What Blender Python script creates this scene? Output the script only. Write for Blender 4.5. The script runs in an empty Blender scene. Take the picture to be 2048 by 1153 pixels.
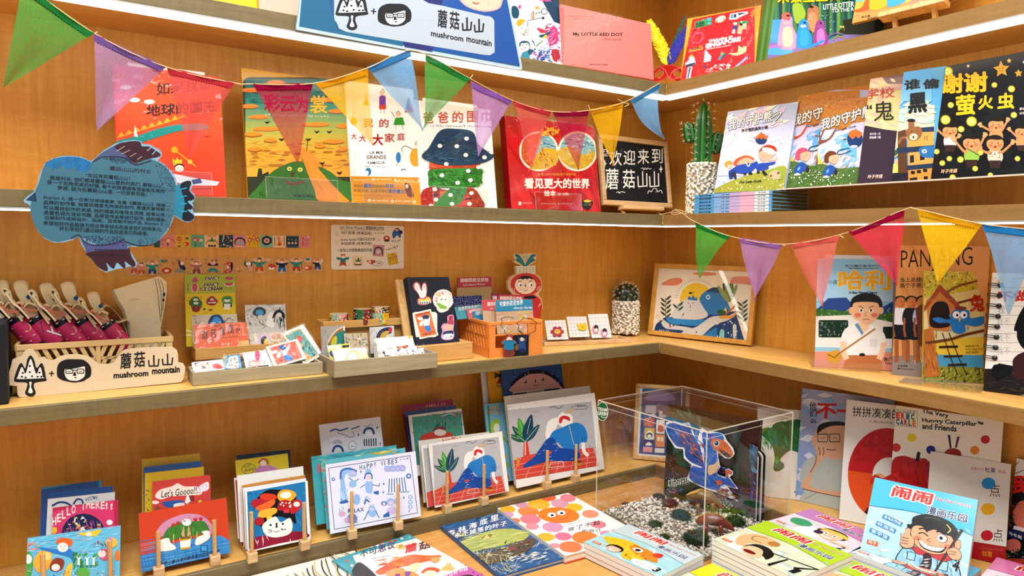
import bpy,math,random
from mathutils import Vector as V,Matrix
R=random.Random(7)
sc=bpy.context.scene;COL=sc.collection
# ---------------------------------------------------------------- camera
CAM=V((-1.8263,-1.8039,.3273));FPX=1377.59
YAW,PIT,ROL=.9917,-.0723,.0118
cw=V((math.cos(YAW)*math.cos(PIT),math.sin(YAW)*math.cos(PIT),math.sin(PIT)))
_r=V((math.sin(YAW),-math.cos(YAW),0));_u=_r.cross(cw)
cr=_r*math.cos(ROL)+_u*math.sin(ROL);cu=-_r*math.sin(ROL)+_u*math.cos(ROL)
cam=bpy.data.cameras.new('camera');cam.sensor_width=36;cam.lens=36*FPX/2048
cam.clip_start=.02;camo=bpy.data.objects.new('camera',cam);COL.objects.link(camo)
camo.matrix_world=Matrix(((cr.x,cu.x,-cw.x,CAM.x),(cr.y,cu.y,-cw.y,CAM.y),(cr.z,cu.z,-cw.z,CAM.z),(0,0,0,1)))
sc.camera=camo
# ---------------------------------------------------------------- light and exposure
W=bpy.data.worlds.new('shop');sc.world=W;W.use_nodes=True
W.node_tree.nodes['Background'].inputs[0].default_value=(.90,.95,1,1)
W.node_tree.nodes['Background'].inputs[1].default_value=.5
def area(x,y,z,sx,sy,p,c,tx=0,ty=0):
 l=bpy.data.lights.new('ceiling_panel','AREA');l.shape='RECTANGLE';l.size=sx;l.size_y=sy;l.energy=p;l.color=c
 o=bpy.data.objects.new('ceiling_panel',l);o.location=(x,y,z);o.rotation_euler=(math.radians(tx),math.radians(ty),0);COL.objects.link(o)
area(-1.35,-.68,1.75,1.5,.25,13,(.93,.97,1))
area(-1.9,-1.9,2.5,1.4,1.4,120,(.97,.98,1))
area(-.72,-1.1,1.75,.25,1.2,10,(1,.97,.94))
STRIP=8.2
sc.view_settings.view_transform='Standard';sc.view_settings.look='None';sc.view_settings.gamma=1
sc.view_settings.use_curve_mapping=False;sc.view_settings.exposure=.19
sc.cycles.use_denoising=True;sc.cycles.max_bounces=8;sc.cycles.transparent_max_bounces=40
sc.cycles.caustics_reflective=False;sc.cycles.caustics_refractive=False;sc.cycles.sample_clamp_indirect=4
# ---------------------------------------------------------------- colours and materials
def lin(h):
 if not isinstance(h,str): return tuple(h)
 h=h.lstrip('#')
 if len(h)==3: h=''.join(c*2 for c in h)
 o=[]
 for i in (0,2,4):
  c=int(h[i:i+2],16)/255
  o.append((c/12.92 if c<=.04045 else ((c+.055)/1.055)**2.4)**1.09)
 return tuple(o)
def mat(name):
 m=bpy.data.materials.new(name);m.use_nodes=True
 nt=m.node_tree;nt.nodes.clear()
 out=nt.nodes.new('ShaderNodeOutputMaterial')
 def N(t,**k):
  n=nt.nodes.new('ShaderNode'+t)
  for a,b in k.items():
   if a.startswith('_'): setattr(n,a[1:],b)
   else: n.inputs[a.replace('9',' ')].default_value=b
  return n
 return m,N,(lambda a,b: nt.links.new(a,b)),out
def attr_mat(name,rough=.5,spec=.5,grain=0,gs=400,coat=0,bump=0,metal=0,sat=1.0):
 m,N,L,out=mat(name)
 b=N('BsdfPrincipled',Roughness=rough,Metallic=metal);b.inputs['Specular IOR Level'].default_value=spec
 b.inputs['Coat Weight'].default_value=coat;b.inputs['Coat Roughness'].default_value=.08
 a=N('Attribute',_attribute_name='Col');c=a.outputs['Color']
 if grain:
  no=N('TexNoise',Scale=gs,Detail=3);g=N('NewGeometry');L(g.outputs['Position'],no.inputs['Vector'])
  mr=N('MapRange');mr.inputs[1].default_value=.3;mr.inputs[2].default_value=.7
  mr.inputs[3].default_value=1-grain;mr.inputs[4].default_value=1+grain*.6;L(no.outputs['Fac'],mr.inputs[0])
  mx=N('VectorMath',_operation='SCALE');L(c,mx.inputs[0]);L(mr.outputs[0],mx.inputs['Scale']);c=mx.outputs[0]
  if bump:
   bp=N('Bump',Strength=bump,Distance=.001);L(no.outputs['Fac'],bp.inputs['Height']);L(bp.outputs[0],b.inputs['Normal'])
 L(c,b.inputs['Base Color']);L(b.outputs[0],out.inputs[0]);return m
def wood(name,sc3,dark,light,rough=.42,flame=1):
 m,N,L,out=mat(name)
 g=N('NewGeometry');mp=N('Mapping',Scale=sc3);L(g.outputs['Position'],mp.inputs['Vector'])
 n1=N('TexNoise',Scale=1,Detail=5,Roughness=.65,Distortion=.6);L(mp.outputs[0],n1.inputs['Vector'])
 mp2=N('Mapping',Scale=tuple(18 if s>20 else 90 for s in sc3));L(g.outputs['Position'],mp2.inputs['Vector'])
 n2=N('TexNoise',Scale=1,Detail=3,Roughness=.6);L(mp2.outputs[0],n2.inputs['Vector'])
 ad=N('MixRGB',Fac=.30*flame);L(n1.outputs['Fac'],ad.inputs[1]);L(n2.outputs['Fac'],ad.inputs[2])
 rp=N('ValToRGB');L(ad.outputs[0],rp.inputs[0]);e=rp.color_ramp.elements
 e[0].position=.28;e[0].color=(*lin(dark),1);e[1].position=.68;e[1].color=(*lin(light),1)
 b=N('BsdfPrincipled',Roughness=rough);b.inputs['Specular IOR Level'].default_value=.35
 L(rp.outputs[0],b.inputs['Base Color']);L(b.outputs[0],out.inputs[0]);return m
WD,WL='#c18231','#dca546'
WOOD_Z=wood('maple_panel',(70,70,5),WD,WL)
WOOD_X=wood('maple_shelf_x',(5,70,70),'#c9944a','#e0b56b',.36)
WOOD_Y=wood('maple_shelf_y',(70,5,70),'#c9944a','#e0b56b',.36)
PINE_X=wood('pale_pine',(8,90,90),'#b98e5e','#d8b98c',.5,.5)
PINE_Z=wood('pale_pine_upright',(90,90,8),'#b8894f','#d9b27a',.5,.5)
OAK=wood('oak_frame',(40,40,40),'#b5802f','#d3a14c',.4,.6)
PRINT=attr_mat('printed_paper',.3,.2,.06,900)
GLOSS=attr_mat('glossy_cover',.22,.25,.05,900,coat=.12)
MATTE=attr_mat('matte_paint',.65,.3,.08,700)
CLOTH=attr_mat('canvas_cloth',.9,.1,.22,1400,bump=.4)
PLAST=attr_mat('plastic',.35,.5,.03,200)
BOARD=attr_mat('painted_board',.6,.3,.1,900)
def clear_mat(name,rough,ior,lo,tint=(.98,.98,.98),bump=0):
 m,N,L,out=mat(name)
 t=N('BsdfTransparent');t.inputs[0].default_value=(*tint,1)
 gl=N('BsdfGlossy',Roughness=rough);gl.inputs[0].default_value=(1,1,1,1)
 lw=N('LayerWeight',Blend=.5);pw=N('Math',_operation='POWER');pw.inputs[1].default_value=4;L(lw.outputs['Facing'],pw.inputs[0])
 mr=N('MapRange');mr.inputs[3].default_value=lo;mr.inputs[4].default_value=ior;L(pw.outputs[0],mr.inputs[0]);mx=N('MixShader');L(mr.outputs[0],mx.inputs[0]);L(t.outputs[0],mx.inputs[1]);L(gl.outputs[0],mx.inputs[2])
 if bump:
  no=N('TexNoise',Scale=bump,Detail=2);g=N('NewGeometry');L(g.outputs['Position'],no.inputs['Vector'])
  bp=N('Bump',Strength=.9,Distance=.004);L(no.outputs['Fac'],bp.inputs['Height']);L(bp.outputs[0],gl.inputs['Normal'])
 L(mx.outputs[0],out.inputs[0]);return m
ACRYL=clear_mat('clear_acrylic',.03,.9,.05)
FILM=clear_mat("clear_film",.05,.4,.012,(.985,.985,.985),38)
def mix_mat(name,fac,c):
 m,N,L,out=mat(name)
 t=N('BsdfTransparent');p=N('BsdfPrincipled',Roughness=.25);p.inputs['Base Color'].default_value=(*lin(c),1)
 mx=N('MixShader',Fac=fac);L(t.outputs[0],mx.inputs[1]);L(p.outputs[0],mx.inputs[2]);L(mx.outputs[0],out.inputs[0]);return m
AEDGE=mix_mat('acrylic_edge',.55,'#f3e6cf');LIPE=mix_mat('acrylic_lip_edge',.16,'#efe6d8')
def pennant_mat():
 m,N,L,out=mat('sheer_fabric')
 a=N('Attribute',_attribute_name='Col');g=N('NewGeometry')
 w=N('TexNoise',Scale=900,Detail=2);L(g.outputs['Position'],w.inputs['Vector'])
 mr=N('MapRange');mr.inputs[1].default_value=.3;mr.inputs[2].default_value=.7;mr.inputs[3].default_value=.82;mr.inputs[4].default_value=1.28
 L(w.outputs['Fac'],mr.inputs[0]);vm=N('VectorMath',_operation='SCALE');L(a.outputs['Color'],vm.inputs[0]);L(mr.outputs[0],vm.inputs['Scale'])
 d=N('BsdfDiffuse');tl=N('BsdfTranslucent');L(vm.outputs[0],d.inputs[0]);L(vm.outputs[0],tl.inputs[0])
 m1=N('MixShader',Fac=.4);L(d.outputs[0],m1.inputs[1]);L(tl.outputs[0],m1.inputs[2])
 t=N('BsdfTransparent');m2=N('MixShader');L(a.outputs['Alpha'],m2.inputs[0]);L(t.outputs[0],m2.inputs[1]);L(m1.outputs[0],m2.inputs[2])
 L(m2.outputs[0],out.inputs[0]);return m
SHEER=pennant_mat()
def emit_mat(name,c,s):
 m,N,L,out=mat(name);e=N('Emission',Strength=s);e.inputs[0].default_value=(*c,1);L(e.outputs[0],out.inputs[0]);return m
LED=emit_mat('led_strip',(1,.93,.80),STRIP)
def plain(name,c,rough=.5,metal=0):
 m,N,L,out=mat(name);b=N('BsdfPrincipled',Roughness=rough,Metallic=metal);b.inputs['Base Color'].default_value=(*lin(c),1);L(b.outputs[0],out.inputs[0]);return m
ALU=plain('led_profile','#b9b2a6',.4,.6)
# ---------------------------------------------------------------- geometry helpers
def ray(x,y): return cw+cr*((x-1024)/FPX)+cu*((576.5-y)/FPX)
def onp(x,y,P,n):
 d=ray(x,y);return CAM+d*((P-CAM).dot(n)/d.dot(n))
def onz(x,y,z): return onp(x,y,V((0,0,z)),V((0,0,1)))
def ony(x,y,Y): return onp(x,y,V((0,Y,0)),V((0,1,0)))
def onx(x,y,X): return onp(x,y,V((X,0,0)),V((1,0,0)))
Z=V((0,0,1))
WLOC={}
def tag(o,label=None,cat=None,group=None,kind=None):
 for k,v in (('label',label),('category',cat),('group',group),('kind',kind)):
  if v: o[k]=v
 return o
def thing(name,label,cat,loc,group=None):
 o=bpy.data.objects.new(name,None);o.empty_display_size=.02;COL.objects.link(o)
 o.location=loc;WLOC[o.name]=V(loc);return tag(o,label,cat,group)
class MB:
 def __init__(s): s.v=[];s.f=[];s.c=[];s.m=[];s.mi=0
 def poly(s,pts,c,al=1):
  n=len(s.v);s.v+=[tuple(p)for p in pts];s.f.append(tuple(range(n,n+len(pts))));s.c.append(c);s.m.append(s.mi)
 def faces(s,vs,fs,c):
  n=len(s.v);s.v+=[tuple(p)for p in vs]
  for f in fs: s.f.append(tuple(i+n for i in f));s.c.append(c);s.m.append(s.mi)
 def box(s,F,u0,u1,v0,v1,n0,n1,c,cfront=None,bev=0):
  b=bev
  if b:
   P=[]
   for (a0,a1,d0,d1,n)in ((u0+b,u1-b,v0+b,v1-b,n0),(u0,u1,v0,v1,n0+b),(u0,u1,v0,v1,n1-b),(u0+b,u1-b,v0+b,v1-b,n1)):
    P+=[F.p(a0+b*0,d0,n),F.p(a1,d0,n),F.p(a1,d1,n),F.p(a0,d1,n)]
   fs=[(3,2,1,0),(12,13,14,15)]
   for k in range(3):
    for i in range(4):
     j=(i+1)% 4;fs.append((k*4+i,k*4+j,k*4+4+j,k*4+4+i))
   s.faces(P,fs,c);return
  P=[F.p(a,d,n)for n in (n0,n1)for a,d in ((u0,v0),(u1,v0),(u1,v1),(u0,v1))]
  s.faces(P,[(3,2,1,0),(0,1,5,4),(1,2,6,5),(2,3,7,6),(3,0,4,7)],c)
  s.faces(P,[(4,5,6,7)],cfront or c)
 def prism(s,F,pts,n0,n1,c,cside=None):
  k=len(pts);a=[F.p(u,v,n0)for u,v in pts];b=[F.p(u,v,n1)for u,v in pts]
  ar=sum(pts[i][0]*pts[(i+1)% k][1]-pts[(i+1)% k][0]*pts[i][1]for i in range(k))
  if ar<0: a.reverse();b.reverse()
  s.poly(b,c);s.poly(a[::-1],cside or c)
  s.faces(a+b,[(i,(i+1)% k,k+(i+1)% k,k+i)for i in range(k)],cside or c)
 def tube(s,pts,r,c,n=6,cap=True):
  pts=[V(p)for p in pts];rings=[];k=len(pts)
  rr=r if isinstance(r,(list,tuple))else [r]*k
  up=None
  for i,p in enumerate(pts):
   t=(pts[min(i+1,k-1)]-pts[max(i-1,0)]).normalized()
   if up is None: up=t.orthogonal().normalized()
   up=(up - t*up.dot(t)).normalized();w=t.cross(up)
   rings.append([p+(up*math.cos(6.2832*j/n)+w*math.sin(6.2832*j/n))*rr[i]for j in range(n)])
  vs=[q for g in rings for q in g];fs=[(i*n+j,i*n+(j+1)% n,(i+1)*n+(j+1)% n,(i+1)*n+j)for i in range(k-1)for j in range(n)]
  if cap: fs+=[tuple(range(n))[::-1],tuple(range((k-1)*n,k*n))]
  s.faces(vs,fs,c)
 def lathe(s,O,prof,c,n=24,ax=Z,cfun=None):
  ax=ax.normalized();e1=ax.orthogonal().normalized();e2=ax.cross(e1);k=len(prof)
  vs=[O+ax*h+(e1*math.cos(6.2832*j/n)+e2*math.sin(6.2832*j/n))*max(r,1e-5)for r,h in prof for j in range(n)]
  for i in range(k-1):
   s.faces([],[],c)
   s.faces(vs[i*n:(i+2)*n],[(j,(j+1)% n,n+(j+1)% n,n+j)for j in range(n)],cfun(i)if cfun else c)
  if prof[0][0]>1e-4: s.poly(vs[:n][::-1],c)
  if prof[-1][0]>1e-4: s.poly(vs[-n:],c)
 def ball(s,O,r,c,n=8,m=6,A=None):
  r=V(r)if not isinstance(r,(int,float))else V((r,r,r));A=A or Matrix.Identity(3);vs=[]
  for i in range(m+1):
   t=math.pi*i/m
   for j in range(n):
    q=6.2832*j/n;vs.append(O+A @ V((r.x*math.sin(t)*math.cos(q),r.y*math.sin(t)*math.sin(q),r.z*math.cos(t))))
  s.faces(vs,[(i*n+j,(i+1)*n+j,(i+1)*n+(j+1)% n,i*n+(j+1)% n)for i in range(m)for j in range(n)],c)
 def build(s,name,mats,parent=None,smooth=False,weld=False,loc=None):
  if not isinstance(mats,(list,tuple)): mats=[mats]
  o0=WLOC[parent.name]if parent else (V(loc)if loc is not None else V((0,0,0)))
  me=bpy.data.meshes.new(name)
  me.from_pydata([(p[0]-o0.x,p[1]-o0.y,p[2]-o0.z)for p in s.v],[],s.f)
  for m in mats: me.materials.append(m)
  if len(mats)>1: me.polygons.foreach_set('material_index',s.m)
  at=me.color_attributes.new('Col','FLOAT_COLOR','CORNER');cache={};buf=[]
  for f,c in zip(s.f,s.c):
   if isinstance(c,list):
    for q in c:
     q=lin(q)if isinstance(q,str)else q;buf.extend((*q[:3],q[3]if len(q)>3 else 1.))
   else:
    if c not in cache:
     q=lin(c)if isinstance(c,str)else c;cache[c]=(*q[:3],q[3]if len(q)>3 else 1.)
    buf.extend(cache[c]*len(f))
  at.data.foreach_set('color',buf)
  if smooth: me.polygons.foreach_set('use_smooth',[True]*len(s.f))
  me.validate();me.update()
  o=bpy.data.objects.new(name,me);COL.objects.link(o)
  if parent: o.parent=parent
  else: o.location=o0
  WLOC[o.name]=o0;return o
class Fr:
 def __init__(s,O,U,Vv): s.O=V(O);s.U=V(U).normalized();s.V=(V(Vv)-s.U*V(Vv).dot(s.U)).normalized();s.N=s.U.cross(s.V);s.w=s.h=0
 def p(s,u,v=0,n=0): return s.O+s.U*u+s.V*v+s.N*n
 def uv(s,x,y):
  d=onp(x,y,s.O,s.N)-s.O;return d.dot(s.U),d.dot(s.V)
 def sh(s,u,v,n=0):
  f=Fr(s.p(u,v,n),s.U,s.V);f.w,f.h=s.w,s.h;return f
AX=Fr((0,0,0),(1,0,0),(0,0,1))# u=x, v=z, n=-y
def setwh(f,tops):
 f.h=sum(f.uv(*t)[1]for t in tops)/len(tops);return f
def upright(A,B,lean,tops):
 U=(B-A).normalized();nh=U.cross(Z).normalized();a=math.radians(lean)
 f=Fr(A,U,Z*math.cos(a)-nh*math.sin(a));f.w=(B-A).length;return setwh(f,tops)
def st_y(xl,xr,tops,z,Y,lean=10,yb=None):
 Y=Y if isinstance(Y,tuple)else (Y,Y);yb=yb or 430
 A=ony(xl,yb,Y[0]);B=ony(xr,yb,Y[1]);A.z=B.z=z;return upright(A,B,lean,tops)
def st_x(xl,xr,tops,z,X,lean=10,yb=None):
 X=X if isinstance(X,tuple)else (X,X);yb=yb or 430
 A=onx(xl,yb,X[0]);B=onx(xr,yb,X[1]);A.z=B.z=z;return upright(A,B,lean,tops)
def st_z(bl,br,tops,z,lean=10): return upright(onz(*bl,z),onz(*br,z),lean,tops)
def flat(bl,br,tops,z):
 A,B=onz(*bl,z),onz(*br,z);U=(B-A).normalized();f=Fr(A,U,Z.cross(U));f.w=(B-A).length;return setwh(f,tops)
# ---------------------------------------------------------------- printed artwork: flat shapes laid on a surface
_fc=bpy.data.curves.new('glyphs','FONT');_fo=bpy.data.objects.new('glyphs',_fc);_tc={}
def glyphs(t,bold):
 k=(t,bold)
 if k not in _tc:
  _fc.body=t;_fc.offset=bold;_fc.resolution_u=2
  me=_fo.to_mesh();vs=[(p.co.x,p.co.y)for p in me.vertices];fs=[tuple(p.vertices)for p in me.polygons];_fo.to_mesh_clear()
  if not vs: vs=[(0,0),(1,1)]
  x0=min(p[0]for p in vs);x1=max(p[0]for p in vs);y0=min(p[1]for p in vs);y1=max(p[1]for p in vs)
  _tc[k]=([((p[0]-x0)/max(x1-x0,1e-6),(p[1]-y0)/max(y1-y0,1e-6))for p in vs],fs)
 return _tc[k]
def spline(P,closed,m=5):
 n=len(P);out=[]
 for i in range(n if closed else n-1):
  g=(lambda k: P[k % n])if closed else (lambda k: P[min(max(k,0),n-1)])
  a,b,c,d=g(i-1),g(i),g(i+1),g(i+2)
  for j in range(m):
   t=j/m
   out.append(tuple(.5*(2*b[q]+(c[q]-a[q])*t+(2*a[q]-5*b[q]+4*c[q]-d[q])*t*t+(3*b[q]-a[q]-3*c[q]+d[q])*t**3)for q in (0,1)))
 if not closed: out.append(P[-1])
 return out
def clip(P,w,h):
 for ax,lim,sg in ((0,0,1),(0,w,-1),(1,0,1),(1,h,-1)):
  if not P: return P
  if all(sg*(p[ax]-lim)>=-1e-9 for p in P): continue
  out=[]
  for i,b in enumerate(P):
   a=P[i-1];da,db=sg*(a[ax]-lim),sg*(b[ax]-lim)
   if (da>=0)!=(db>=0):
    t=da/(da-db);out.append((a[0]+(b[0]-a[0])*t,a[1]+(b[1]-a[1])*t))
   if db>=0: out.append(b)
  P=out
 return P
def prs(a): return [(a[i],a[i+1])for i in range(0,len(a),2)]
class Art:
 """X=(x0,y0,scale): drawing units are a window of the view on the sheet's own plane; X=None: unit square, y down."""
 def __init__(s,F,X=None,n0=.0004,region=None): s.F=F;s.X=X;s.n0=n0;s.L=[];s.out=[];s.reg=region
 def q(s,x,y):
  if s.X: return s.F.uv(s.X[0]+x/s.X[2],s.X[1]+y/s.X[2])
  return (x*s.F.w,(1-y)*s.F.h)
 def put(s,polys,c,per=0):
  w,h=s.F.w,s.F.h;polys=[p for p in (clip(p,w,h)for p in polys)if len(p)>2]
  if not polys: return
  x0=min(q[0]for p in polys for q in p);x1=max(q[0]for p in polys for q in p);y0=min(q[1]for p in polys for q in p);y1=max(q[1]for p in polys for q in p)
  l=0
  for b in s.L:
   if b[0]<x1 and b[1]>x0 and b[2]<y1 and b[3]>y0 and b[4]>l: l=b[4]
  n=len(polys);ex=[(i//per)*1e-5 if per else (i % 90)*2.5e-6 for i in range(n)];l+=7e-5
  s.L.append((x0,x1,y0,y1,l+max(ex)));s.out.append((polys,c,l,ex))
 def P(s,c,*a): s.put([[s.q(*p)for p in prs(a)]],c)
 def B(s,c,*a): s.put([spline([s.q(*p)for p in prs(a)],True)],c)
 def E(s,c,x,y,rx,ry=None,rot=0,n=20):
  ry=ry or rx;a=math.radians(rot);ca,sa=math.cos(a),math.sin(a)
  s.put([[s.q(x+rx*math.cos(t)*ca-ry*math.sin(t)*sa,y+rx*math.cos(t)*sa+ry*math.sin(t)*ca)for t in (6.2832*i/n for i in range(n))]],c)
 def Rr(s,c,x0,y0,x1,y1,r=0):
  if not r: return s.P(c,x0,y0,x1,y0,x1,y1,x0,y1)
  pts=[]
  for cx,cy,a0 in ((x1-r,y0+r,-90),(x1-r,y1-r,0),(x0+r,y1-r,90),(x0+r,y0+r,180)):
   for k in range(5): t=math.radians(a0+k*22.5);pts.append(s.q(cx+r*math.cos(t),cy+r*math.sin(t)))
  s.put([pts],c)
 def Ln(s,c,w,*a,sm=0,close=0,taper=0):
  P=prs(a)
  if sm: P=spline(P,bool(close),4)
  if close: P=P+[P[0]]
  out=[];n=len(P)
  for i in range(n-1):
   (x0,y0),(x1,y1)=P[i],P[i+1];l=math.hypot(x1-x0,y1-y0)or 1;dx,dy=(x1-x0)/l,(y1-y0)/l
   w0=w*(1-taper*i/(n-1))/2;w1=w*(1-taper*(i+1)/(n-1))/2;e=.35*min(w0,w1)
   out.append([s.q(x0-dx*e-dy*w0,y0-dy*e+dx*w0),s.q(x1+dx*e-dy*w1,y1+dy*e+dx*w1),s.q(x1+dx*e+dy*w1,y1+dy*e-dx*w1),s.q(x0-dx*e+dy*w0,y0-dy*e-dx*w0)])
  s.put(out,c)
 def T(s,c,t,x0,y0,x1,y1,h,b=0,sh=0,ol=None,ow=.05,hv=None):
  p0,p1=s.q(x0,y0),s.q(x1,y1);hx=hv or (0,-h);ph=s.q(x0+hx[0],y0+hx[1])
  np_=[0];cjk=any(ord(ch)>0x2e80 for ch in t);nc=max(1,len(t))
  def lay(bold,c):
   if cjk and bold>.004:
    vs0,fs0=glyphs(t,0);np_[0]=len(fs0);vs,fs=[],[];r=bold*.8
    for k in range(8 if bold>.03 else 4):
     w=k*6.2832/(8 if bold>.03 else 4)+.4;b=len(vs);vs+=[(u+math.cos(w)*r/nc,d+math.sin(w)*r)for u,d in vs0];fs+=[tuple(i+b for i in f)for f in fs0]
   else: vs,fs=glyphs(t,bold)
   Q=[(p0[0]+(p1[0]-p0[0])*(a+sh*d*h/max(abs(x1-x0),1e-6))+(ph[0]-p0[0])*d,p0[1]+(p1[1]-p0[1])*(a+sh*d*h/max(abs(x1-x0),1e-6))+(ph[1]-p0[1])*d)for a,d in vs]
   s.put([[Q[i]for i in f]for f in fs],c,np_[0]or len(fs))
  if ol: lay(b+ow,ol)
  lay(b,c)
 def tri(s,c,x0,y0,x1,y1,n): pass
 def G(s,c0,c1,x0,y0,x1,y1,n=14):
  """printed colour blend down a rectangle"""
  a,b=lin(c0),lin(c1)
  for i in range(n):
   t=i/(n-1);ya,yb=y0+(y1-y0)*i/n,y0+(y1-y0)*(i+1)/n
   s.P(tuple(a[k]+(b[k]-a[k])*t for k in range(3)),x0,ya,x1,ya,x1,yb,x0,yb)
 def dots(s,cs,n,x0,y0,x1,y1,r0,r1,seed=1,el=1.0,shp=None):
  g=random.Random(seed);cs=cs if isinstance(cs,list)else [cs]
  by={}
  for i in range(n):
   x,y,r=g.uniform(x0,x1),g.uniform(y0,y1),g.uniform(r0,r1);a=g.uniform(0,6.28)
   if shp and not shp(x,y): continue
   by.setdefault(cs[i % len(cs)],[]).append([s.q(x+r*math.cos(a+t*1.047)*el,y+r*math.sin(a+t*1.047))for t in range(6)])
  for c,ps in by.items(): s.put(ps,c)
 def hatch(s,cs,n,x0,y0,x1,y1,ln,w,ang,jit=15,seed=1,shp=None):
  """brush marks"""
  g=random.Random(seed);cs=cs if isinstance(cs,list)else [cs];by={}
  for i in range(n):
   x,y=g.uniform(x0,x1),g.uniform(y0,y1);a=math.radians(ang+g.uniform(-jit,jit));l=ln*g.uniform(.5,1.2)/2;k=w*g.uniform(.5,1.2)/2
   if shp and not shp(x,y): continue
   ca,sa=math.cos(a),math.sin(a)
   by.setdefault(cs[i % len(cs)],[]).append([s.q(x-ca*l,y-sa*l),s.q(x+sa*k,y-ca*k),s.q(x+ca*l,y+sa*l),s.q(x-sa*k,y+ca*k)])
  for c,ps in by.items(): s.put(ps,c)
 def scr(s,c,x0,y0,x1,y1,h,n,seed=1,w=1):
  """handwriting too small to read"""
  g=random.Random(seed);out=[]
  for i in range(n):
   t=(i+.5)/n;x,y=x0+(x1-x0)*t,y0+(y1-y0)*t;d=abs(x1-x0)/n*.4
   for k in range(3):
    xa,ya=x+g.uniform(-d,d),y-g.uniform(0,h);xb,yb=x+g.uniform(-d,d),y-g.uniform(0,h)
    l=math.hypot(xb-xa,yb-ya)or 1;dx,dy=(xb-xa)/l*w/2,(yb-ya)/l*w/2
    out.append([s.q(xa-dy,ya+dx),s.q(xb-dy,yb+dx),s.q(xb+dy,yb-dx),s.q(xa+dy,ya-dx)])
  s.put(out,c)
 def em(s,mb):
  for polys,c,l,ex in s.out:
   for p,e in zip(polys,ex): mb.poly([s.F.p(a,b,s.n0+l+e)for a,b in p],c)
def paint(mb,F,X,art,n0=.0004):
 if art:
  a=Art(F,X,n0);art(a);a.em(mb)
def film(F,n,parent,g=10,amp=.0012,name='clear_sleeve',ex=.004,seed=1):
 mb=MB();q=random.Random(seed);G=[[q.uniform(-1,1)*amp for _ in range(g+1)]for _ in range(g+1)]
 vs=[F.p(-ex+(F.w+2*ex)*i/g,-ex+(F.h+2*ex)*j/g,n+G[i][j])for i in range(g+1)for j in range(g+1)]
 mb.faces(vs,[(i*(g+1)+j,(i+1)*(g+1)+j,(i+1)*(g+1)+j+1,i*(g+1)+j+1)for i in range(g)for j in range(g)],'#fff')
 return mb.build(name,FILM,parent,smooth=True)
PAGE='#ece4d2'
def book(name,label,F,th,cov,art=None,X=None,cat='book',group=None,spine=None,mt=None,hard=True,sleeve=0,back=None,pages=PAGE):
 """front cover lies on F (n=0), the pages behind it"""
 t=thing(name,label,cat,F.p(F.w/2,0,-th/2),group);mb=MB();b=.0022 if hard else .0007;e=.003 if hard else 0
 mb.box(F,0,F.w,0,F.h,-b,0,cov,bev=.0006 if hard else 0);mb.box(F,0,F.w,0,F.h,-th,-th+b,back or spine or cov)
 mb.box(F,0,b,0,F.h,-th+b,-b,spine or cov)
 paint(mb,F,X,art);mb.build('cover',mt or PRINT,t)
 p=MB();p.box(F,b,F.w-e,e,F.h-e,-th+b,-b,pages);p.build('page_block',PRINT,t)
 if sleeve: film(F,.004,t,seed=sleeve)
 return t
def card(name,label,F,th,c,art=None,X=None,cat='card',group=None,mt=None,sleeve=0,parent=None,side=None,fname='clear_sleeve'):
 mb=MB();mb.box(F,0,F.w,0,F.h,-th,0,side or c,c);paint(mb,F,X,art)
 loc=F.p(F.w/2,0,-th/2)
 if sleeve:
  t=thing(name,label,cat,loc,group);mb.build('printed_card',mt or PRINT,t);film(F,.0025,t,seed=sleeve,name=fname);return t
 o=mb.build(name,mt or PRINT,None,loc=loc);return tag(o,label,cat,group)
# ---------------------------------------------------------------- the room shell and the built-in shelves
D=.2436;ZT,ZT1,ZM,ZM1,ZS,ZS1,ZL,ZB=.8099,.7762,.4063,.3739,0.,-.0319,-.3976,-.433
XL,YR=-2.35,-1.65
def wbox(mb,x0,x1,y0,y1,z0,z1,c='#fff',bev=0): mb.box(AX,x0,x1,z0,z1,-y1,-y0,c,bev=bev)
m=MB();wbox(m,XL,.02,0,.02,-1.15,1.7);tag(m.build('wall_left',WOOD_Z),kind='structure')
m=MB();wbox(m,0,.02,YR,0,-1.15,1.7);tag(m.build('wall_right',WOOD_Z),kind='structure')
FLOOR=plain('floor_tile','#8d857a',.5)
m=MB();wbox(m,-4.5,.02,-4.5,.02,-1.17,-1.15);tag(m.build('floor',FLOOR),kind='structure')
EDGE_X=wood('dim_edge_laminate_x',(5,70,70),'#685738','#80704a',.45);EDGE_Y=wood('edge_laminate_y',(70,5,70),'#82622f','#987441',.45)  # back-wall fronts toned darker olive: the dim light there is put into the colour
def shelf(lbl,side,z0,z1,led):
 left=side=='l'
 t=thing('wall_shelf',lbl,'shelf',(-1.2,0,z0)if left else (0,-.9,z0),'built-in shelves')
 b=MB();f=MB();s=MB();p=MB();e=.0015
 if left:
  wbox(b,XL,-e,-D+.012,-e,z1+.004,z0);wbox(f,XL,-D-.0006,-D,-D+.012,z1,z0,bev=.001)
  if led: wbox(s,XL,-D+.004,-D+.003,-D+.019,z1-led,z1-.001);wbox(p,XL,-D+.004,-D-.0005,-D+.003,z1-.0035,z1)
 else:
  wbox(b,-D+.012,-e,YR,-D+.012-e,z1+.004,z0);wbox(f,-D,-D+.012,YR,-D-.0006,z1,z0,bev=.001)
  if led: wbox(s,-D+.003,-D+.019,YR,-D+.004,z1-led,z1-.001);wbox(p,-D-.0005,-D+.003,YR,-D+.004,z1-.0035,z1)
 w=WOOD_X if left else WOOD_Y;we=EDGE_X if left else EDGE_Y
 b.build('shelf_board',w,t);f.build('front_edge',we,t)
 if led: tag(s.build('led_strip',LED,t),'glowing white light strip');p.build('light_profile',ALU,t)
 return t
shelf('topmost shelf along the back wall, carrying the pink book, lit underneath','l',ZT,ZT1,.0145)
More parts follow.
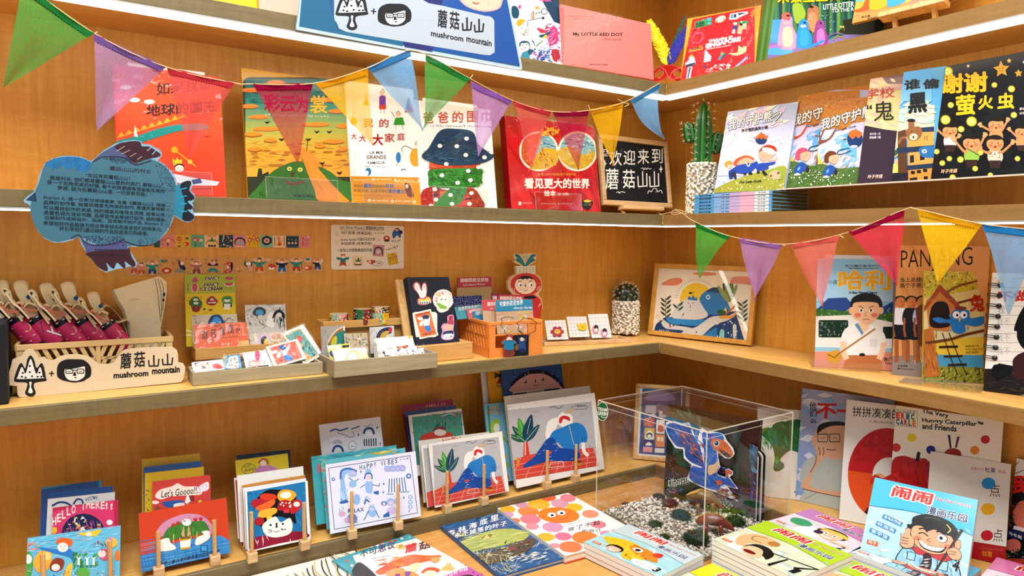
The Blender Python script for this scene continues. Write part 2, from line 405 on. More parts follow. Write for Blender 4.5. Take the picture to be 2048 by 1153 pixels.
shelf('topmost shelf along the side wall, carrying the red travel book, lit underneath','r',ZT,ZT1,.0145)
shelf('lit wooden shelf carrying the row of five picture books behind the bunting','l',ZM,ZM1,.0065)
shelf('lit wooden shelf carrying the tall cactus and the black firefly book','r',ZM,ZM1,.0065)
shelf('unlit wooden shelf carrying the crate, sticker trays and orange basket','l',ZS,ZS1,0)
shelf('unlit wooden shelf carrying the framed whale print and spiral notebook','r',ZS,ZS1,0)
m=MB();wbox(m,XL,-.0015,-D,-.0015,1.18,1.213);wbox(m,-D,-.0015,YR,-D,1.18,1.213);tag(m.build('unseen_upper_shelf',WOOD_X),kind='structure')  # unseen upper shelf, added to block overhead light from the top row
m=MB();wbox(m,XL,-D+.004,-D+.003,-D+.019,1.1655,1.179);wbox(m,-D+.003,-D+.019,YR,-D+.004,1.1655,1.179);tag(m.build('unseen_upper_light',LED),kind='structure')  # unseen light strip under that shelf, added to light the top row
t=thing('display_ledge','low wooden ledge along the back wall under the racks of greeting cards','ledge',(-1.2,0,ZB),'low ledges')
m=MB();wbox(m,XL,-.0015,-D+.012,-.0015,ZB,ZL);m.build('ledge_board',WOOD_X,t)
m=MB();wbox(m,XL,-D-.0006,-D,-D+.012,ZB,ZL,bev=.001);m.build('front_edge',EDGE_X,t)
t=thing('display_ledge','low wooden ledge along the side wall behind the acrylic box','ledge',(0,-.9,ZB),'low ledges')
m=MB();wbox(m,-D+.012,-.0015,YR,-D+.0105,ZB,ZL);m.build('ledge_board',WOOD_Y,t)
m=MB();wbox(m,-D,-D+.012,YR,-D-.0006,ZB,ZL,bev=.001);m.build('front_edge',EDGE_Y,t)
t=thing('display_table','pale wooden display table carrying the flat picture books and comic stacks','table',(-1,-.8,-1.15))
m=MB();wbox(m,-2.3,-.0015,-1.4,-.0015,ZB-.04,ZB-.0005,bev=.002);m.build('tabletop',wood('table_wood',(6,60,60),'#b87c3c','#d6a45e',.3),t)
m=MB();wbox(m,-2.25,-.03,-1.33,-.03,-1.15,ZB-.04);m.build('cabinet_body',WOOD_Z,t)
# ---------------------------------------------------------------- middle shelf, back wall: five picture books on clear stands
XA,XB,XC,XD=(0,0,2.746),(460,0,2.62),(1000,0,2.563),(1400,0,2.62)
def bookstand(F,lbl,lip=.05):
 t=thing('acrylic_bookstand',lbl,'book stand',F.p(F.w/2,0,.006),'clear book stands')
 b=MB();c=F.w/2;k=min(F.w*.36,.085)
 f2=F.sh(0,0,0)
 b.box(f2,c-k,c+k,.002,F.h+.012,-.0165,-.0140,'#fff');b.build('back_plate',ACRYL,t)
 b=MB();b.box(f2,c-k,c+k,.001,lip,.0062,.0086,'#fff');b.build('front_lip',ACRYL,t)
 b=MB();b.box(f2,c-k,c+k,-.0015,.001,-.0165,.0086,'#fff');b.build('base_plate',ACRYL,t)
 b=MB()
 for u in (c-k,c+k-.001): b.box(f2,u,u+.001,.0,lip,.0061,.0088,'#fff')
 b.box(f2,c-k,c+k,lip,lip+.001,.0061,.0088,'#fff');b.build('polished_edge',LIPE,t)
def king(a):
 a.G('#ef6230','#df3f22',640,380,1290,1100)
 a.B('#d95a52',700,400,760,390,800,420,740,520,690,500)
 for x,y in ((690,490),(740,560),(820,570),(1210,540)): a.E('#e7d9d4',x,y,30,13)
 for i in range(9):
  x=665+i*42;y=765-i*13;a.P('#f0a42a',x-22,y+4,x,y-30,x+22,y-8)
 a.B('#1c8f86',640,790,740,762,880,715,985,695,1110,690,1145,712,1100,728,990,730,880,760,760,800,640,835)
 a.P('#e9e2da',735,760,740,700,758,765)
 a.T('#51221c','如果我是',860,535,1160,500,66,.02);a.T('#3e2320','地球的国王',805,650,1185,622,62,.02)
 a.scr('#4d1a14',1030,772,1160,766,14,12,3,2)
 a.Ln('#f0a42a',7,958,835,1075,925);a.E('#f0a42a',958,835,18);a.E('#e9b74a',1043,900,13)
 a.P('#f5c12c',950,920,946,880,962,895,972,876,984,893,1000,882,998,918);a.E('#5a2a1c',985,925,26,16);a.E('#f1dccb',985,937,24,19)
 a.E('#3d1a14',976,935,2.5);a.E('#3d1a14',994,935,2.5);a.Ln('#a33',3,978,947,990,948)
 a.P('#e8e6ee',955,965,1050,985,1205,1010,1190,1030,1060,1030,950,1010);a.P('#34508f',1050,1000,1100,990,1110,1015,1060,1025)
 a.scr('#5a1a10',1050,1055,1178,1052,9,14,5,2)
F=st_y(237,453.5,((247,144),(464,152)),ZM,-.17,10);FB1=F
book('picture_book','orange red picture book with a teal and yellow crown band, under the coral pennant',F,.012,'#e2492a',king,XA,group='picture books on the lit back shelf',mt=GLOSS,sleeve=11)
bookstand(F,'clear acrylic stand holding the orange red crown book')
def cloudb(a):
 a.Rr('#3e3a1c',66,410,636,1060,40)
 for i in range(16):
  t=i/15;q=('#1f6a6c','#3c8a78','#9aa24a','#cf9f35','#d89a36');k=t*4;n=min(int(k),3);u,v=lin(q[n]),lin(q[n+1]);k -=n
  a.P(tuple(u[j]+(v[j]-u[j])*k for j in range(3)),80,420+i*32,626,420+i*32,630,453+i*32,80,453+i*32)
 a.hatch(['#1a5a5e','#2c7870'],120,80,425,625,560,60,6,4,10,2);a.hatch(['#c98a2c','#d7ab48','#b98f3a'],120,85,740,625,900,50,6,0,12,3)
 g=random.Random(5)
 for x,y,w in ((110,480,60),(100,565,50),(150,620,55),(190,683,75),(120,712,50),(240,440,50),(450,660,75),(560,590,45),(590,668,40),(540,750,60),(210,742,35),(470,773,30),(590,790,25),(130,790,40),(520,530,60)):
  a.B('#e0862c',x-w,y,x-w*.5,y-11,x+w*.4,y-13,x+w,y,x+w*.5,y+9,x-w*.4,y+10);a.Ln('#a6521c',4,x-w*.9,y+5,x,y+11,x+w*.9,y+4,sm=1)
 for i in range(26):
  x,y=g.uniform(120,620),g.uniform(790,880);a.B('#b06a24',x-20,y,x,y-6,x+20,y,x,y+5)
 a.P('#30351f',95,1040,100,950,140,935,148,890,165,890,170,920,200,905,230,1045)
 a.B('#3c6b2a',110,1075,150,980,230,900,330,855,390,862,430,920,450,1000,470,1075)
 a.hatch(['#2c5522','#57853a','#48752f'],130,150,880,440,1040,40,4,60,30,4,lambda x,y: y>860+abs(x-360)*.55)
 a.B('#d4862e',365,790,410,795,470,860,530,950,625,1060,470,1062,440,1000,400,900);a.hatch(['#e09c46','#c0741f'],40,400,850,560,1050,60,5,60,8,6,lambda x,y: x>410+(y-900)*.5 and x<460+(y-880)*.8)
 a.B('#3c6b2a',460,885,520,905,580,950,632,970,634,1060,560,1000)
 for x,y in ((310,892),(366,896)): a.E('#d8c864',x,y,13,11);a.E('#2a2a14',x,y,4)
 a.P('#5a3418',318,915,342,905,326,940);a.Ln('#7a3a1c',11,285,952,320,972,350,968,385,960,sm=1)
 for x,y in ((410,740),(480,865),(520,700),(195,650),(455,700),(572,915),(270,740)): a.P('#241c12',x-18,y-8,x-2,y-5,x+16,y-10,x+6,y+2,x-2,y+6)
 a.Ln('#3a2412',3,405,745,400,800);a.Ln('#3a2412',3,485,870,475,900)
 a.T('#9c2026','彩',178,590,260,590,90,.03);a.T('#a5262a','云',262,592,342,594,80,.03);a.T('#9c2430','为',345,592,410,594,80,.03);a.T('#e2b12a','裳',420,600,508,600,92,.03)
 a.scr('#cfd6bd',180,612,520,622,11,20,4,2.4);a.Ln('#c8a43a',3,220,575,270,600,320,595,360,575,sm=1)
 a.T('#1c1a10','北京出版社',330,1040,440,1042,15,.02)
F=st_y(497,706,((478,153),(699,152)),ZM,-.16,10)
book('picture_book','dark teal and gold picture book with a smiling green hill, behind the crimson pennant',F,.011,'#c99a2c',cloudb,XB,group='picture books on the lit back shelf',mt=GLOSS)
bookstand(F,'clear acrylic stand holding the smiling green hill book')
def family(a):
 c='#b7322c'
 a.T(c,'我',700,672,748,672,46,.03);a.T(c,'的',783,672,830,672,44,.03)
 a.T(c,'大',636,735,662,735,30,.03);a.T(c,'大',676,748,712,748,36,.03);a.T('#a3201f','大',748,765,800,765,56,.05);a.T(c,'家',810,750,862,750,46,.02);a.T(c,'庭',876,742,915,740,38,.02)
 a.T('#2b2b2b','LA MIA',732,812,802,812,15,.01);a.T('#2b2b2b','GRANDE',715,838,818,838,19,.012);a.T('#2b2b2b','FAMIGLIA',722,866,812,864,14,.008);a.scr('#444',706,882,826,884,8,12,2,1.5)
 a.Rr('#7a3f9a',782,505,816,560,12);a.P('#c8402f',780,555,818,555,816,578,782,578);a.E('#e6b48c',797,492,12);a.Ln('#333',2,790,580,788,602);a.Ln('#333',2,806,580,808,602);a.Ln('#333',2,786,490,800,470,812,490)
 a.P('#d9762c',700,556,712,510,728,556);a.E('#e6b48c',712,505,8);a.P('#d15a2c',914,595,936,505,962,593);a.P('#8e4aa0',918,580,934,515,940,580)
 a.P('#3f8f2f',866,622,905,620,916,660,856,660);a.E('#e6b48c',882,604,13);a.Ln('#333',2,870,662,868,684);a.Ln('#333',2,902,662,908,684);a.Ln('#333',2.5,846,590,862,620);a.Ln('#333',2,868,596,884,586,894,604)
 a.E('#2d7fb8',985,640,14,45);a.Ln('#333',2,640,590,650,600,640,620,sm=1);a.E('#c9922c',648,640,18,20)
 a.E('#d9a02c',972,830,30,48);a.E('#e4c09a',985,760,16);a.Ln('#222',2.5,960,790,920,770,898,785,905,800,sm=1);a.Ln('#222',2,968,765,978,742,990,760)
 a.E('#2d7fb8',882,830,13,28);a.Ln('#333',2,878,858,872,876);a.E('#333',908,896,12,6);a.E('#fff',908,908,10,14);a.E('#2c6f9a',724,905,16,20);a.E('#fff',716,912,10,12);a.E('#e6dcd0',650,905,10,15)
 a.P('#c98826',600,928,1030,936,1030,1110,600,1100);a.Ln('#ecd9a0',2.5,645,950,732,948);a.Ln('#ecd9a0',2.5,870,958,985,962)
 for x,y in ((748,946),(866,950),(988,952),(730,1056),(850,1060),(966,1064)): a.E('#f3e8c4',x,y,7);a.E('#7a4a18',x,y,3)
 a.scr('#f3e8c4',756,950,846,950,8,10,7,2);a.scr('#f3e8c4',876,954,966,956,8,10,8,2)
 a.T('#7a5a2a','特别的',648,988,700,990,18,.02);a.T('#2b5f94','颜色',702,990,742,990,22,.04);a.T('#7a5a2a','和独特的',744,990,812,992,18,.02);a.T('#2b5f94','形状,',814,992,862,992,22,.04)
 a.T('#7a5a2a','家庭关系, 让孩子明白',648,1012,828,1016,18,.02);a.T('#2b5f94','家的意义!',830,1018,920,1020,22,.04)
 a.scr('#8a4a1c',650,1032,850,1036,7,22,9,2);a.scr('#8a4a1c',700,1046,800,1048,7,12,10,2);a.B('#7a3a22',914,968,940,972,956,1010,962,1036,930,1032);a.E('#e6c8a0',926,982,8,10)
 a.scr('#f3e8c4',742,1060,830,1062,7,12,11,2);a.scr('#f3e8c4',862,1062,950,1064,7,12,12,2)
F=st_y(704.5,842,((699,173),(843,174)),ZM,-.165,9)
book('picture_book','white picture book of scattered stick families above an orange paper band',F,.012,'#ebe7de',family,XB,group='picture books on the lit back shelf',mt=GLOSS)
bookstand(F,'clear acrylic stand holding the white family book')
def scarf(a):
 for i,ch in enumerate('爸爸的围巾'): a.T('#c0503c',ch,1012+i*77,650-i*1.5,1066+i*77-(6 if i==4 else 0),650-i*1.5,58,.03)
 a.scr('#3a3a3a',1015,668,1370,674,11,26,3,1.8)
 a.P('#c84f30',1042,855,1310,850,1312,900,1045,905);a.hatch(['#dd6a44','#a63a20'],60,1050,860,1305,898,50,5,2,8,2);a.B('#b33a22',1170,880,1190,870,1212,884,1190,898)
 a.B('#1f4258',1005,825,1040,780,1100,690,1180,680,1270,695,1300,760,1350,800,1372,830,1300,862,1190,858,1080,860)
 a.hatch(['#17344a','#2d5a72','#3d6b80','#14293a'],260,1030,690,1350,860,60,4,-12,30,3,lambda x,y: y>690+abs(x-1190)*.6+10)
 a.B('#24485e',1000,828,1090,850,1200,855,1300,840,1376,812,1368,840,1280,868,1100,868)
 a.B('#3c8a34',1045,900,1150,888,1310,888,1322,920,1315,965,1280,985,1160,990,1050,985,1040,940)
 a.hatch(['#2c6e28','#5aa548','#4b963c','#276322'],260,1045,895,1318,985,40,5,20,60,4)
 a.B('#9c2b22',1000,1100,1005,1010,1060,985,1120,1000,1190,1000,1260,985,1312,1040,1310,1100);a.hatch(['#7a1e1a','#b84030','#c05a40'],120,1010,1000,1305,1095,40,6,40,50,5)
 a.P('#d4703c',1095,1010,1150,1000,1150,1055,1100,1060);a.P('#c84a3a',1180,1030,1250,1030,1260,1085,1170,1090);a.B('#3c8a34',1160,990,1240,985,1215,1050,1190,1080,1110,1095,1060,1095,1090,1050)
 a.hatch(['#5aa548','#276322'],50,1150,990,1220,1050,30,5,60,30,6);a.Ln('#141414',7,1058,1030,1085,1028);a.Ln('#141414',7,1230,1050,1262,1046)
 for x,y in ((1238,732),(1098,770),(1187,772),(1234,818),(1332,830),(1131,866),(1108,925),(1246,902),(1300,882),(1190,964),(1257,950),(1262,1018),(1070,998),(1152,1028),(1076,1052),(1252,1074),(1050,1085),(1160,1075)): a.E('#efeae2',x,y,12,10.5)
F=st_y(841.7,995,((841.7,210.7),(999,216.4)),ZM,-.165,9)
book('picture_book','white picture book with a navy spotted hat and green scarf on the cover',F,.012,'#ece8df',scarf,XB,group='picture books on the lit back shelf',mt=GLOSS)
bookstand(F,'clear acrylic stand holding the spotted hat and scarf book')
def world(a):
 a.P('#c0181f',40,620,540,620,540,1110,40,1110);a.hatch(['#a8121c','#cf2a2a'],40,60,640,520,1080,200,30,70,20,2)
 for cx in (198,396): a.E('#f0dcc2',cx,785,101,103,n=32)
 for cx in (198,396):
  a.E('#7fb0b4',cx,785,91,93,n=32)
 a.B('#c9a22f',150,872,180,810,230,770,290,780,300,810,288,850,240,875,190,878);a.B('#c9a22f',300,780,360,760,420,800,484,790,470,840,430,870,390,876,330,850,305,815)
 a.B('#c1562c',108,790,118,730,160,700,205,700,190,760,170,830,150,860,118,830)
 a.hatch(['#d8862c','#e3b93a','#a9451f'],120,115,700,285,870,26,7,50,40,3,lambda x,y: (x-198)**2+(y-785)**2<85**2 and x-198<(y-700)*.6)
 a.hatch(['#e3c040','#b98a22','#8fae3c'],70,320,770,480,868,26,6,10,30,4,lambda x,y: (x-396)**2+(y-785)**2<85**2)
 a.hatch(['#d3e4e0','#3b7fa3','#2f6d94','#f0f3ee'],90,215,705,485,775,34,6,6,14,5,lambda x,y: ((x-396)**2+(y-785)**2<86**2 or ((x-198)**2+(y-785)**2<86**2 and x>190))and y<770-abs(x-310)*.05)
 a.Ln('#e8b43a',13,212,705,255,675,295,690,sm=1);a.dots(['#e8b43a','#d8862c'],40,205,665,300,705,3,7,6)
 a.T('#d9a13a','15 年, 100 万妈妈的亲子阅读书单',193,911,388,910,14,.01)
 a.T('#f2e6d6','看见更大的世界',125,976,457,975,52,.045);a.T('#efe0cf','绘本',226,1016,284,1016,30,.04);a.T('#efe0cf','(全10册)',292,1014,352,1013,16,.02)
 a.P('#e8cdbc',94,1044,108,1044,108,1062,94,1062);a.T('#d9a49a','北京联合出版公司',110,1055,164,1055,9,.0);a.T('#d9a49a','编辑部 李欣然 陈洁 / 著 范安诺尔顿 / 绘',208,1059,366,1058,9,0)
 a.B('#1c1408',420,1070,420,1040,440,1030,470,1036,474,1060,450,1088);a.E('#d9b23a',447,1040,20,7);a.E('#2f5f3a',440,1058,10,7);a.E('#a83a2c',460,1058,8,6)
F=st_y(1023,1201.5,((1028.5,249),(1203.5,248)),ZM,-.165,9)
book('picture_book','thick red picture book with two round landscape windows, beside the small blackboard',F,.03,'#b8161e',world,XC,group='picture books on the lit back shelf',mt=GLOSS,spine='#8f1018',sleeve=12)
bookstand(F,'clear acrylic stand holding the red book with two round windows')
# ---------------------------------------------------------------- chalkboard on its little easel
t=thing('chalkboard','small blackboard in a pale wood frame with white handwritten greeting, on a tiny easel','chalkboard',ony(1275,400,-.15))
def slate(a):
 w='#ece8de'
 for i,ch in enumerate('欢迎来到'): a.T(w,ch,560+i*72,850-i*4,622+i*70,850-i*4,76,.01)
 for i,ch in enumerate('蘑菇'): a.T(w,ch,540+i*88,972-i*6,606+i*84,972-i*6,108-i*12,.006)
 for x in (705,765): a.Ln(w,6,x,905,x+3,958,x+47,954,x+45,890);a.Ln(w,6,x+24,880,x+26,950)
 for x,y in ((535,840),(823,868)): a.P(w,x,y-22,x+4,y-3,x+11,y,x+4,y+4,x,y+22,x-4,y+4,x-11,y,x-4,y-3)
 a.Ln(w,3,722,866,732,862,736,872,742,862,750,870,756,862,766,868,774,864,sm=1);a.Ln(w,3,596,988,606,984,610,992,620,984,640,988,sm=1)
 a.Ln(w,3,756,994,762,978,775,985,782,970,800,968,805,985,822,976,830,992,sm=1);a.E(w,538,780,15,14);a.E('#111',538,780,12,11);a.Ln(w,3,522,800,552,800);a.E(w,532,778,3);a.E(w,545,778,3)
 a.dots(w,30,530,760,840,990,.8,1.6,3)
F=st_y(1204,1342,((1204,278),(1345,279)),ZM+.028,(-.14,-.135),8);w,h=F.w,F.h
XB0=MB();fr=.016
for a in ((0,w,0,fr),(0,w,h-fr,h),(0,fr,fr,h-fr),(w-fr,w,fr,h-fr)): XB0.box(F,*a,-.006,.008,'#dcc497',bev=.002)
XB0.build('wooden_frame',PINE_X,t)
m=MB();m.box(F,fr-.001,w-fr+.001,fr-.001,h-fr+.001,-.004,.001,'#15171a');paint(m,F,XC,slate,.0014);m.build('slate',MATTE,t)
t=thing('tabletop_easel','miniature wooden easel propping up the small blackboard','easel',F.p(w/2,-.03,.02))
G=F.sh(0,0,0);m=MB();u0=F.uv(1238,410)[0];u1=F.uv(1318,410)[0]
m.box(G,u0,u1,-.014,-.002,-.008,.022,'#fff',bev=.001);m.build('ledge_bar',PINE_X,t)
for a,b in ((.012,-.004),(-.012,.004)):
 m=MB();uu=(u0+a)if a>0 else (u1+a);p0=G.p(uu,-.002,.004);p1=G.p(uu+b,-.002,.004);p1.z=ZM+.0005;p1+=G.N*.012
 p0=p0-G.N*.018;m.tube([p0+(G.V*.15),p0-Z*.002,p1],.0045,'#fff',4);m.build('leg',PINE_Z,t)
m=MB();p0=G.p((u0+u1)/2,.13,-.012);p1=V((p0.x,-.06,ZM+.002));m.tube([p0,p1],.004,'#fff',4);m.build('rear_strut',PINE_Z,t)
# ---------------------------------------------------------------- sheer bunting on twine
def bunting(label,plane,X,flags,rope,ends,amp=.006):
 P,n=plane;pt=lambda x,y,o=0: onp(x,y,P+n*o,n)
 t=thing('bunting',label,'bunting',pt(*rope[len(rope)//2]))
 m=MB()
 for seg in [rope]+ends: m.tube([pt(x,y,.002)for x,y in spline(seg,False,6)],.0011,'#d8b98a',5)
 m.build('string',CLOTH,t)
 for k,(c,hem,(ax,ay),(bx,by),(tx,ty),cv)in enumerate(flags):
  A,B,Tp=pt(ax,ay),pt(bx,by),pt(tx,ty);m=MB();nu,nv=8,16;g=random.Random(k)
  ph,am=g.uniform(0,6),amp*g.uniform(.4,1)
  def q(i,j,o=0):
   s=j/nv;L=A.lerp(Tp,s);Rr=B.lerp(Tp,s);e=i/nu
   p=L.lerp(Rr,e);sag=cv*math.sin(s*3.14)*(B-A).length
   return p+n*(o+am*math.sin(ph+e*3+s*4)*min(1,s*3)+.002*math.sin(e*9+ph))+(B-A).normalized()*sag
  cc,hh=lin(c),lin(hem)
  for j in range(nv):
   for i in range(nu):
    m.poly([q(i,j),q(i,j+1),q(i+1,j+1),q(i+1,j)],(*cc,.66+.05*g.random()))
  p=m.build('pennant',SHEER,t,smooth=True);p['label']={'#3f': 'green','#a9': 'lilac','#b4': 'lilac','#d8': 'coral','#e0': 'coral','#b0': 'crimson','#d0': 'crimson','#e8': 'yellow','#6f': 'blue'}.get(c[:3],'sheer')+' sheer fabric pennant'
  m=MB();d=.085
  def hq(e,f,o): return (A.lerp(B,e)).lerp(Tp.lerp(A.lerp(B,e),0),f*d)+n*(o+.002*math.sin(e*9+ph))
  for i in range(nu):
   a0,a1=i/nu,(i+1)/nu
   for o in (.0012,-.0012): m.poly([hq(a0,0,o),hq(a0,1,o),hq(a1,1,o),hq(a1,0,o)],(*hh,.9))
  for i in range(22):
   e=.04+.92*i/22;m.poly([hq(e,.86,.0018),hq(e,.98,.0018),hq(e+.025,.96,.0018),hq(e+.025,.84,.0018)],(*[v*.35 for v in hh],.9))
  m.build('hem',SHEER,p)
 return t
GR,LI_,CO,CR,YE,BL=('#3f9a48','#2c7f3e'),('#a98bb0','#7d5c98'),('#d8605a','#c03a44'),('#b01c48','#9a1440'),('#e8b41c','#cf9618'),('#6fa8d0','#3f7fae')
def fl(c,*a,cv=0): return (c[0],c[1],a[0],a[1],a[2],cv)
NY=V((0,-1,0));NX=V((-1,0,0))
bunting('long bunting of twelve sheer coloured pennants strung along the topmost back shelf',(V((0,-D-.022,0)),NY),None,[
 fl(GR,(45,-36),(189,67),(6,175)),fl(LI_,(188,68),(332,134),(193,264)),fl(CO,(334,134),(469,166),(379,315)),
 fl(CR,(505,168),(626,167),(596,328)),fl(YE,(630,168),(736,138),(746,292)),fl(BL,(734,134),(820,99),(846,262)),
 fl(GR,(852,109),(940,157),(848,257)),fl(('#b48ac0','#8f5fa6'),(941,163),(1025,201),(956,313)),fl(CO,(1026,202),(1103,223),(1062,335)),
 fl(CR,(1105,223),(1178,222),(1156,340)),fl(YE,(1180,219),(1247,205),(1226,332)),fl(BL,(1261,201),(1319,167),(1328,279),cv=-.14)],
 [(20,-60),(45,-36),(189,67),(332,134),(469,166),(500,168),(626,167),(735,136),(805,103),(852,109),(940,157),(1025,201),(1103,223),(1178,221),(1247,205),(1319,167)],
 [[(1246,206),(1258,208),(1249,214)],[(1247,205),(1240,201),(1236,199)],[(940,157),(946,150)],[(189,67),(195,64)],[(1180,219),(1176,210)]])
bunting('short bunting of six sheer pennants strung below the cactus and firefly books',(V((-D-.022,0,0)),NX),None,[
 fl(('#3fae48','#1f8a3c'),(1390,445),(1461,473),(1398,556),cv=-.03),fl(('#b48ac0','#a06fb0'),(1480,476),(1564,489),(1509,603)),fl(('#e07a6c','#d8685e'),(1579,488),(1679,471),(1643,613)),
 fl(('#d03450','#a01440'),(1698,463),(1808,420),(1795,572)),fl(('#e8c01c','#d8a618'),(1836,420),(1963,449),(1875,570)),fl(('#6fa8d0','#2f86be'),(1964,449),(2090,463),(2017,630))],
 [(1367,428),(1390,444),(1461,473),(1570,489),(1690,467),(1808,420),(1836,419),(1963,448),(2090,462)],
 [[(1367,428),(1345,425),(1320,430)],[(1367,428),(1350,421),(1342,427),(1356,429),(1366,423),(1350,419)],[(1366,427),(1372,421),(1378,428)],[(1563,489),(1571,492)],[(1679,471),(1687,476)]])
# ---------------------------------------------------------------- topmost shelf
X1,X2,X3,X4,X5,X6=(1420,180,5.24),(1700,100,4.27),(1340,0,6.405),(1500,0,4.6545),(1000,0,6.4),(1350,200,4.804)
def mush(a,x,y,k,ln,wt):
 """mushroom with three peaks: k = size, drawn about its cap's base centre"""
 f=lambda*q: [v for i in range(0,len(q),2)for v in (x+q[i]*k,y+q[i+1]*k)]
 a.B(ln,*f(-66,8,-70,-10,-52,-62,-38,-72,-24,-50,-14,-90,0,-106,14,-88,26,-52,44,-72,56,-60,66,-10,66,4,20,12,14,30,22,56,10,70,-10,70,-24,56,-16,30,-18,12))
 a.B(wt,*f(-52,-4,-56,-14,-42,-52,-34,-52,-22,-28,-6,-80,0,-90,6,-80,24,-26,38,-54,46,-46,52,-14,54,-8));a.B(wt,*f(-6,10,4,10,2,30,9,52,0,58,-11,52,-4,30))
 for u,v in ((-34,-30),(-38,-14),(-4,-60),(-4,-34),(-22,-10),(6,-16),(38,-32),(30,-14),(46,-14)): a.E(ln,x+u*k,y+v*k,5*k,4*k)
def bob(a,x,y,k,ln,wt):
 f=lambda*q: [v for i in range(0,len(q),2)for v in (x+q[i]*k,y+q[i+1]*k)]
 a.B(ln,*f(-76,20,-72,-30,-40,-52,0,-54,44,-50,74,-20,74,20,56,34,40,44,0,50,-36,44,-56,38));a.B(wt,*f(-40,-10,0,-12,44,-22,48,-10,46,22,20,40,0,42,-24,38,-40,20))
 for u in (-22,28): a.Rr(ln,x+(u-17)*k,y-12*k,x+(u+17)*k,y+11*k,6*k);a.Rr(wt,x+(u-13)*k,y-8*k,x+(u+13)*k,y+7*k,4*k);a.Ln(ln,3*k,x+(u-8)*k,y-1*k,x+u*k,y+3*k,x+(u+8)*k,y-2*k)
 a.Ln(ln,4*k,x-8*k,y-4*k,x+12*k,y-5*k);a.P(ln,x-2*k,y+4*k,x+6*k,y+3*k,x+10*k,y+20*k,x-6*k,y+20*k);a.E(ln,x+6*k,y+28*k,6*k,2.5*k)
def moon(a,x0,y0,x1,y1,k,c='#161616'):
 """the four-character name"""
 dx,dy=(x1-x0)/4,(y1-y0)/4
 for i,ch in enumerate('蘑菇'): a.T(c,ch,x0+dx*i,y0+dy*i,x0+dx*(i+.78),y0+dy*(i+.78),k,.025)
 for i in (2,3):
  x,y=x0+dx*(i+.05),y0+dy*i;w=dx*.75;h=k*.62
  a.Ln(c,k*.09,x,y-h*.62,x+w*.06,y,x+w*.92,y-h*.03,x+w,y-h*.75);a.Ln(c,k*.1,x+w*.5,y-h*1.15,x+w*.52,y)
def board(name,label,cat,plane,X,out,th,face,art,edge,group=None,inner=None,mats=None):
 P,n=plane;O=onp(X[0]+out[0]/X[2],X[1]+out[1]/X[2],P,n);U=Z.cross(n);F=Fr(O,U,Z)
 q=[F.uv(X[0]+x/X[2],X[1]+y/X[2])for x,y in prs(out)];u0=min(p[0]for p in q);v0=min(p[1]for p in q)
 F.O=F.p(u0,v0);F.w=max(p[0]for p in q)-u0;F.h=max(p[1]for p in q)-v0
 q=[F.uv(X[0]+x/X[2],X[1]+y/X[2])for x,y in prs(out)]
 m=MB();m.prism(F,q,-th,0,edge,edge);paint(m,F,X,art,.0003)
 o=m.build(name,mats or BOARD,None,loc=F.p(F.w/2,0,-th/2));return tag(o,label,cat,group),F
def bigsign(a):
 a.P('#12527a',362,138,385,-60,1440,-60,1518,350);a.P('#174d90',1060,262,1075,-60,1440,-60,1518,342)
 a.P('#195f80',362,138,380,-60,500,-60,560,160,905,210,905,242);a.P('#232a68',905,205,1062,262,1125,-60,900,-60);a.P('#232a68',905,205,1068,228,1060,272,915,246)
 a.B('#c99',1205,-30,1210,10,1260,45,1340,62,1410,45,1430,0,1436,-40);a.B('#d9b39a',1208,-40,1218,8,1270,42,1340,56,1400,42,1422,0,1425,-40);a.Ln('#b23a3a',6,1272,12,1288,20,1304,16,sm=1);a.dots('#b88',8,1350,8,1366,26,1,2)
 a.Rr('#a9b2b8',545,-60,640,130,40);a.P('#a9b2b8',548,90,548,-60,900,-60,1120,60,1340,90,1384,120,1386,275,1362,290,1330,288,610,168,570,150)
 a.E('#a9b2b8',1345,118,40,34);a.P('#a9b2b8',890,-10,1110,30,1340,84,1340,120,900,100)
 mush(a,640,72,1.22,'#151515','#c3c8ca');a.Ln('#151515',7,740,58,764,62);a.Ln('#151515',7,753,46,751,74)
 bob(a,862,82,1.15,'#121214','#c3c8ca');moon(a,1088,142,1340,175,92)
 a.T('#151515','mushroom',1052,190,1222,220,32,.03);a.T('#151515','mountain',1238,220,1370,246,34,.03)
board('shop_sign','large blue shaped board with two line drawings, hung over the topmost shelf edge','sign',(V((0,-D-.012,0)),NY),XB,
 (350,152,348,140,382,-110,1440,-110,1530,345,1531,362,1520,363),.008,'#12527a',bigsign,'#a8bcc6')
F=st_y(430,521,((433,-75),(521,-75)),ZT,-.17,8)
book('picture_book','bright yellow booklet cut off at the very top above the lit shelf',F,.006,'#d9cf2a',lambda a: a.dots('#b9ae1c',40,.05,.02,.9,.2,.01,.025,3),None)
F=st_y(525,606,((525,-70),(606,-70)),ZT,-.2,4)
m=MB();m.box(F,0,F.w,0,F.h,-.003,0,'#fff');tag(m.build('acrylic_stand',mix_mat('frosted_acrylic',.35,'#d9c7c2'),loc=F.p(F.w/2,0,0)),'frosted clear panel standing between the yellow booklet and the big blue sign','display stand')
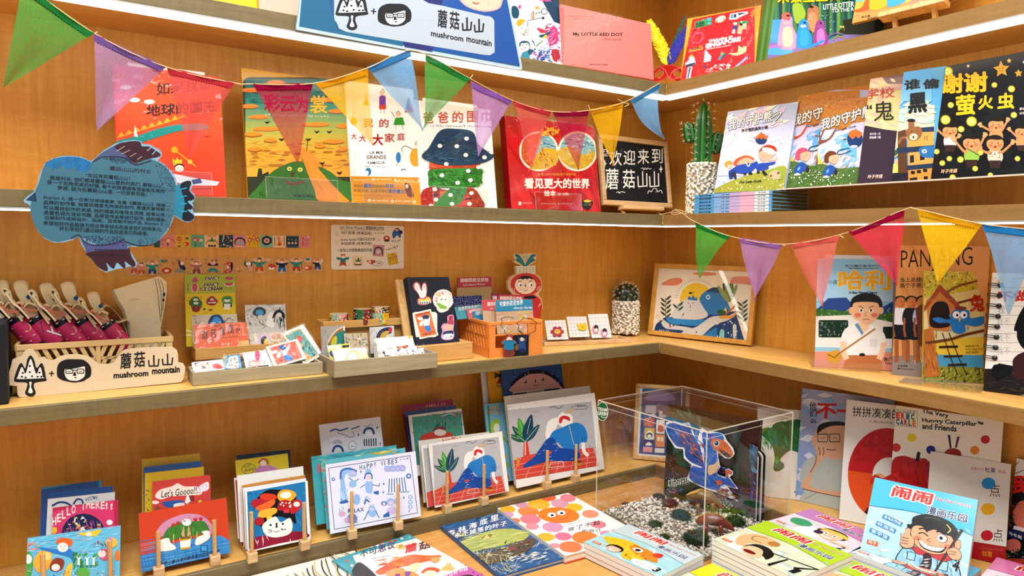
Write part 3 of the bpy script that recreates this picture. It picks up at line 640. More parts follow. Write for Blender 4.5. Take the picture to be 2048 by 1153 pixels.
def kids(a):
 a.P('#eae6dd',100,-100,800,-100,800,860,100,860);a.P('#1d3f55',470,-100,800,-100,800,330,690,290);a.T('#d2508f','唱歌',480,22,650,30,60,.05)
 a.scr('#555',240,55,380,55,20,8,1,3);a.B('#1d4555',150,95,210,92,245,160,230,235,180,245,150,200);a.P('#b8447a',225,100,250,65,272,85,260,125,238,118)
 a.Ln('#d9822c',12,440,90,510,130);a.Ln('#d9822c',12,485,75,460,140);a.Ln('#d9822c',10,440,120,512,100);a.E('#1c2c38',565,155,42);a.E('#dcdce6',565,155,32);a.Ln('#1c2c38',9,440,185,525,165);a.Ln('#1c2c38',9,360,270,545,235);a.Ln('#1c2c38',8,400,170,400,250);a.P('#c9682c',410,150,432,150,432,255,412,255);a.E('#1c2c38',550,240,18)
 a.Ln('#1c2c38',9,355,275,350,355,sm=1);a.B('#f0ddc6',225,330,290,300,340,360,300,440,240,430);a.B('#d9922c',205,300,250,255,320,265,290,310,240,350);a.B('#b9b9b4',270,440,330,380,380,365,370,430,300,490);a.hatch('#777',20,290,390,370,470,60,5,-50,15);a.E('#222',280,372,6,9);a.Ln('#222',4,235,400,270,440,330,460,sm=1)
 a.B('#1d4a5c',245,600,260,545,320,530,375,555,390,640,440,600,400,520,430,540,455,640,380,720,380,780,270,780,300,690);a.B('#f2d4bc',260,590,320,560,370,590,370,640,320,670,270,660);a.E('#fff',282,582,20);a.E('#fff',344,578,20);a.E('#111',286,586,8);a.E('#111',342,582,8);a.E('#a33',318,620,6,12);a.E('#e9a',275,640,14);a.B('#2e7d92',280,690,350,670,380,780,270,780)
 a.P('#c23a6c',560,400,690,330,760,420,770,560,640,600);a.hatch(['#e06a9a','#8a2a5a','#e9b0c8'],60,580,330,775,600,90,12,-40,25,4);a.B('#2a4a8c',520,640,600,600,640,660,600,760,460,800);a.hatch(['#d2508f','#7a4aa0','#b8d0e0','#2a6fae','#e2d9ee'],120,400,600,775,820,60,20,10,60,6);a.B('#9a2a3a',660,650,775,660,775,800,680,780)
 a.hatch(['#c8d4e8','#dfe8f2'],50,735,330,780,830,50,12,70,30,8);a.E('#b9cfe2',580,620,50,45);a.hatch('#2a4a8c',14,550,590,615,650,30,4,20,60,4);a.B('#c8304a',470,370,540,380,580,420,520,430);a.B('#1f4a66',500,460,580,440,660,400,600,470,520,490);a.Ln('#2a8a4a',12,460,600,540,530);a.hatch('#1c2c38',10,560,310,660,380,60,5,-20,30,5);a.P('#e2c82c',530,500,590,450,600,490)
F=st_y(1008,1122.5,((1008,-70),(1122.5,-72)),ZT,-.19,8)
book('picture_book','white picture book of drawn children with a navy corner, half behind the big blue sign',F,.01,'#e9e4da',kids,X5)
def reddot(a):
 a.P('#df8078',700,100,2000,100,2000,1100,700,1100);a.P('#d8695f',785,100,815,100,812,900,785,900)
 a.T('#1a1414','My LITTLE RED DOT',930,470,1570,478,58,.03);a.T('#2a1a1a','Photo Stories',1332,516,1558,520,28,.0,.3);a.T('#3a1c1c','Edmund Tjan',1150,840,1380,842,22,.03)
 a.T('#b0524c','Through a part of this world',810,215,1200,222,18,0,.2);a.T('#b0524c','beyond curious eyes',945,246,1200,250,16,0,.2);a.T('#b0524c','in pictures',1560,240,1690,246,14,0,.2)
F=st_y(1122.8,1300.5,((1122.8,25),(1293,31.5)),ZT+.014,(-.2,-.215),7);F.O.z=ZT+.014
book('photo_book','landscape pink photo book in clear film beside the yellow feather',F,.009,'#df8078',reddot,X5,sleeve=21)
m=MB();m.box(F,.02,F.w-.01,-.0125,-.001,-.05,.004,'#fff');tag(m.build('acrylic_riser',ACRYL,loc=F.p(F.w/2,-.0125,-.02)),'thin clear riser bar under the pink photo book','display stand')
# feathered mask at the corner
O=V((-.2,-.205,ZT));t=thing('carnival_mask','red net carnival mask with one yellow and two blue feathers in the shelf corner','mask',O)
FM=Fr(O,V((1,-1,0)),V((.08,.08,1)));XM=(1220,100,8.236);fu=lambda x,y: FM.uv(1220+x/8.236,100+y/8.236)
m=MB();N_=14
def mk(s,e):  # s along the width -1..1, e 0..1 up
 x=960+s*345;top=290+abs(s)**2.2*190;bot=545-max(0,.35-abs(s))*240-abs(s)**3*30
 u,v=fu(x,bot+(top-bot)*e);return FM.p(u,v,.022*(1-s*s))
for i in range(N_*2):
 for j in range(6):
  s0,s1=-1+i/N_,-1+(i+1)/N_;e0,e1=j/6,(j+1)/6;sc_,ec=(s0+s1)/2,(e0+e1)/2
  if ((abs(sc_)-.42)/.2)**2+((ec-.5)/.26)**2<1: continue
  m.poly([mk(s0,e0),mk(s1,e0),mk(s1,e1),mk(s0,e1)],(*lin('#b8141c'),.86))
m.build('face_net',SHEER,t,smooth=True)
m=MB()
for e in (0.02,.98): m.tube([mk(-1+i/10,e)for i in range(21)],.0016,'#d8303c',5)
for sx in (-.42,.42): m.tube([mk(sx+.21*math.cos(k*.35),.5+.3*math.sin(k*.35))for k in range(19)],.0013,'#e2545c',5)
for P_ in ((830,330,905,370,975,540),(975,540,1010,420,1070,355),(1180,330,1100,360,1010,430),(1000,540,1090,520,1200,480)): m.tube([FM.p(*fu(P_[i],P_[i+1]),.024)for i in (0,2,4)],.0018,'#e05a62',5)
m.build('trim_cord',CLOTH,t)
def feather(name,base,mid,tip,w,c1,c2,n,sd):
 g=random.Random(sd);m=MB();sp=spline([base,mid,tip],False,14);pts=[FM.p(*fu(*p),n)for p in sp]
 m.tube(pts,[.0013*(1-.6*i/len(pts))for i in range(len(pts))],c2,5)
 for i in range(2,len(sp)-1):
  s=i/len(sp);(x,y),(xa,ya)=sp[i],sp[i+1];l=math.hypot(xa-x,ya-y)or 1;dx,dy=(xa-x)/l,(ya-y)/l
  for sd_ in (-1,1):
   for k in range(3):
    f=k/3;bw=w*math.sin(math.pi*min(1,s*.9+.12))**.6*g.uniform(.85,1.12);bx,by=x+(xa-x)*f,y+(ya-y)*f;ln_=bw;st=l*.42
    ex,ey=bx+dx*ln_*.75-dy*sd_*ln_,by+dy*ln_*.75+dx*sd_*ln_
    o=n+g.uniform(-.002,.004)
    m.poly([FM.p(*fu(bx-dx*st*.3,by-dy*st*.3),n),FM.p(*fu(ex-dx*6,ey-dy*6),o),FM.p(*fu(ex+dx*8,ey+dy*8),o),FM.p(*fu(bx+dx*st,by+dy*st),n)],c1 if g.random()<.7 else c2)
 o=m.build('feather',CLOTH,t);o['label']=name
feather('yellow feather',(935,285),(870,30),(640,-470),105,'#d8c21e','#e6d84a',.008,1)
feather('violet blue feather',(985,275),(1060,60),(1330,-420),85,'#3a3f9c','#4a3a8c',.010,2)
feather('thin teal feather',(970,280),(1010,20),(1240,-560),26,'#1f5a6a','#2a6f5a',.006,3)
def sing(a):
 r='#c8181e';a.P('#d99a22',100,0,1200,0,1200,1200,100,1200);a.P(r,290,262,1085,108,1085,1200,110,1200,160,900)
 a.P('#2f8a4a',322,300,535,235,535,330,320,385);a.P('#14482a',330,315,440,280,440,320,330,345);a.P('#14482a',330,355,440,325,440,345,330,375);a.E('#4aa0bc',500,265,28,22);a.E('#4aa0bc',502,315,24,16);a.E('#111',320,400,14,10)
 a.B('#d8b8aa',580,270,640,220,700,220,712,260,660,300,590,305);a.E('#222',690,265,8);a.E('#c8582c',595,290,12)
 a.P('#eee',755,270,770,195,860,178,1000,165,1000,190,890,240,850,265);a.P('#1c2c38',775,250,785,208,850,195,850,240);a.P('#7ab0c0',785,240,792,215,822,208,822,236);a.P('#1c2c38',870,185,980,180,880,215)
 a.E('#e8c8a8',835,320,28,20);a.P('#1f3a7a',800,350,870,345,850,400,810,395);a.P('#eee',805,395,835,400,830,450,790,440);a.P('#2f8a4a',870,295,1000,280,1000,320,880,330);a.P('#ddd',905,290,925,288,925,322,905,325);a.P('#c8a27a',880,330,980,320,985,390,870,400);a.E('#222',910,330,20);a.E('#e8c8a8',960,335,20,14);a.P('#b8a48a',865,395,930,390,920,450,860,450)
 a.Ln('#e9e',3,285,520,320,450,390,435,420,470,400,540,340,570,290,550,285,520,sm=1);a.Ln('#1c2c38',4,290,585,385,570);a.P('#e08a2c',250,650,420,600,420,650,240,690);a.T('#1c1c1c','AiRi',260,665,400,640,30,.03)
 a.P('#b8b8c4',190,830,260,770,330,800,325,840,200,880);a.P('#2a3350',200,850,325,815,318,850,200,885);a.P('#c8c8d2',240,750,270,725,310,745,320,790,240,800);a.E('#e0a22c',278,735,18,20);a.P('#d8d8e0',230,880,285,865,260,1030,205,1030);a.P('#2a3350',246,880,268,875,235,1030,222,1030)
 a.T('#f0e8e2','Welcome to',490,570,800,505,46,.03,.2);a.T('#f4ece6','SINGAPORE',455,640,905,545,62,.06);a.T('#efe4dc','Edmund Chen presents',470,660,780,605,20,.02)
 a.B('#d8c48a',760,700,860,690,880,600,920,630,960,600,980,640,960,690,850,730);a.E('#1c1c1c',905,610,8);a.E('#1c1c1c',960,605,8);a.B('#4a8a9a',620,760,680,700,700,720,640,790);a.E('#7a9a5a',670,710,24,30);a.P('#3a4a6a',680,720,760,690,640,790)
 a.P('#7aa0b8',830,870,980,740,1000,760,870,870);a.P('#e8e4e0',430,820,450,650,530,740,520,800);a.hatch(['#3a4a8a','#1c1c1c'],14,420,750,530,830,50,8,-30,20);a.E('#e6a8a8',750,855,30,20);a.hatch(['#e8e0d8','#d88'],40,460,840,760,950,50,20,0,40,3);a.P('#e8762c',1030,170,1085,130,1085,200,1050,260);a.E('#1c4a7a',450,870,20,12)
F=st_x(1361,1508.5,((1383,39),(1508,15)),ZT,(-.2,-.12),12,140)
book('picture_book','red travel picture book of small city drawings in shiny film beside the feathers',F,.008,'#d99a22',sing,X3,sleeve=31)
def otter(a):
 a.G('#1c4a3a','#2a7a86',150,-420,1300,560);g=random.Random(4)
 for i in range(26): x=170+i*34;a.P(('#2c5a2a','#1c3f2a','#4a7a34','#173a34','#5f8a3a')[i % 5],x,-420,x+g.uniform(14,30),-420,x+g.uniform(14,30),330,x,340)
 a.P('#3a8fc0',160,190,310,190,300,400,160,430);a.P('#7a6aa0',160,400,560,440,900,330,1300,250,1300,600,160,600);a.P('#4a9ad0',160,440,400,440,400,520,160,520);a.B('#8ba83a',400,60,470,40,520,120,500,200,430,220)
 y_='#e6c81e'
 for i,ch in enumerate('木獭宝宝森邑'): a.T(y_,ch,262+i*120,40-i*7,365+i*120,38-i*7,100,.05,0,'#14140a',.05)
 a.T('#e6ece6','LITTLE OTTER',688,100,975,70,46,.01);a.T('#dfe6df','TO THE R',768,130,975,112,34,.01)
 def ot(x,y,k,c,b,c2): a.B(c,x-30*k,y-150*k,x,y-172*k,x+32*k,y-150*k,x+36*k,y-100*k,x+60*k,y-40*k,x+50*k,y+30*k,x,y+40*k,x-52*k,y+25*k,x-50*k,y-50*k);a.B(b,x-18*k,y-90*k,x+22*k,y-95*k,x+38*k,y-30*k,x+22*k,y+20*k,x-18*k,y+15*k,x-26*k,y-40*k);a.E('#1c1414',x+8*k,y-145*k,9*k,7*k);a.E(c2,x-2*k,y-120*k,22*k,9*k)
 a.B('#a06a4a',545,100,590,60,640,80,650,160,640,300,580,300,540,250);a.B('#c8825a',550,150,600,120,630,180,620,300,570,290);a.E('#2a1a14',578,75,20,12)
 ot(350,410,1.55,'#b88aa8','#cfc0a0','#d8a0a0');a.E('#c8605a',345,160,44,36);a.E('#2a1414',362,155,18,10);a.Ln('#a070b0',26,300,450,230,440,170,455,sm=1);ot(660,400,1.2,'#8a3a80','#b070b0','#9a4a90');ot(505,410,1.3,'#1c86c8','#2a96d8','#e6eef0');a.Ln('#1c86c8',24,560,440,630,420,690,390,sm=1)
 a.T('#e8ece0','10',886,252,940,246,52,.04);a.E('#2a2418',920,300,90,20);a.dots(['#8a6a3a','#c8a85a'],12,850,260,960,290,8,16,2);a.Ln('#6a5a8a',12,740,350,800,320,870,330,sm=1);a.Ln('#8a7a3a',12,780,385,820,350,870,360,890,390,sm=1);a.dots('#cfe6d8',40,480,150,800,290,1.5,4,3)
 a.P('#18241c',870,200,1300,120,1300,330,900,330)
F0=st_x(1534,1762,((1534,-115),(1762,-170)),ZT,-.165,9,110)
gp='upright copies of the green otter book'
book('picture_book','green river otter picture book with four animals, frontmost of its row of copies',F0,.009,'#2a5a3a',otter,X4,group=gp,spine='#4a7a34',mt=GLOSS)
for k in range(1,5):
 F=F0.sh(0,0,0);ex=onx(1534-k*6.2,110,-.165+.0105*k);F.O=V((ex.x,ex.y,ZT));F.w,F.h=F0.w,F0.h
 book('picture_book','green edged copy of the otter book in the row behind the frontmost copy',F,.009,('#3f6a2c','#5a8238')[k % 2],None,None,group=gp,spine=('#254a24','#4f7a30','#1c3a2c','#688c3a')[k-1])
def orange(a):
 a.P('#d9a83a',940,-500,2100,-500,2100,300,940,300);a.P('#b98a4a',940,130,1250,60,2100,-110,2100,300,940,300);a.hatch(['#a87a3e','#c89a58'],60,960,20,1500,200,160,6,-12,4,3)
 a.B('#c8561e',960,100,1040,70,1080,-10,1120,-60,1180,0,1120,80,1060,105,1000,115);a.B('#d9a01e',1110,60,1130,-40,1200,-80,1270,-20,1260,60,1200,90,1140,95);a.B('#3a94d0',1280,55,1290,-60,1360,-60,1450,0,1400,40,1330,62);a.P('#6ab4d8',975,0,1080,-30,1060,10,975,20)
 for i in range(5): a.Ln('#9a6aa0',5,1480+i*24,60,1500+i*30,10-i*8,1560+i*30,0-i*8,1600+i*26,40-i*6,sm=1)
 a.E('#c8a46a',1600,50,46,40);a.E('#8a6a6a',1600,50,36,30);a.E('#c8a46a',1600,50,24,20);a.Ln('#c8a46a',6,1460,115,1500,85,1560,110,sm=1);a.T('#d9c89a','Hor',1770,55,1960,15,80,.0,.4);a.dots('#c7b0a0',20,1700,0,1800,60,4,8)
 a.T('#2a1a14','林之英',1040,172,1120,158,20,.03);a.T('#2a1a14','Edmund Chen',1100,180,1225,158,14,.02)
F=st_x(1704.5,1925,((1712,-130),(1928,-190)),ZT+.045,(-.215,-.2),14,40);F.O.z=onx(1705,47,-.215).z
book('picture_book','ochre picture book with orange and blue animals resting on a small wooden easel',F,.008,'#b98a4a',orange,X4)
t=thing('tabletop_easel','small wooden easel under the ochre animal picture book','easel',F.p(F.w*.5,-.05,-.01));m=MB();u0=F.uv(1763.6,40)[0];u1=F.uv(1895,15)[0]
m.box(F,u0,u1,-.013,-.0012,-.012,.02,'#fff',bev=.001);m.build('ledge_bar',PINE_Z,t)
for k in (.2,.8):
 u=u0+(u1-u0)*k;m=MB();p0=F.p(u,-.012,0);p1=V((p0.x+.012,p0.y,ZT+.001));m.tube([p0+Z*.004,p1],.006,'#fff',4);m.build('leg',PINE_Z,t)
m=MB();p0=F.p((u0+u1)/2,.12,-.012);m.tube([p0,V((-.08,p0.y,ZT+.002))],.005,'#fff',4);m.build('rear_strut',PINE_Z,t)
# ---------------------------------------------------------------- middle shelf, side wall: cactus, stack, books on a clear riser
def pebbles(m,O,r,h,n,sd,cs,sz=.0066,fill='#a89c86'):
 g=random.Random(sd);m.lathe(O,[(r*.93,.001),(r*.93,h-.004),(0,h-.003)],fill,20)
 for i in range(n):
  a=i*2.39996+g.uniform(-.2,.2);z=(i+.5)/n*h;s=sz*g.uniform(.75,1.2);A=Matrix.Rotation(g.uniform(0,3),3,'X')@ Matrix.Rotation(g.uniform(0,3),3,'Y')
  m.ball(O+V((math.cos(a)*r*.97,math.sin(a)*r*.97,z)),(s,s*.62,s*.78),cs[i % len(cs)],6,4,A)
 for i in range(n//9):
  a=i*2.39996;q=r*math.sqrt(i/(n/9))*.95;m.ball(O+V((math.cos(a)*q,math.sin(a)*q,h)),(sz*1.1,sz,sz*.8),cs[i % len(cs)],6,4)
PB=['#ece4d4','#e0d6c2','#f2ebdd','#d6cab2','#e8dcc6']
def spines(m,pts,n,sd,c='#e2d8a8',ln=.011):
 g=random.Random(sd)
 for p,d in pts:
  for k in range(n):
   q=(d*1.1+V((g.uniform(-1,1),g.uniform(-1,1),g.uniform(-1,1)))).normalized()*ln*g.uniform(.7,1.2)
   m.tube([p,p+q],[.00055,.0002],c,3,False)
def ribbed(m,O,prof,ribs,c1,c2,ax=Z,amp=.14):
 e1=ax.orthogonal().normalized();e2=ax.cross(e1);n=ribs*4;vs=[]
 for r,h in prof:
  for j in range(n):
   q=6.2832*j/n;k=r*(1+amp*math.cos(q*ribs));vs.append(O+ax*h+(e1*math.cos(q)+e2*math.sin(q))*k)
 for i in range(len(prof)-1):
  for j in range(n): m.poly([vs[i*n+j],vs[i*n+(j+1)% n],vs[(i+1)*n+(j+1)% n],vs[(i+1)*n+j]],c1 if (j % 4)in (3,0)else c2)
CACT=attr_mat('cactus_skin',.35,.5,.12,500);STONE=attr_mat('white_pebble',.6,.3,.1,800)
O=onx(1401,428,-.125);O.z=ZM;r=.0445;h=onx(1401,333,-.125).z-ZM
t=thing('potted_cactus','tall three-armed spiny cactus in a white pebble pot beside the blue spined stack','cactus',O)
m=MB();pebbles(m,O,r,h,420,1,PB);m.build('pebble_pot',STONE,t,smooth=True)
B=O+Z*(h-.004);H=.2;m=MB();hv=V((1,-1,0)).normalized()
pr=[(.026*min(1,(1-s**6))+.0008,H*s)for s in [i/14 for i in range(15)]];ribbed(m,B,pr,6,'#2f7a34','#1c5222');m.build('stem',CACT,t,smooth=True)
pts=[]
for i in range(9):
 for j in range(6):
  q=j*1.047+.1;d=(hv.orthogonal()*0+V((math.cos(q),math.sin(q),0)));pts.append((B+Z*(.018+i*.0215)+d*.028,d))
pts.append((B+Z*H,Z))
for sx,z0,L in ((-1,.07,.068),(1,.035,.072)):
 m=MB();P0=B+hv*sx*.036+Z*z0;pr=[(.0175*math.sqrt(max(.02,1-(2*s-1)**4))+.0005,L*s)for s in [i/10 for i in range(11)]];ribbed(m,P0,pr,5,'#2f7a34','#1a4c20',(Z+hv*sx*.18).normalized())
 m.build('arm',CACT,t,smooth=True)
 for i in range(4):
  for j in range(5): q=j*1.257;d=V((math.cos(q),math.sin(q),0));pts.append((P0+(Z+hv*sx*.18).normalized()*(.01+i*.018)+d*.018,d))
m=MB();spines(m,pts,6,4);m.build('spines',CLOTH,t)
# stack of lying books
ys,ye=onx(1389,400,-.212).y,onx(1543,400,-.212).y;zt=onx(1389,390,-.212).z;n=6;hk=(zt-ZM-.0005)/n
def spine(a):
 a.P('#5b9cc8',0,0,.35,0,.35,1,0,1);a.P('#86a8d0',.28,0,.5,0,.5,1,.28,1);a.P('#b8a4c8',.48,0,.66,0,.66,1,.48,1);a.P('#d8a8b8',.62,0,.8,0,.8,1,.62,1);a.P('#dcdcd6',.8,.08,.97,.08,.97,.92,.8,.92);a.P('#6aa0c8',.97,0,1,0,1,1,.97,1)
 a.T('#101010','我的守护熊',.07,.72,.235,.72,.5,.04);a.T('#222','文/图',.37,.65,.415,.65,.3,.02);a.T('#222','熊洁玲',.435,.65,.49,.65,.3,.02);a.T('#1c1c1c','玲子传',.84,.68,.93,.68,.42,.03)
sid=['topmost','second from the top','third from the top','third from the bottom','second from the bottom','bottom']
g=random.Random(3)
for k in range(n):
 dz=ZM+.0004+k*hk;dx=g.uniform(-.0015,.0015);F=Fr(V((-.212+dx,ys+dx,dz)),V((0,-1,0)),Z);F.w=ys-ye;F.h=hk*.96
 t=thing('picture_book',f'blue spined book lying {sid[n-1-k]} in the stack by the tall cactus','book',F.p(F.w/2,0,-.08),'lying stack of blue spined books')
 m=MB();b=.0013;m.box(F,0,F.w,0,b,-.165,0,'#6aa0c8');m.box(F,0,F.w,F.h-b,F.h,-.165,0,'#7fa8cc');m.box(F,0,F.w,b,F.h-b,-.004,0,'#5b9cc8');a=Art(F,None,.0003);spine(a);a.em(m);m.build('cover',PRINT,t)
 m=MB();m.box(F,.003,F.w-.003,b,F.h-b,-.162,-.004,'#5d6a3c');m.build('page_block',PRINT,t)
def bear(a,s=0):
 a.G('#a9b8d8','#e3d6de',0,150,1800,900);a.hatch(['#c9b8d8','#e9dfe6','#b8c8e6','#ecdcc8','#dcc0d0'],90,0,180,800,900,200,60,-30,40,3)
 a.P('#e9e4d2',200,700,300,440,420,420,330,740);a.B('#9a9a3a',60,1090,110,1010,300,930,480,870,620,840,800,810,800,1100);a.hatch(['#b8ac3a','#7a8a2a','#c8bc5a','#8a8a30'],160,90,860,780,1060,50,6,70,50,4,lambda x,y: y>1010-(x-90)*.28)
 a.dots(['#efe6d8','#f2d8a0'],40,90,920,780,1050,4,10,5)
 a.B('#8aa03a',610,890,650,830,740,830,770,880,760,940,680,930);a.B('#c8a882',620,890,690,840,745,880,720,940,650,930);a.E('#7a4a2a',722,875,14);a.E('#8a5a34',645,905,14)
 a.B('#1c3f8c',200,860,240,830,300,800,330,870,260,880,240,930,210,930);a.P('#28284a',215,880,275,860,285,935,262,940,250,900,235,940);a.E('#d8903a',200,780,44,34,-20);a.E('#e2b090',212,806,28,20);a.E('#fff',204,803,10);a.Ln('#333',3,190,800,216,808)
 a.B('#24489c',270,820,330,780,420,760,500,755,500,790,440,860,350,882,290,870);a.B('#b8562c',250,770,290,720,380,690,450,710,460,740,330,760,280,800);a.B('#e0a086',290,790,320,740,390,712,450,735,470,765,390,775);a.Ln('#fff',9,385,770,408,805,428,770,sm=1);a.E('#1c1c2c',408,775,8);a.E('#1c1c1c',430,880,22,14);a.E('#1c1c1c',372,885,18,10)
 a.B('#24489c',480,800,540,770,620,765,690,755,680,780,620,800,620,830,540,850,500,845);a.B('#a83a1c',515,680,530,620,600,580,680,595,700,650,600,640);a.B('#e2a086',515,700,530,650,640,640,690,660,660,710,590,750,540,740);a.B('#ead8c0',560,610,640,615,700,660,660,680,560,650);a.Ln('#d8a890',14,610,745,690,735,710,705,sm=1);a.P('#1c1c1c',500,840,530,870,510,885,495,870);a.P('#1c1c1c',560,840,610,890,580,905,550,870)
 a.E('#1c3a6a',540,520,62,55);a.B('#d8681c',485,500,520,465,570,465,600,510,580,520,560,500,545,525,525,500,505,520);a.E('#b8501c',540,455,9);a.E('#b8501c',605,490,9);a.E('#2a2a2a',468,508,8,5);a.E('#2a2a2a',580,548,6)
 a.T('#efece6','我的守护熊',190,430,650,330,108,.025,.1,'#1c1c22',.05);a.Ln('#1c1c22',20,640,300,730,240,740,260,650,370,700,340,765,330,sm=1);a.Ln('#efece6',10,640,300,730,240,740,260,650,370,700,340,765,330,sm=1)
 a.T('#2a2a3c','再见我的迷失小镇',335,450,610,408,34,.045);a.T('#222','Our Little Guide',310,985,540,970,26,.03,.3)
ZR=onx(1600,377.5,-.165).z
F=st_x(1428,1568,((1446,220.5),(1566,213)),zt+.002,(-.205,-.175),14,380);F.O.z=zt+.002
book('picture_book','pale sky picture book of flying children standing on the blue spined stack',F,.009,'#b9c2dc',bear,X1,group='picture books beside the tall cactus',spine='#a9bcd8',hard=True)
def autumn(dx,dy,k,hair,trunk):
 def f(a):
  q=lambda*p: [v for i in range(0,len(p),2)for v in (dx+p[i]*k,dy+p[i+1]*k)]
  a.G('#b8b8d8','#d8ccd8',700,0,1700,900);a.P('#6aa8d8',*q(240,420,480,300,480,640,290,560));a.hatch(['#d8c8d8','#b8c4e0','#8ab4de'],40,dx,dy+380*k,dx+480*k,dy+760*k,120*k,40*k,-30,40,2)
  a.P('#b87a34',*q(-10,-10,800,-60,800,190,430,250,330,330,240,300,120,330,60,230,-10,250));a.hatch(['#c8662a','#d88a3a','#8a7a3a','#b89a4a','#e0b06a','#a8562a'],420,dx,dy,dx+800*k,dy+330*k,30*k,10*k,40,80,3,lambda x,y: y<dy+330*k-abs((x-dx)-180*k)*.3)
  a.B(trunk,*q(0,560,20,500,60,470,66,420,40,330,30,250,60,330,84,390,120,320,150,250,130,330,96,420,130,430,190,400,260,290,220,390,150,450,80,480,50,540,60,690,0,700));a.hatch(['#5a2a14','#c86a3a'],20,dx,dy+500*k,dx+50*k,dy+690*k,20*k,6*k,30,60,4)
  a.P('#e2b83a',*q(60,530,80,620,120,690,70,700,60,620));a.hatch(['#5a6a3a','#8a7a4a','#6a8a4a'],50,dx+110*k,dy+600*k,dx+460*k,dy+740*k,80*k,4*k,-55,20,5)
  a.P('#4a6a34',*q(-10,700,120,690,300,740,800,700,800,1100,-10,1100));a.hatch(['#5f8a3a','#3a5a2a','#7a8a4a','#8a9a5a'],200,dx,dy+720*k,dx+480*k,dy+970*k,60*k,6*k,-30,20,6);a.dots('#ece8da',36,dx+10*k,dy+760*k,dx+460*k,dy+940*k,5*k,9*k,7)
  a.B('#24509c',*q(120,800,150,730,200,700,240,720,250,770,210,800,170,830));a.E('#6aa0d8',dx+170*k,dy+770*k,12*k,26*k,30);a.B(hair,*q(130,650,140,590,190,550,250,560,260,590,210,600,190,660,150,680));a.B('#e8a88a',*q(180,660,190,610,250,590,290,600,286,640,250,690,210,680));a.E('#3a1a14',dx+252*k,dy+622*k,5*k,3*k);a.E('#d87a6a',dx+226*k,dy+650*k,10*k,7*k);a.B('#2a2a2c',*q(240,790,260,740,276,770,270,810));a.B('#e6e6ea',*q(120,830,160,815,180,836,130,842))
  a.E('#1c3a6a',dx+460*k,dy+420*k,85*k,96*k);a.B('#c86a2c',*q(390,370,420,330,480,320,540,360,500,410,470,390,440,420,410,400));a.E('#d8d0d0',dx+450*k,dy+500*k,40*k,14*k);a.E('#8a4a2a',dx+350*k,dy+425*k,18*k,10*k);a.Ln('#1c3a5a',8*k,*q(400,520,300,540,270,580,330,580,420,545),sm=1)
  a.T('#eeeae2','我的守护熊',*q(90,330,640,170),120*k,.025,.1,'#2a221c',.05);a.T('#3a3a4a','Our Little Guide',*q(240,340,470,290),22*k,.02,.3)
 return f
F=st_x(1567.5,1720,((1567,191),(1715,181)),ZR,(-.160,-.150),12,375)
book('picture_book','autumn tree picture book half covered by a second copy in front of it',F,.008,'#b87a34',autumn(770,60,1.0,'#c8506a','#b8502a'),X1,group='picture books beside the tall cactus',hard=True)
F=st_x(1626,1727,((1623,207),(1718,200)),ZR,(-.185,-.170),11,373);F.O.z=ZR
book('picture_book','autumn tree picture book in front of its second copy, with a balloon at the margin',F,.008,'#b87a34',autumn(1075,110,.97,'#6a3a22','#7a4a2a'),X1,group='picture books beside the tall cactus',hard=True)
def ghost(a):
 a.P('#d8c890',0,200,500,200,500,720,0,620);a.P('#c8a494',0,200,500,200,500,330,0,420);a.P('#6a4448',250,200,500,200,500,290,320,290);a.hatch(['#e2c8a8','#cfae98','#d8c088'],50,90,250,380,650,120,40,20,20,2)
 a.P('#3a2a38',0,640,100,655,380,690,500,700,500,1300,0,1300);a.T('#b8503a','学校',132,425,380,405,88,.02);a.T('#2a2a1c','“',138,510,190,508,40,.03);a.T('#b9b070','鬼',215,620,385,610,165,.01);a.T('#22281c','鬼',205,610,375,600,165,.01)
 a.T('#e0d8d8','林子伦 / 文',170,730,262,727,20,.02);a.T('#e0d8d8','郑灿燕 / 图',168,760,262,757,20,.02);a.T('#d8b8a0','玲子传媒',150,1100,276,1096,32,.03,.2);a.P('#b8988c',70,250,108,250,104,660,70,650)
F=st_x(1714.5,1800,((1716.5,159),(1800,152)),ZR,(-.19,-.178),10,370);F.O.z=ZR
book('picture_book','pink and dark plum picture book with a large single word between autumn and blue covers',F,.01,'#3a2a38',ghost,X2,group='picture books beside the tall cactus',spine='#a8887c',mt=GLOSS)
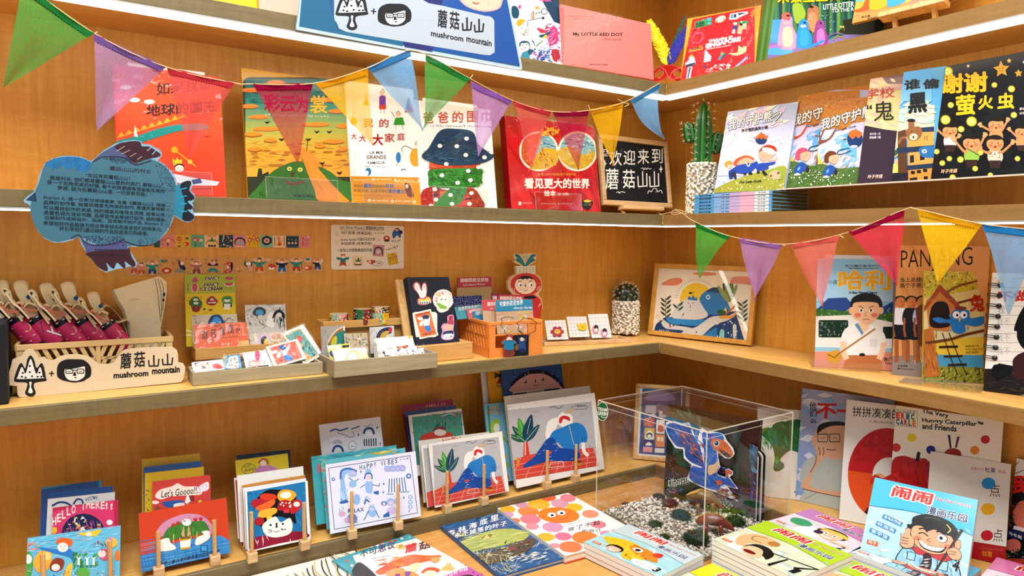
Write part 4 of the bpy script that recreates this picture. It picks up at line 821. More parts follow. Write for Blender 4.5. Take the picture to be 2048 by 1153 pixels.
def black(a):
 a.G('#4a9cd8','#7ab0c8',360,150,700,440);a.P('#d8d2a8',340,520,720,470,720,760,340,760);a.hatch(['#b8c8b8','#8ab8c8','#d8d8b8','#a8c0b0'],50,370,440,700,620,110,40,0,30,3);a.P('#e2c8a0',340,700,420,640,420,900,340,940)
 a.T('#141414','谁',470,345,596,330,82,.06);a.T('#141414','偷',630,335,760,320,78,.06);a.T('#141414','黑',505,540,655,525,158,.06)
 a.P('#8a5a3a',500,620,552,615,552,660,500,668);a.E('#1c1414',526,604,36,14);a.P('#5a3a22',410,700,480,680,500,1150,410,1150);a.P('#d0964a',495,720,720,690,720,840,495,850);a.P('#26344c',560,670,720,655,720,700,600,705);a.P('#26344c',400,840,720,815,720,860,400,885);a.P('#d0964a',500,880,720,860,720,990,500,1000);a.P('#1c1c22',515,905,548,900,550,962,515,968);a.P('#1c1c22',600,890,640,888,640,940,600,945);a.P('#26344c',490,990,720,970,720,1010,490,1030);a.P('#c8883e',500,1030,720,1010,720,1160,500,1160)
 for x,y in ((540,1050),(592,1042),(645,1032),(530,1110),(560,1105),(650,1095)): a.Rr('#241a14',x-18,y-14,x+18,y+14,6)
 for x in (640,660): a.Ln('#1c1c22',5,x,735,x,775)
 a.B('#8a5a34',480,720,490,680,530,665,590,655,618,690,610,740,560,780,510,770);a.E('#d8c0a0',545,745,36,30,-10);a.E('#5a2a1c',545,748,8,12);a.Ln('#8a5a34',22,480,750,440,760,420,800,sm=1);a.E('#2a1a14',530,700,5)
 a.B('#2a6a9c',590,870,600,840,650,825,720,830,720,920,620,915);a.E('#b8d0dc',638,868,22,18);a.E('#1c1c2c',640,868,7);a.P('#3a5a3a',350,860,400,855,410,890,360,930);a.P('#e2d06a',350,980,412,970,412,1050,350,1055);a.P('#c8a88a',385,940,412,930,412,975,380,980);a.P('#26202a',350,1060,500,1050,500,1160,350,1160)
F=st_x(1783.5,1866,((1787,147),(1862,137.5)),ZR,(-.2,-.186),9,366);F.O.z=ZR
book('picture_book','light blue picture book with a brown bear peering round an ochre building',F,.007,'#5aa2cc',black,X2,group='picture books beside the tall cactus',hard=False)
def firefly(a):
 a.P('#0b0d12',600,0,1700,0,1700,1300,600,1300);a.hatch(['#101a1c','#141c16','#0e1420'],60,700,500,1480,1080,200,60,20,60,3);a.hatch(['#12203a'],20,700,100,900,260,100,40,-20,30,2)
 def kid(x,y,k,shirt,arms,flip=1,hair='#1c130e'):
  a.B(shirt,x-50*k,y+60*k,x+50*k,y+60*k,x+58*k,y+150*k,x-52*k,y+150*k);a.P('#3a2420',x-48*k,y+145*k,x+52*k,y+145*k,x+44*k,y+210*k,x-40*k,y+210*k)
  for ex,ey,hx,hy in arms:
   a.Ln('#c08456',26*k,x+ex*k*.5,y+75*k,x+ex*k,y+(75+ey)/2*k,x+hx*k,y+hy*k,sm=1,taper=.3);a.E('#d09a68',x+hx*k,y+hy*k,17*k)
   for d in range(5): q=-1.57+(d-2)*.42+(.5 if hx>0 else -.5);a.Ln('#d09a68',9*k,x+hx*k,y+hy*k,x+hx*k+30*k*math.cos(q),y+hy*k+30*k*math.sin(q))
  a.E(hair,x,y-22*k,76*k,52*k);a.B('#c88e5c',x-70*k,y-14*k,x-40*k,y-34*k,x+20*k,y-30*k,x+66*k,y-30*k,x+70*k,y+24*k,x+30*k,y+62*k,x-30*k,y+60*k,x-66*k,y+26*k)
  for s in (-1,1): a.E('#d86a4a',x+s*38*k,y+18*k,17*k,13*k);a.E('#1c130e',x+s*26*k,y-4*k,5*k)
  a.E('#8a2a1c',x+2*k,y+30*k,13*k,9*k)
 kid(1248,640,.9,'#c88e5c',[(-60,30,-145,8),(60,20,110,-40)]);kid(855,690,.85,'#d2ccc2',[(-60,20,-130,-10),(60,80,90,60)]);kid(1240,800,1.0,'#cbbba4',[(-70,80,-120,55),(70,60,150,-5)]);kid(1470,700,.8,'#c88e5c',[(-60,20,-130,-20),(60,20,110,-20)]);kid(1040,795,1.0,'#8ab04a',[(-70,60,-150,-30),(60,30,112,-60)])
 a.Ln('#2a3a1a',5,1000,840,1100,900);a.dots('#5a4a3a',14,1190,870,1290,930,3,5,4)
 for x,y,r in ((835,185,46),(818,598,44),(1040,612,47),(862,472,28),(1234,300,26),(1380,334,32),(950,678,30),(1402,558,29),(742,870,26),(850,930,25),(946,938,30),(790,968,26),(1432,930,25),(1118,880,26),(1072,1016,26),(878,1090,28),(1200,1070,24)):
  a.E('#8a7a24',x,y,r,r*.95);a.E('#d8c840',x,y,r*.84,r*.8);a.E('#ece27a',x,y,r*.55,r*.5);a.Ln('#4a4012',3,x-5,y-6,x-4,y+7);a.Ln('#4a4012',3,x+4,y-6,x+6,y+7)
 def star(x,y,r,c,rot=-95):
  p=[]
  for i in range(10): q=math.radians(rot+36*i);k=r if i % 2==0 else r*.48;p+=[x+k*math.cos(q),y+k*math.sin(q)]
  a.P(c,*p)
 star(1294,165,72,'#e0a234');star(1440,200,36,'#dca43c');star(1360,93,22,'#e6bc5c');star(750,210,18,'#e2cfa0');star(1010,138,16,'#d8c8a0');star(1486,105,14,'#ddd')
 a.E('#3a2412',1278,158,5);a.E('#3a2412',1305,156,5);a.Ln('#3a2412',4,1276,176,1292,183,1308,175,sm=1);a.E('#3a2412',1434,198,3);a.E('#3a2412',1448,197,3)
 a.T('#e6b422','谢谢',782,372,1170,352,156,.05);a.T('#e6b422','萤',910,560,1066,548,165,.05);a.T('#e6b422','火',1100,510,1220,500,112,.05);a.T('#e6b422','虫',1265,508,1400,498,130,.05)
 a.T('#d8d0c8','蒙冰 著',1450,515,1520,510,20,.02);a.T('#d8d0c8','庄浩 图',1450,552,1520,548,20,.02);a.T('#d8b088','玲子传媒',776,1056,914,1050,34,.03,.2)
F=st_x(1861.5,2096,((1862.5,127),(2048,116)),ZR,(-.19,-.19),9,360);F.O.z=ZR
book('picture_book','black picture book of children among glowing fireflies and yellow stars',F,.006,'#0b0d12',firefly,X2,group='picture books beside the tall cactus',hard=False)
t=thing('acrylic_riser','long clear riser lifting the row of picture books beside the tall cactus','display stand',V((-.13,-.8,ZM)))
y0,y1=onx(1560,380,-.2).y,-1.3;m=MB();wbox(m,-.215,-.06,y1,y0,ZR-.0045,ZR-.0015);m.build('top_plate',ACRYL,t)
m=MB();wbox(m,-.2155,-.215,y1,y0,ZR-.0045,ZR-.001);m.build('polished_edge',AEDGE,t)
for y in (y0-.003,-.95,y1): m=MB();wbox(m,-.2,-.07,y,y+.003,ZM+.0005,ZR-.0045);m.build('leg_plate',ACRYL,t)
# ---------------------------------------------------------------- wide shelf, back wall: crate, signs, sticker trays
X7,X8,X9,Y1_,Y2_,Y3_=(0,540,6.405),(160,540,4.433),(360,540,7.207),(370,590,6.069),(600,590,6.783),(290,455,5.535)
XE,XF,XH,XI=(0,260,3.8425),(0,530,3.8425),(600,430,3.3917),(900,490,4.805)
def px(X,x,y): return X[0]+x/X[2],X[1]+y/X[2]
def hit(F,X,x,y): return onp(*px(X,x,y),F.O,F.N)
def lean_plane(FT,d,lean,z=None):
 """a plane leaning back, its foot d behind the front face FT"""
 P=FT.p(0,0,-d);P.z=FT.O.z+.003 if z is None else z;nh=FT.U.cross(Z).normalized();a=math.radians(lean)
 return Fr(P,FT.U,Z*math.cos(a)-nh*math.sin(a))
def onplane(F0,X,bl,br,tl,n=0):
 G=Fr(F0.p(0,0,n),F0.U,F0.V);A,B,C=(hit(G,X,*q)for q in (bl,br,tl));U=(B-A).normalized();f=Fr(A,U,G.N.cross(U));f.w=(B-A).length;f.h=(C-A).dot(f.V);return f
def pack(name,label,F,c,art,X,group=None,film_=True,cat='sticker pack',clear=False,sd=1,n=0):
 t=thing(name,label,cat,F.p(F.w/2,0,-.001),group);m=MB();m.box(F,0,F.w,0,F.h,-.0014,0,c);paint(m,F,X,art)
 m.build('sticker_sheet',PRINT,t)
 if film_: film(F,.0016,t,6,.0009,seed=sd)
 return t
# fish-shaped notice
OUT=(182,540,215,508,258,478,285,420,305,340,340,260,400,222,470,202,540,198,620,208,680,232,700,240,720,225,800,155,880,108,960,84,1040,76,1085,88,1095,108,1150,112,1180,130,1222,150,1245,180,1238,208,1210,232,1260,262,1320,320,1355,380,1362,425,1400,402,1440,388,1472,400,1476,440,1462,470,1490,490,1502,515,1490,545,1478,560,1488,590,1480,610,1498,650,1490,690,1450,712,1410,705,1370,680,1338,660,1310,740,1270,800,1210,860,1120,895,1020,900,985,890,1000,930,1030,980,1056,1030,1040,1060,1000,1050,960,1062,900,1070,850,1085,815,1097,770,1075,720,1020,660,940,620,870,605,815,560,845,490,865,420,868,350,840,290,780,255,710,238,640,235,590,210,565,190,560)
def fish(a):
 n='#12244a'
 a.B('#3f6c7b',232,600,250,520,300,400,320,330,350,265,470,212,620,218,700,255,800,180,900,150,1200,240,1300,320,1350,420,1355,560,1300,740,1210,850,1120,885,1010,890,920,900,800,900,640,830,540,840,440,860,340,825,270,740,240,660)
 a.B('#1c6a98',345,262,400,228,480,208,560,206,640,220,695,250,702,280,680,310,650,322,600,318,572,285,540,300,505,298,475,270,450,282,420,296,390,290);a.hatch('#155a88',22,400,215,690,300,60,7,-70,30,3)
 a.P(n,200,540,270,478,282,552);a.P('#0f3f5c',215,538,262,495,272,545)
 a.B('#4a5478',712,240,790,172,880,122,960,95,1000,180,1060,250,1034,268,960,215,860,205,780,212);a.B('#3b1420',880,130,960,94,1050,86,1082,100,1090,125,1150,130,1205,165,1232,185,1220,205,1130,225,1060,250,1020,250,960,190)
 for p in ((895,165,960,125),(935,185,1000,155),(1000,205,1045,180),(1055,228,1090,205)): a.Ln('#b9a89c',4,*p)
 a.Ln('#2a1230',7,708,250,780,212,860,206,960,216,1036,268,1160,238,sm=1);a.Ln('#8fb0bc',6,1130,160,1170,130);a.Ln('#8fb0bc',6,1170,190,1200,155)
 a.B('#4a5078',612,825,660,870,820,885,945,850,965,945,700,965,650,900);a.B('#3b1420',660,950,760,930,965,920,990,900,1010,970,1042,1030,1020,1052,960,1010,965,1050,950,1062,900,1020,880,1060,860,1062,815,1020,830,1070,810,1085,750,1050,700,990)
 a.Ln('#2a1230',8,545,835,605,808,650,860,730,888,820,885,900,868,950,842,965,860,1060,890,1160,885,1225,850,sm=1)
 a.P('#1f7a92',1350,430,1400,408,1440,500,1450,600,1400,690,1335,650,1345,560);a.B('#0b1424',1385,430,1440,392,1470,405,1455,465,1495,515,1478,540,1440,550,1480,590,1470,610,1440,615,1490,660,1480,690,1440,702,1400,680,1420,560)
 for y in (458,515,570,625): a.Ln('#2a9aae',8,1390,y,1435,y-(460-y)*.08-12)
 a.dots('#2a3050',260,800,210,1050,260,1.5,4,3,1,lambda x,y: y<262-abs(x-930)*.3);a.dots('#2a3050',320,1190,240,1345,480,1.2,3.6,4,1,lambda x,y: (x-1190)/150-(y-240)/420>-.1);a.dots('#2a3050',300,640,815,960,890,1.5,4,5);a.dots('#2a3050',90,1060,830,1250,890,1.5,3.4,6);a.dots('#2a3050',160,1270,560,1345,760,1.2,3,7);a.dots('#3f6fae',40,1230,430,1330,520,1.5,3,8)
 c='#10141e'
 a.T('#2a1a34','蘑菇山山的村长',842,312,1162,338,34,.025)
 for s,x0,y0,x1,y1 in (('“欢迎来到蘑菇山山！',658,364,1000,390),('我是村长, 他们都是蘑菇山山里的村民们, 蘑菇山山',384,382,1238,446),('是一个无拘无束的村落, 每个村民都拥有孩童般无限的',362,416,1262,486),('梦想, 因为在蘑菇山山里, 一切皆有可能！”',442,460,1168,514),('Shanlyn C. 是一位新加坡插画家, 也是《蘑菇山山》插画',334,534,1268,596),('品牌的创作者, 她喜欢随意无拘束的创作, 周遭的事物都',334,572,1266,626),('可以是她创作的灵感, 她的插画风格很古灵精, 经常以俏',334,612,1264,668),('皮暖色调为活动书籍, 品牌宣传品等进行创作, 她的插画',336,650,1264,706),('也被制作成明信片、贴纸、耳饰等不同产品, Shanlyn C.',340,690,1262,740),('希望她的作品能够为观众带来快乐和激发他们的想象力,',334,730,1242,780),('并引导他们通过她的作品创造自己的故事。',456,772,1140,812)):
  a.T(c,s,x0,y0,x1,y1,32,.012)
 a.T('#141018','www.shanlync.com',724,936,960,936,26,.02);a.T('#141018','Instagram: Shanlync',690,974,975,978,24,.02)
board('notice_board','fish-shaped blue notice of small handwriting, fixed to the lit shelf edge','sign',(V((0,-D-.03,0)),NY),XE,OUT,.006,'#3f6c7b',fish,'#7fa6b8')
m=MB();O=ony(200,398,-D-.024);
# washi tape samples and the note card on the wall
def tape1(a):
 b=(98,166,334,506,658,818,974,1120,1274,1414,1560,1700,1842);cs=('#2a5a4a','#d98a7c','#d8ae24','#6faa88','#e6c08a','#15404a','#d98c92','#dcae1c','#86b49a','#e6c49a','#123f48','#d88a88');k='#22302c'
 for i in range(12): a.P(cs[i],b[i],80,b[i+1],80,b[i+1],236,b[i],236)
 a.E('#c8785a',252,140,44,24);a.E('#ecc9b4',258,145,22);a.P('#1c1c1c',244,175,262,175,256,205,248,205);a.Ln('#c8583a',8,190,150,220,130,290,130,330,165,sm=1)
 a.E('#b8481c',380,128,30,24);a.E('#dcae1c',370,128,10);a.E('#dcae1c',392,128,10);a.E('#c8441c',455,185,36,22);a.E('#ecc9a4',440,188,14,10);a.P('#5a6a2a',440,130,460,105,490,125,470,140);a.P(k,360,205,398,205,398,216,360,216);a.E(k,372,170,8,5);a.E(k,392,168,8,5)
 a.E('#c8484a',560,135,24,26);a.E('#ecc9b4',556,140,12);a.E('#ecc0a4',620,145,18);a.Ln(k,5,560,160,560,210);a.Ln(k,5,620,165,604,210);a.P(k,535,180,560,200,582,182,560,214)
 a.P('#2f7a4a',700,130,720,145,740,105,760,145,785,128,770,160,712,160);a.Ln('#b8482c',8,675,190,690,155,715,150,sm=1);a.Ln('#b8482c',8,806,190,792,155,768,150,sm=1);a.P(k,696,195,712,190,725,205,740,190,755,205,770,190,786,195,782,215,700,215);a.P('#b8482c',695,92,785,92,785,100,695,100)
 a.dots(['#d8a88a','#5aa08a','#c8c8a0','#c8786a'],26,832,95,962,220,5,11,3)
 a.E('#1c2a3c',1050,165,62,56);a.E('#d98c92',1050,175,50,48);a.E('#9aa8b0',1050,172,38,24);a.P('#e6b0a0',1000,205,1100,205,1100,222,1000,222);a.P('#d98c92',985,222,1115,222,1115,236,985,236)
 for x,y in ((1158,135),(1204,110),(1248,130)): a.B('#b8401c',x-20,y+22,x-8,y-18,x,y-26,x+10,y-16,x+22,y+20);a.E('#ecc9a4',x,y+6,9,13);a.Ln('#7a3a14',4,x,y+24,x+4,y+78)
 a.B('#132634',1345,92,1375,108,1400,120,1402,165,1380,185,1345,200,1310,188,1294,160,1296,122,1320,104);a.E('#e6b8a4',1346,148,32,28);a.E('#b8482c',1346,150,14)
 a.E('#d8902c',1488,185,30,22);a.E('#b8401c',1488,190,16,12);a.hatch('#b8401c',18,1470,105,1508,165,40,6,80,26,4);a.Ln(k,7,1435,110,1438,205);a.Ln(k,7,1542,110,1540,205)
 for i in range(6): a.P('#6aa08a',1568+i*22,92,1582+i*22,92,1575+i*22,110);a.P('#6aa08a',1568+i*22,220,1582+i*22,220,1575+i*22,205)
 for x in (1592,1630,1668): a.E('#e0a8a0',x,175,13);a.dots('#c8c8a0',3,x-6,125,x+6,150,3,5,x)
 a.P(k,1726,100,1742,125,1765,100,1745,135);a.P(k,1775,125,1792,145,1812,122,1794,155);a.Ln(k,4,1745,130,1748,200);a.E('#ecc9b4',1808,108,10);a.scr('#b8483a',1730,200,1800,200,40,5,3,4)
Fw=Fr(ony(308,495,-.0008),(1,0,0),Z);a0=Fw.uv(308,470);a1=Fw.uv(621,495);Fw.O=Fw.p(0,min(a0[1],a1[1])*0+Fw.uv(500,495.5)[1]);Fw.w=Fw.uv(621,480)[0];Fw.h=Fw.uv(450,470.5)[1]
m=MB();m.box(Fw,0,Fw.w,0,Fw.h,-.0004,0,'#d9a08a');paint(m,Fw,Y3_,tape1,.0003);tag(m.build('washi_tape_strip',PRINT,loc=Fw.p(Fw.w/2,0)),'strip of square patterned washi tape stuck on the wall beside the fish notice','tape','tape samples on the wall')
def tape2(a):
 sk,k,o,tl,nv='#ecd0b4','#1c1c24','#c8541c','#2f8a80','#1c2a4c'
 def body(x,y,hat,sh,tr,kk=1):
  a.B('#d9b088',x-44*kk,y+72*kk,x-40*kk,y-20*kk,x-70*kk,y-40*kk,x,y-70*kk,x+70*kk,y-40*kk,x+40*kk,y-10*kk,x+46*kk,y+72*kk)
  a.B(tr,x-40*kk,y+66*kk,x-30*kk,y+10*kk,x+30*kk,y+10*kk,x+42*kk,y+66*kk,x+14*kk,y+66*kk,x,y+36*kk,x-16*kk,y+66*kk);a.B(sh,x-62*kk,y-30*kk,x-30*kk,y-22*kk,x+30*kk,y-22*kk,x+62*kk,y-30*kk,x+56*kk,y-8*kk,x+32*kk,y+2*kk,x+30*kk,y+22*kk,x-30*kk,y+22*kk,x-32*kk,y+2*kk,x-56*kk,y-8*kk);a.E(sk,x,y-38*kk,20*kk,18*kk);a.B(hat,x-22*kk,y-40*kk,x-14*kk,y-62*kk,x+14*kk,y-62*kk,x+22*kk,y-40*kk,x,y-50*kk)
 for x,y,h,s,t,q in ((-120,440,o,'#c8786a',o,1),(-40,450,'#8a3a1c','#d98a6a',o,1),(80,440,'#b8401c',tl,'#2a4a7c',1.1),(570,440,'#c8541c','#a8686a','#8a4a2c',1.05),(1265,410,nv,tl,o,1.15),(1515,420,'#b8501c',nv,'#2f6aa8',1.05),(1675,410,'#b8401c',tl,'#b84a24',1.1),(1910,410,o,'#1c2030','#3a5a8c',.85)): body(x,y,h,s,t,q)
 a.E('#b8401c',240,480,56,34);a.E(sk,240,482,26,15);a.E('#b8401c',1405,435,40,30);a.E('#eee',1400,452,34,16);a.E('#d8483a',1402,440,22,12)
 a.B(nv,370,390,380,360,400,400,440,430,450,470,400,470,380,430);a.E(sk,410,400,20);a.B('#8a8a7a',320,490,370,460,440,480,430,500,360,500);a.P(k,695,400,808,400,808,425,695,425);a.E('#d8a8a0',752,395,30,22);a.B(tl,700,490,720,455,760,450,800,470,808,500,780,495,750,480,720,498)
 a.B('#c8441c',870,400,920,385,968,400,966,470,920,505,868,498,900,470,905,430);a.dots('#eee',20,875,392,960,498,4,6,2);a.E(sk,915,440,12,20);a.B('#1c1c1c',950,395,970,400,968,470,950,490);a.P(k,1025,475,1045,490,1065,470,1048,500);a.E('#e0b090',1020,460,16,12);a.E('#e0a090',1075,452,16,12)
 a.B(k,1095,400,1140,380,1185,395,1180,430,1150,445,1115,430);a.E('#e8e0d8',1145,405,30,22);a.P('#d8a090',1130,430,1175,425,1190,480,1150,490);a.E('#d8b0a0',1370,358,30,18);a.E('#e0a898',1800,360,44,30);a.E(tl,1800,355,28,14);a.B(o,1765,440,1800,425,1850,440,1840,470,1780,472);a.E(sk,1790,448,20,14);a.B('#d8c8b8',1930,400,1955,345,1970,370,1950,410);a.Ln('#9a3a1c',6,1730,410,1740,470,sm=1)
 a.dots(['#c8541c','#8a4a2c','#2f8a80'],26,160,350,1400,400,4,10,4,1.4);a.B('#3a8a7a',175,385,200,360,232,375,225,388);a.Ln('#c8683a',7,165,400,185,430);a.Ln('#c8683a',7,300,375,316,430);a.Ln('#c8683a',6,330,385,316,410)
F2=Fr(Fw.O,Fw.U,Fw.V);F2.O=F2.p(F2.uv(244,545)[0],F2.uv(450,551)[1]);F2.w=F2.uv(649,530)[0];F2.h=F2.uv(450,515)[1]
m=MB();m.box(F2,0,F2.w,0,F2.h,-.0004,0,'#fff');o=m.build('washi_tape_strip',FILM,loc=F2.p(F2.w/2,0));tag(o,'strip of clear washi tape printed with little dancing figures, stuck on the wall','tape','tape samples on the wall')
m=MB();paint(m,F2,Y3_,tape2,.0003);p=m.build('printed_figures',PRINT,o)if False else None
WLOC[o.name]=WLOC[o.name];q_=m.build('printed_figures',PRINT,o)
def note(a):
 k='#222'
 a.T(k,"Let's Dance, Woooo !! 蹦蹦跳跳没烦恼",268,96,566,104,24,.008);a.T(k,'PET 胶带 (带离型纸)',280,136,484,140,26,.01);a.T(k,'Quirky Garden 可爱的花花世界',272,182,506,178,24,.008);a.T(k,'和纸胶带 (带离型纸)',276,208,484,206,22,.01);a.T(k,'• 胶带上的图案都是的花香',256,252,486,250,22,.01);a.Ln('#555',2,268,102,330,105,420,102,566,108)
 a.E('#e6c8bc',248,134,12,14);a.E('#ecd0b4',246,182,10,13);a.scr(k,500,130,570,126,12,4,3,3);a.scr(k,614,186,680,180,14,7,4,2.5)
 a.B('#2a6aa8',622,130,640,100,670,95,682,120,676,158,655,140,632,162);a.E('#1c1c2c',680,118,14,12);a.E('#ecd0b4',652,100,10);a.P('#b8401c',640,92,668,86,664,98,644,100);a.E('#b8402c',585,160,22,18);a.E('#111',586,176,20,6);a.E('#eed',585,158,10,6)
 a.P('#c88a90',494,204,570,206,564,284,490,278);a.Ln('#2a2040',8,502,268,506,232,530,220,552,234,556,268,sm=1);a.E('#ccc8d0',528,250,16,14)
 a.B('#2f8078',248,288,290,292,328,286,326,304,308,306,306,324,272,324,270,306,250,304);a.P('#b8401c',274,268,304,268,302,284,276,284);a.E('#ecd0b4',289,286,13,11);a.P('#b8482c',270,322,306,322,312,350,292,340,286,340,262,350)
 a.P('#e6cfa8',354,278,426,280,424,350,352,348);a.P('#2f7a4a',366,300,384,308,392,286,402,308,416,298,404,318,378,318);a.Ln('#b8582c',4,362,335,375,318);a.Ln('#b8582c',4,418,335,405,318);a.P('#1c1c1c',366,334,414,334,412,342,368,342)
 a.B('#b8401c',450,312,480,306,508,312,500,328,470,332);a.E('#ecd0b4',470,318,10);a.Ln('#333',2.5,482,332,510,320,540,314,558,330,540,346,510,346,482,334,sm=1);a.T(k,'GIRL',520,336,548,334,12,.01)
 a.P('#d8b41c',586,264,652,256,664,332,598,342)
 for x,y in ((606,300),(626,276),(648,290)): a.E('#b8401c',x,y,9,11);a.E('#eed',x,y+2,4,5);a.Ln('#7a3a14',2.5,x,y+10,x+3,y+34)
 a.E('#e6c0b4',532,170,12,10);a.scr(k,576,250,664,222,18,6,6,3)
Fn=Fr(Fw.O,Fw.U,Fw.V);Fn.O=Fn.p(Fn.uv(661.5,500)[0],Fn.uv(730,539)[1]);Fn.w=Fn.uv(807,495)[0];Fn.h=Fn.uv(730,451)[1];m=MB();r_=.006
pts=[]
for cx,cy,a0 in ((Fn.w-r_,Fn.h-r_,0),(r_,Fn.h-r_,90),(r_,r_,180),(Fn.w-r_,r_,270)):
 for k in range(5): q=math.radians(a0+k*22.5);pts.append((cx+r_*math.cos(q),cy+r_*math.sin(q)))
m.prism(Fn,pts,-.0005,.003,'#e8ddc9');paint(m,Fn,XH,note,.0033);tag(m.build('note_card',BOARD,loc=Fn.p(Fn.w/2,0)),'cream rounded card of handwritten notes and tiny drawings on the wall','card')
# white shop sign and the crate behind it
A,B=onz(40,796.5,ZS),onz(348,768.5,ZS);U=(B-A).normalized();nS=U.cross(Z).normalized();FS=Fr(A,U,Z);FS.w=(B-A).length
def wsign(a): mush(a,236,888,1.78,'#141414','#e6e3dc');a.Ln('#141414',9,378,838,416,838);a.Ln('#141414',9,398,820,396,858);bob(a,570,822,1.72,'#141414','#e2ddd2');moon(a,926,804,1348,760,118);a.T('#141414','mushroom',872,878,1140,858,48,.04);a.T('#141414','mountain',1168,846,1382,830,50,.04)
board('shop_sign','white cloud-edged foam sign with mushroom and bob-haired face, standing before the crate','sign',(A+Z*.001,nS),XF,(150,1022,135,1000,130,935,70,930,52,905,60,860,80,800,95,735,140,715,165,710,185,670,215,655,250,655,280,690,300,725,340,715,360,735,400,745,420,735,460,710,520,698,600,695,680,710,730,745,760,770,830,770,870,762,900,720,930,680,960,660,1060,645,1200,640,1330,638,1360,660,1368,690,1370,755,1410,765,1425,790,1420,840,1405,890,1390,905,1340,912,1200,925,800,965,400,1003,180,1022),.012,'#e4e2dd',wsign,'#d8c4a4')
Pc=FS.p(0,0,-.022);FC=Fr(onp(36,780,Pc,nS),U,Z);FC.O.z=ZS+.0005;FC.w=FC.uv(345,750)[0];FC.h=FC.uv(190,681)[1];dC=.125
t=thing('storage_crate','cream slotted plastic crate of rolled tote bags behind the white shop sign','crate',FC.p(FC.w/2,0,-dC/2));cr_='#cfb078'
def crate_wall(m,F,w,h,c,slots,mir=True,top=.012,bot=.012,post=.012,s0=.2):
 m.box(F,0,w,h-top,h,-.004,.003,c,bev=.001);m.box(F,0,w,0,bot,-.003,0,c);m.box(F,0,post,bot,h-top,-.003,.001,c);m.box(F,w-post,w,bot,h-top,-.003,.001,c)
 rows=max(1,round((h-top-bot)/.03));iw=(w-2*post);rh=(h-top-bot)/rows;m.box(F,w/2-.004,w/2+.004,bot,h-top,-.003,.001,c)
 for r in range(rows):
  v0=bot+r*rh
  if r: m.box(F,post,w-post,v0-.0028,v0+.0028,-.003,0,c)
  for k in range(slots):
   u=post+iw*(k+.5)/slots;k2=iw/slots*.27;sh=rh*.45*(-1 if u<w/2 or not mir else 1)
   m.prism(F,[(max(post,u-k2-sh/2),v0),(min(w-post,u+k2-sh/2),v0),(min(w-post,u+k2+sh/2),v0+rh),(max(post,u-k2+sh/2),v0+rh)],-.003,0,c)
m=MB();crate_wall(m,FC,FC.w,FC.h,cr_,16);m.build('front_wall',PLAST,t)
m=MB();crate_wall(m,Fr(FC.p(FC.w,0,-dC),-FC.U,Z),FC.w,FC.h,cr_,16);m.build('rear_wall',PLAST,t)
m=MB();crate_wall(m,Fr(FC.p(0,0,-dC),FC.N,Z),dC,FC.h,cr_,8);m.build('end_wall',PLAST,t);m=MB();crate_wall(m,Fr(FC.p(FC.w,0,0),-FC.N,Z),dC,FC.h,cr_,8);m.build('end_wall',PLAST,t)
m=MB();m.box(FC,.003,FC.w-.003,.0,.004,-dC+.003,-.003,cr_);m.build('crate_floor',PLAST,t)
FR=FC.sh(0,0,-.055);rp=lambda x,y,n=0: FR.p(*FR.uv(x/6.405,540+y/6.405),n)
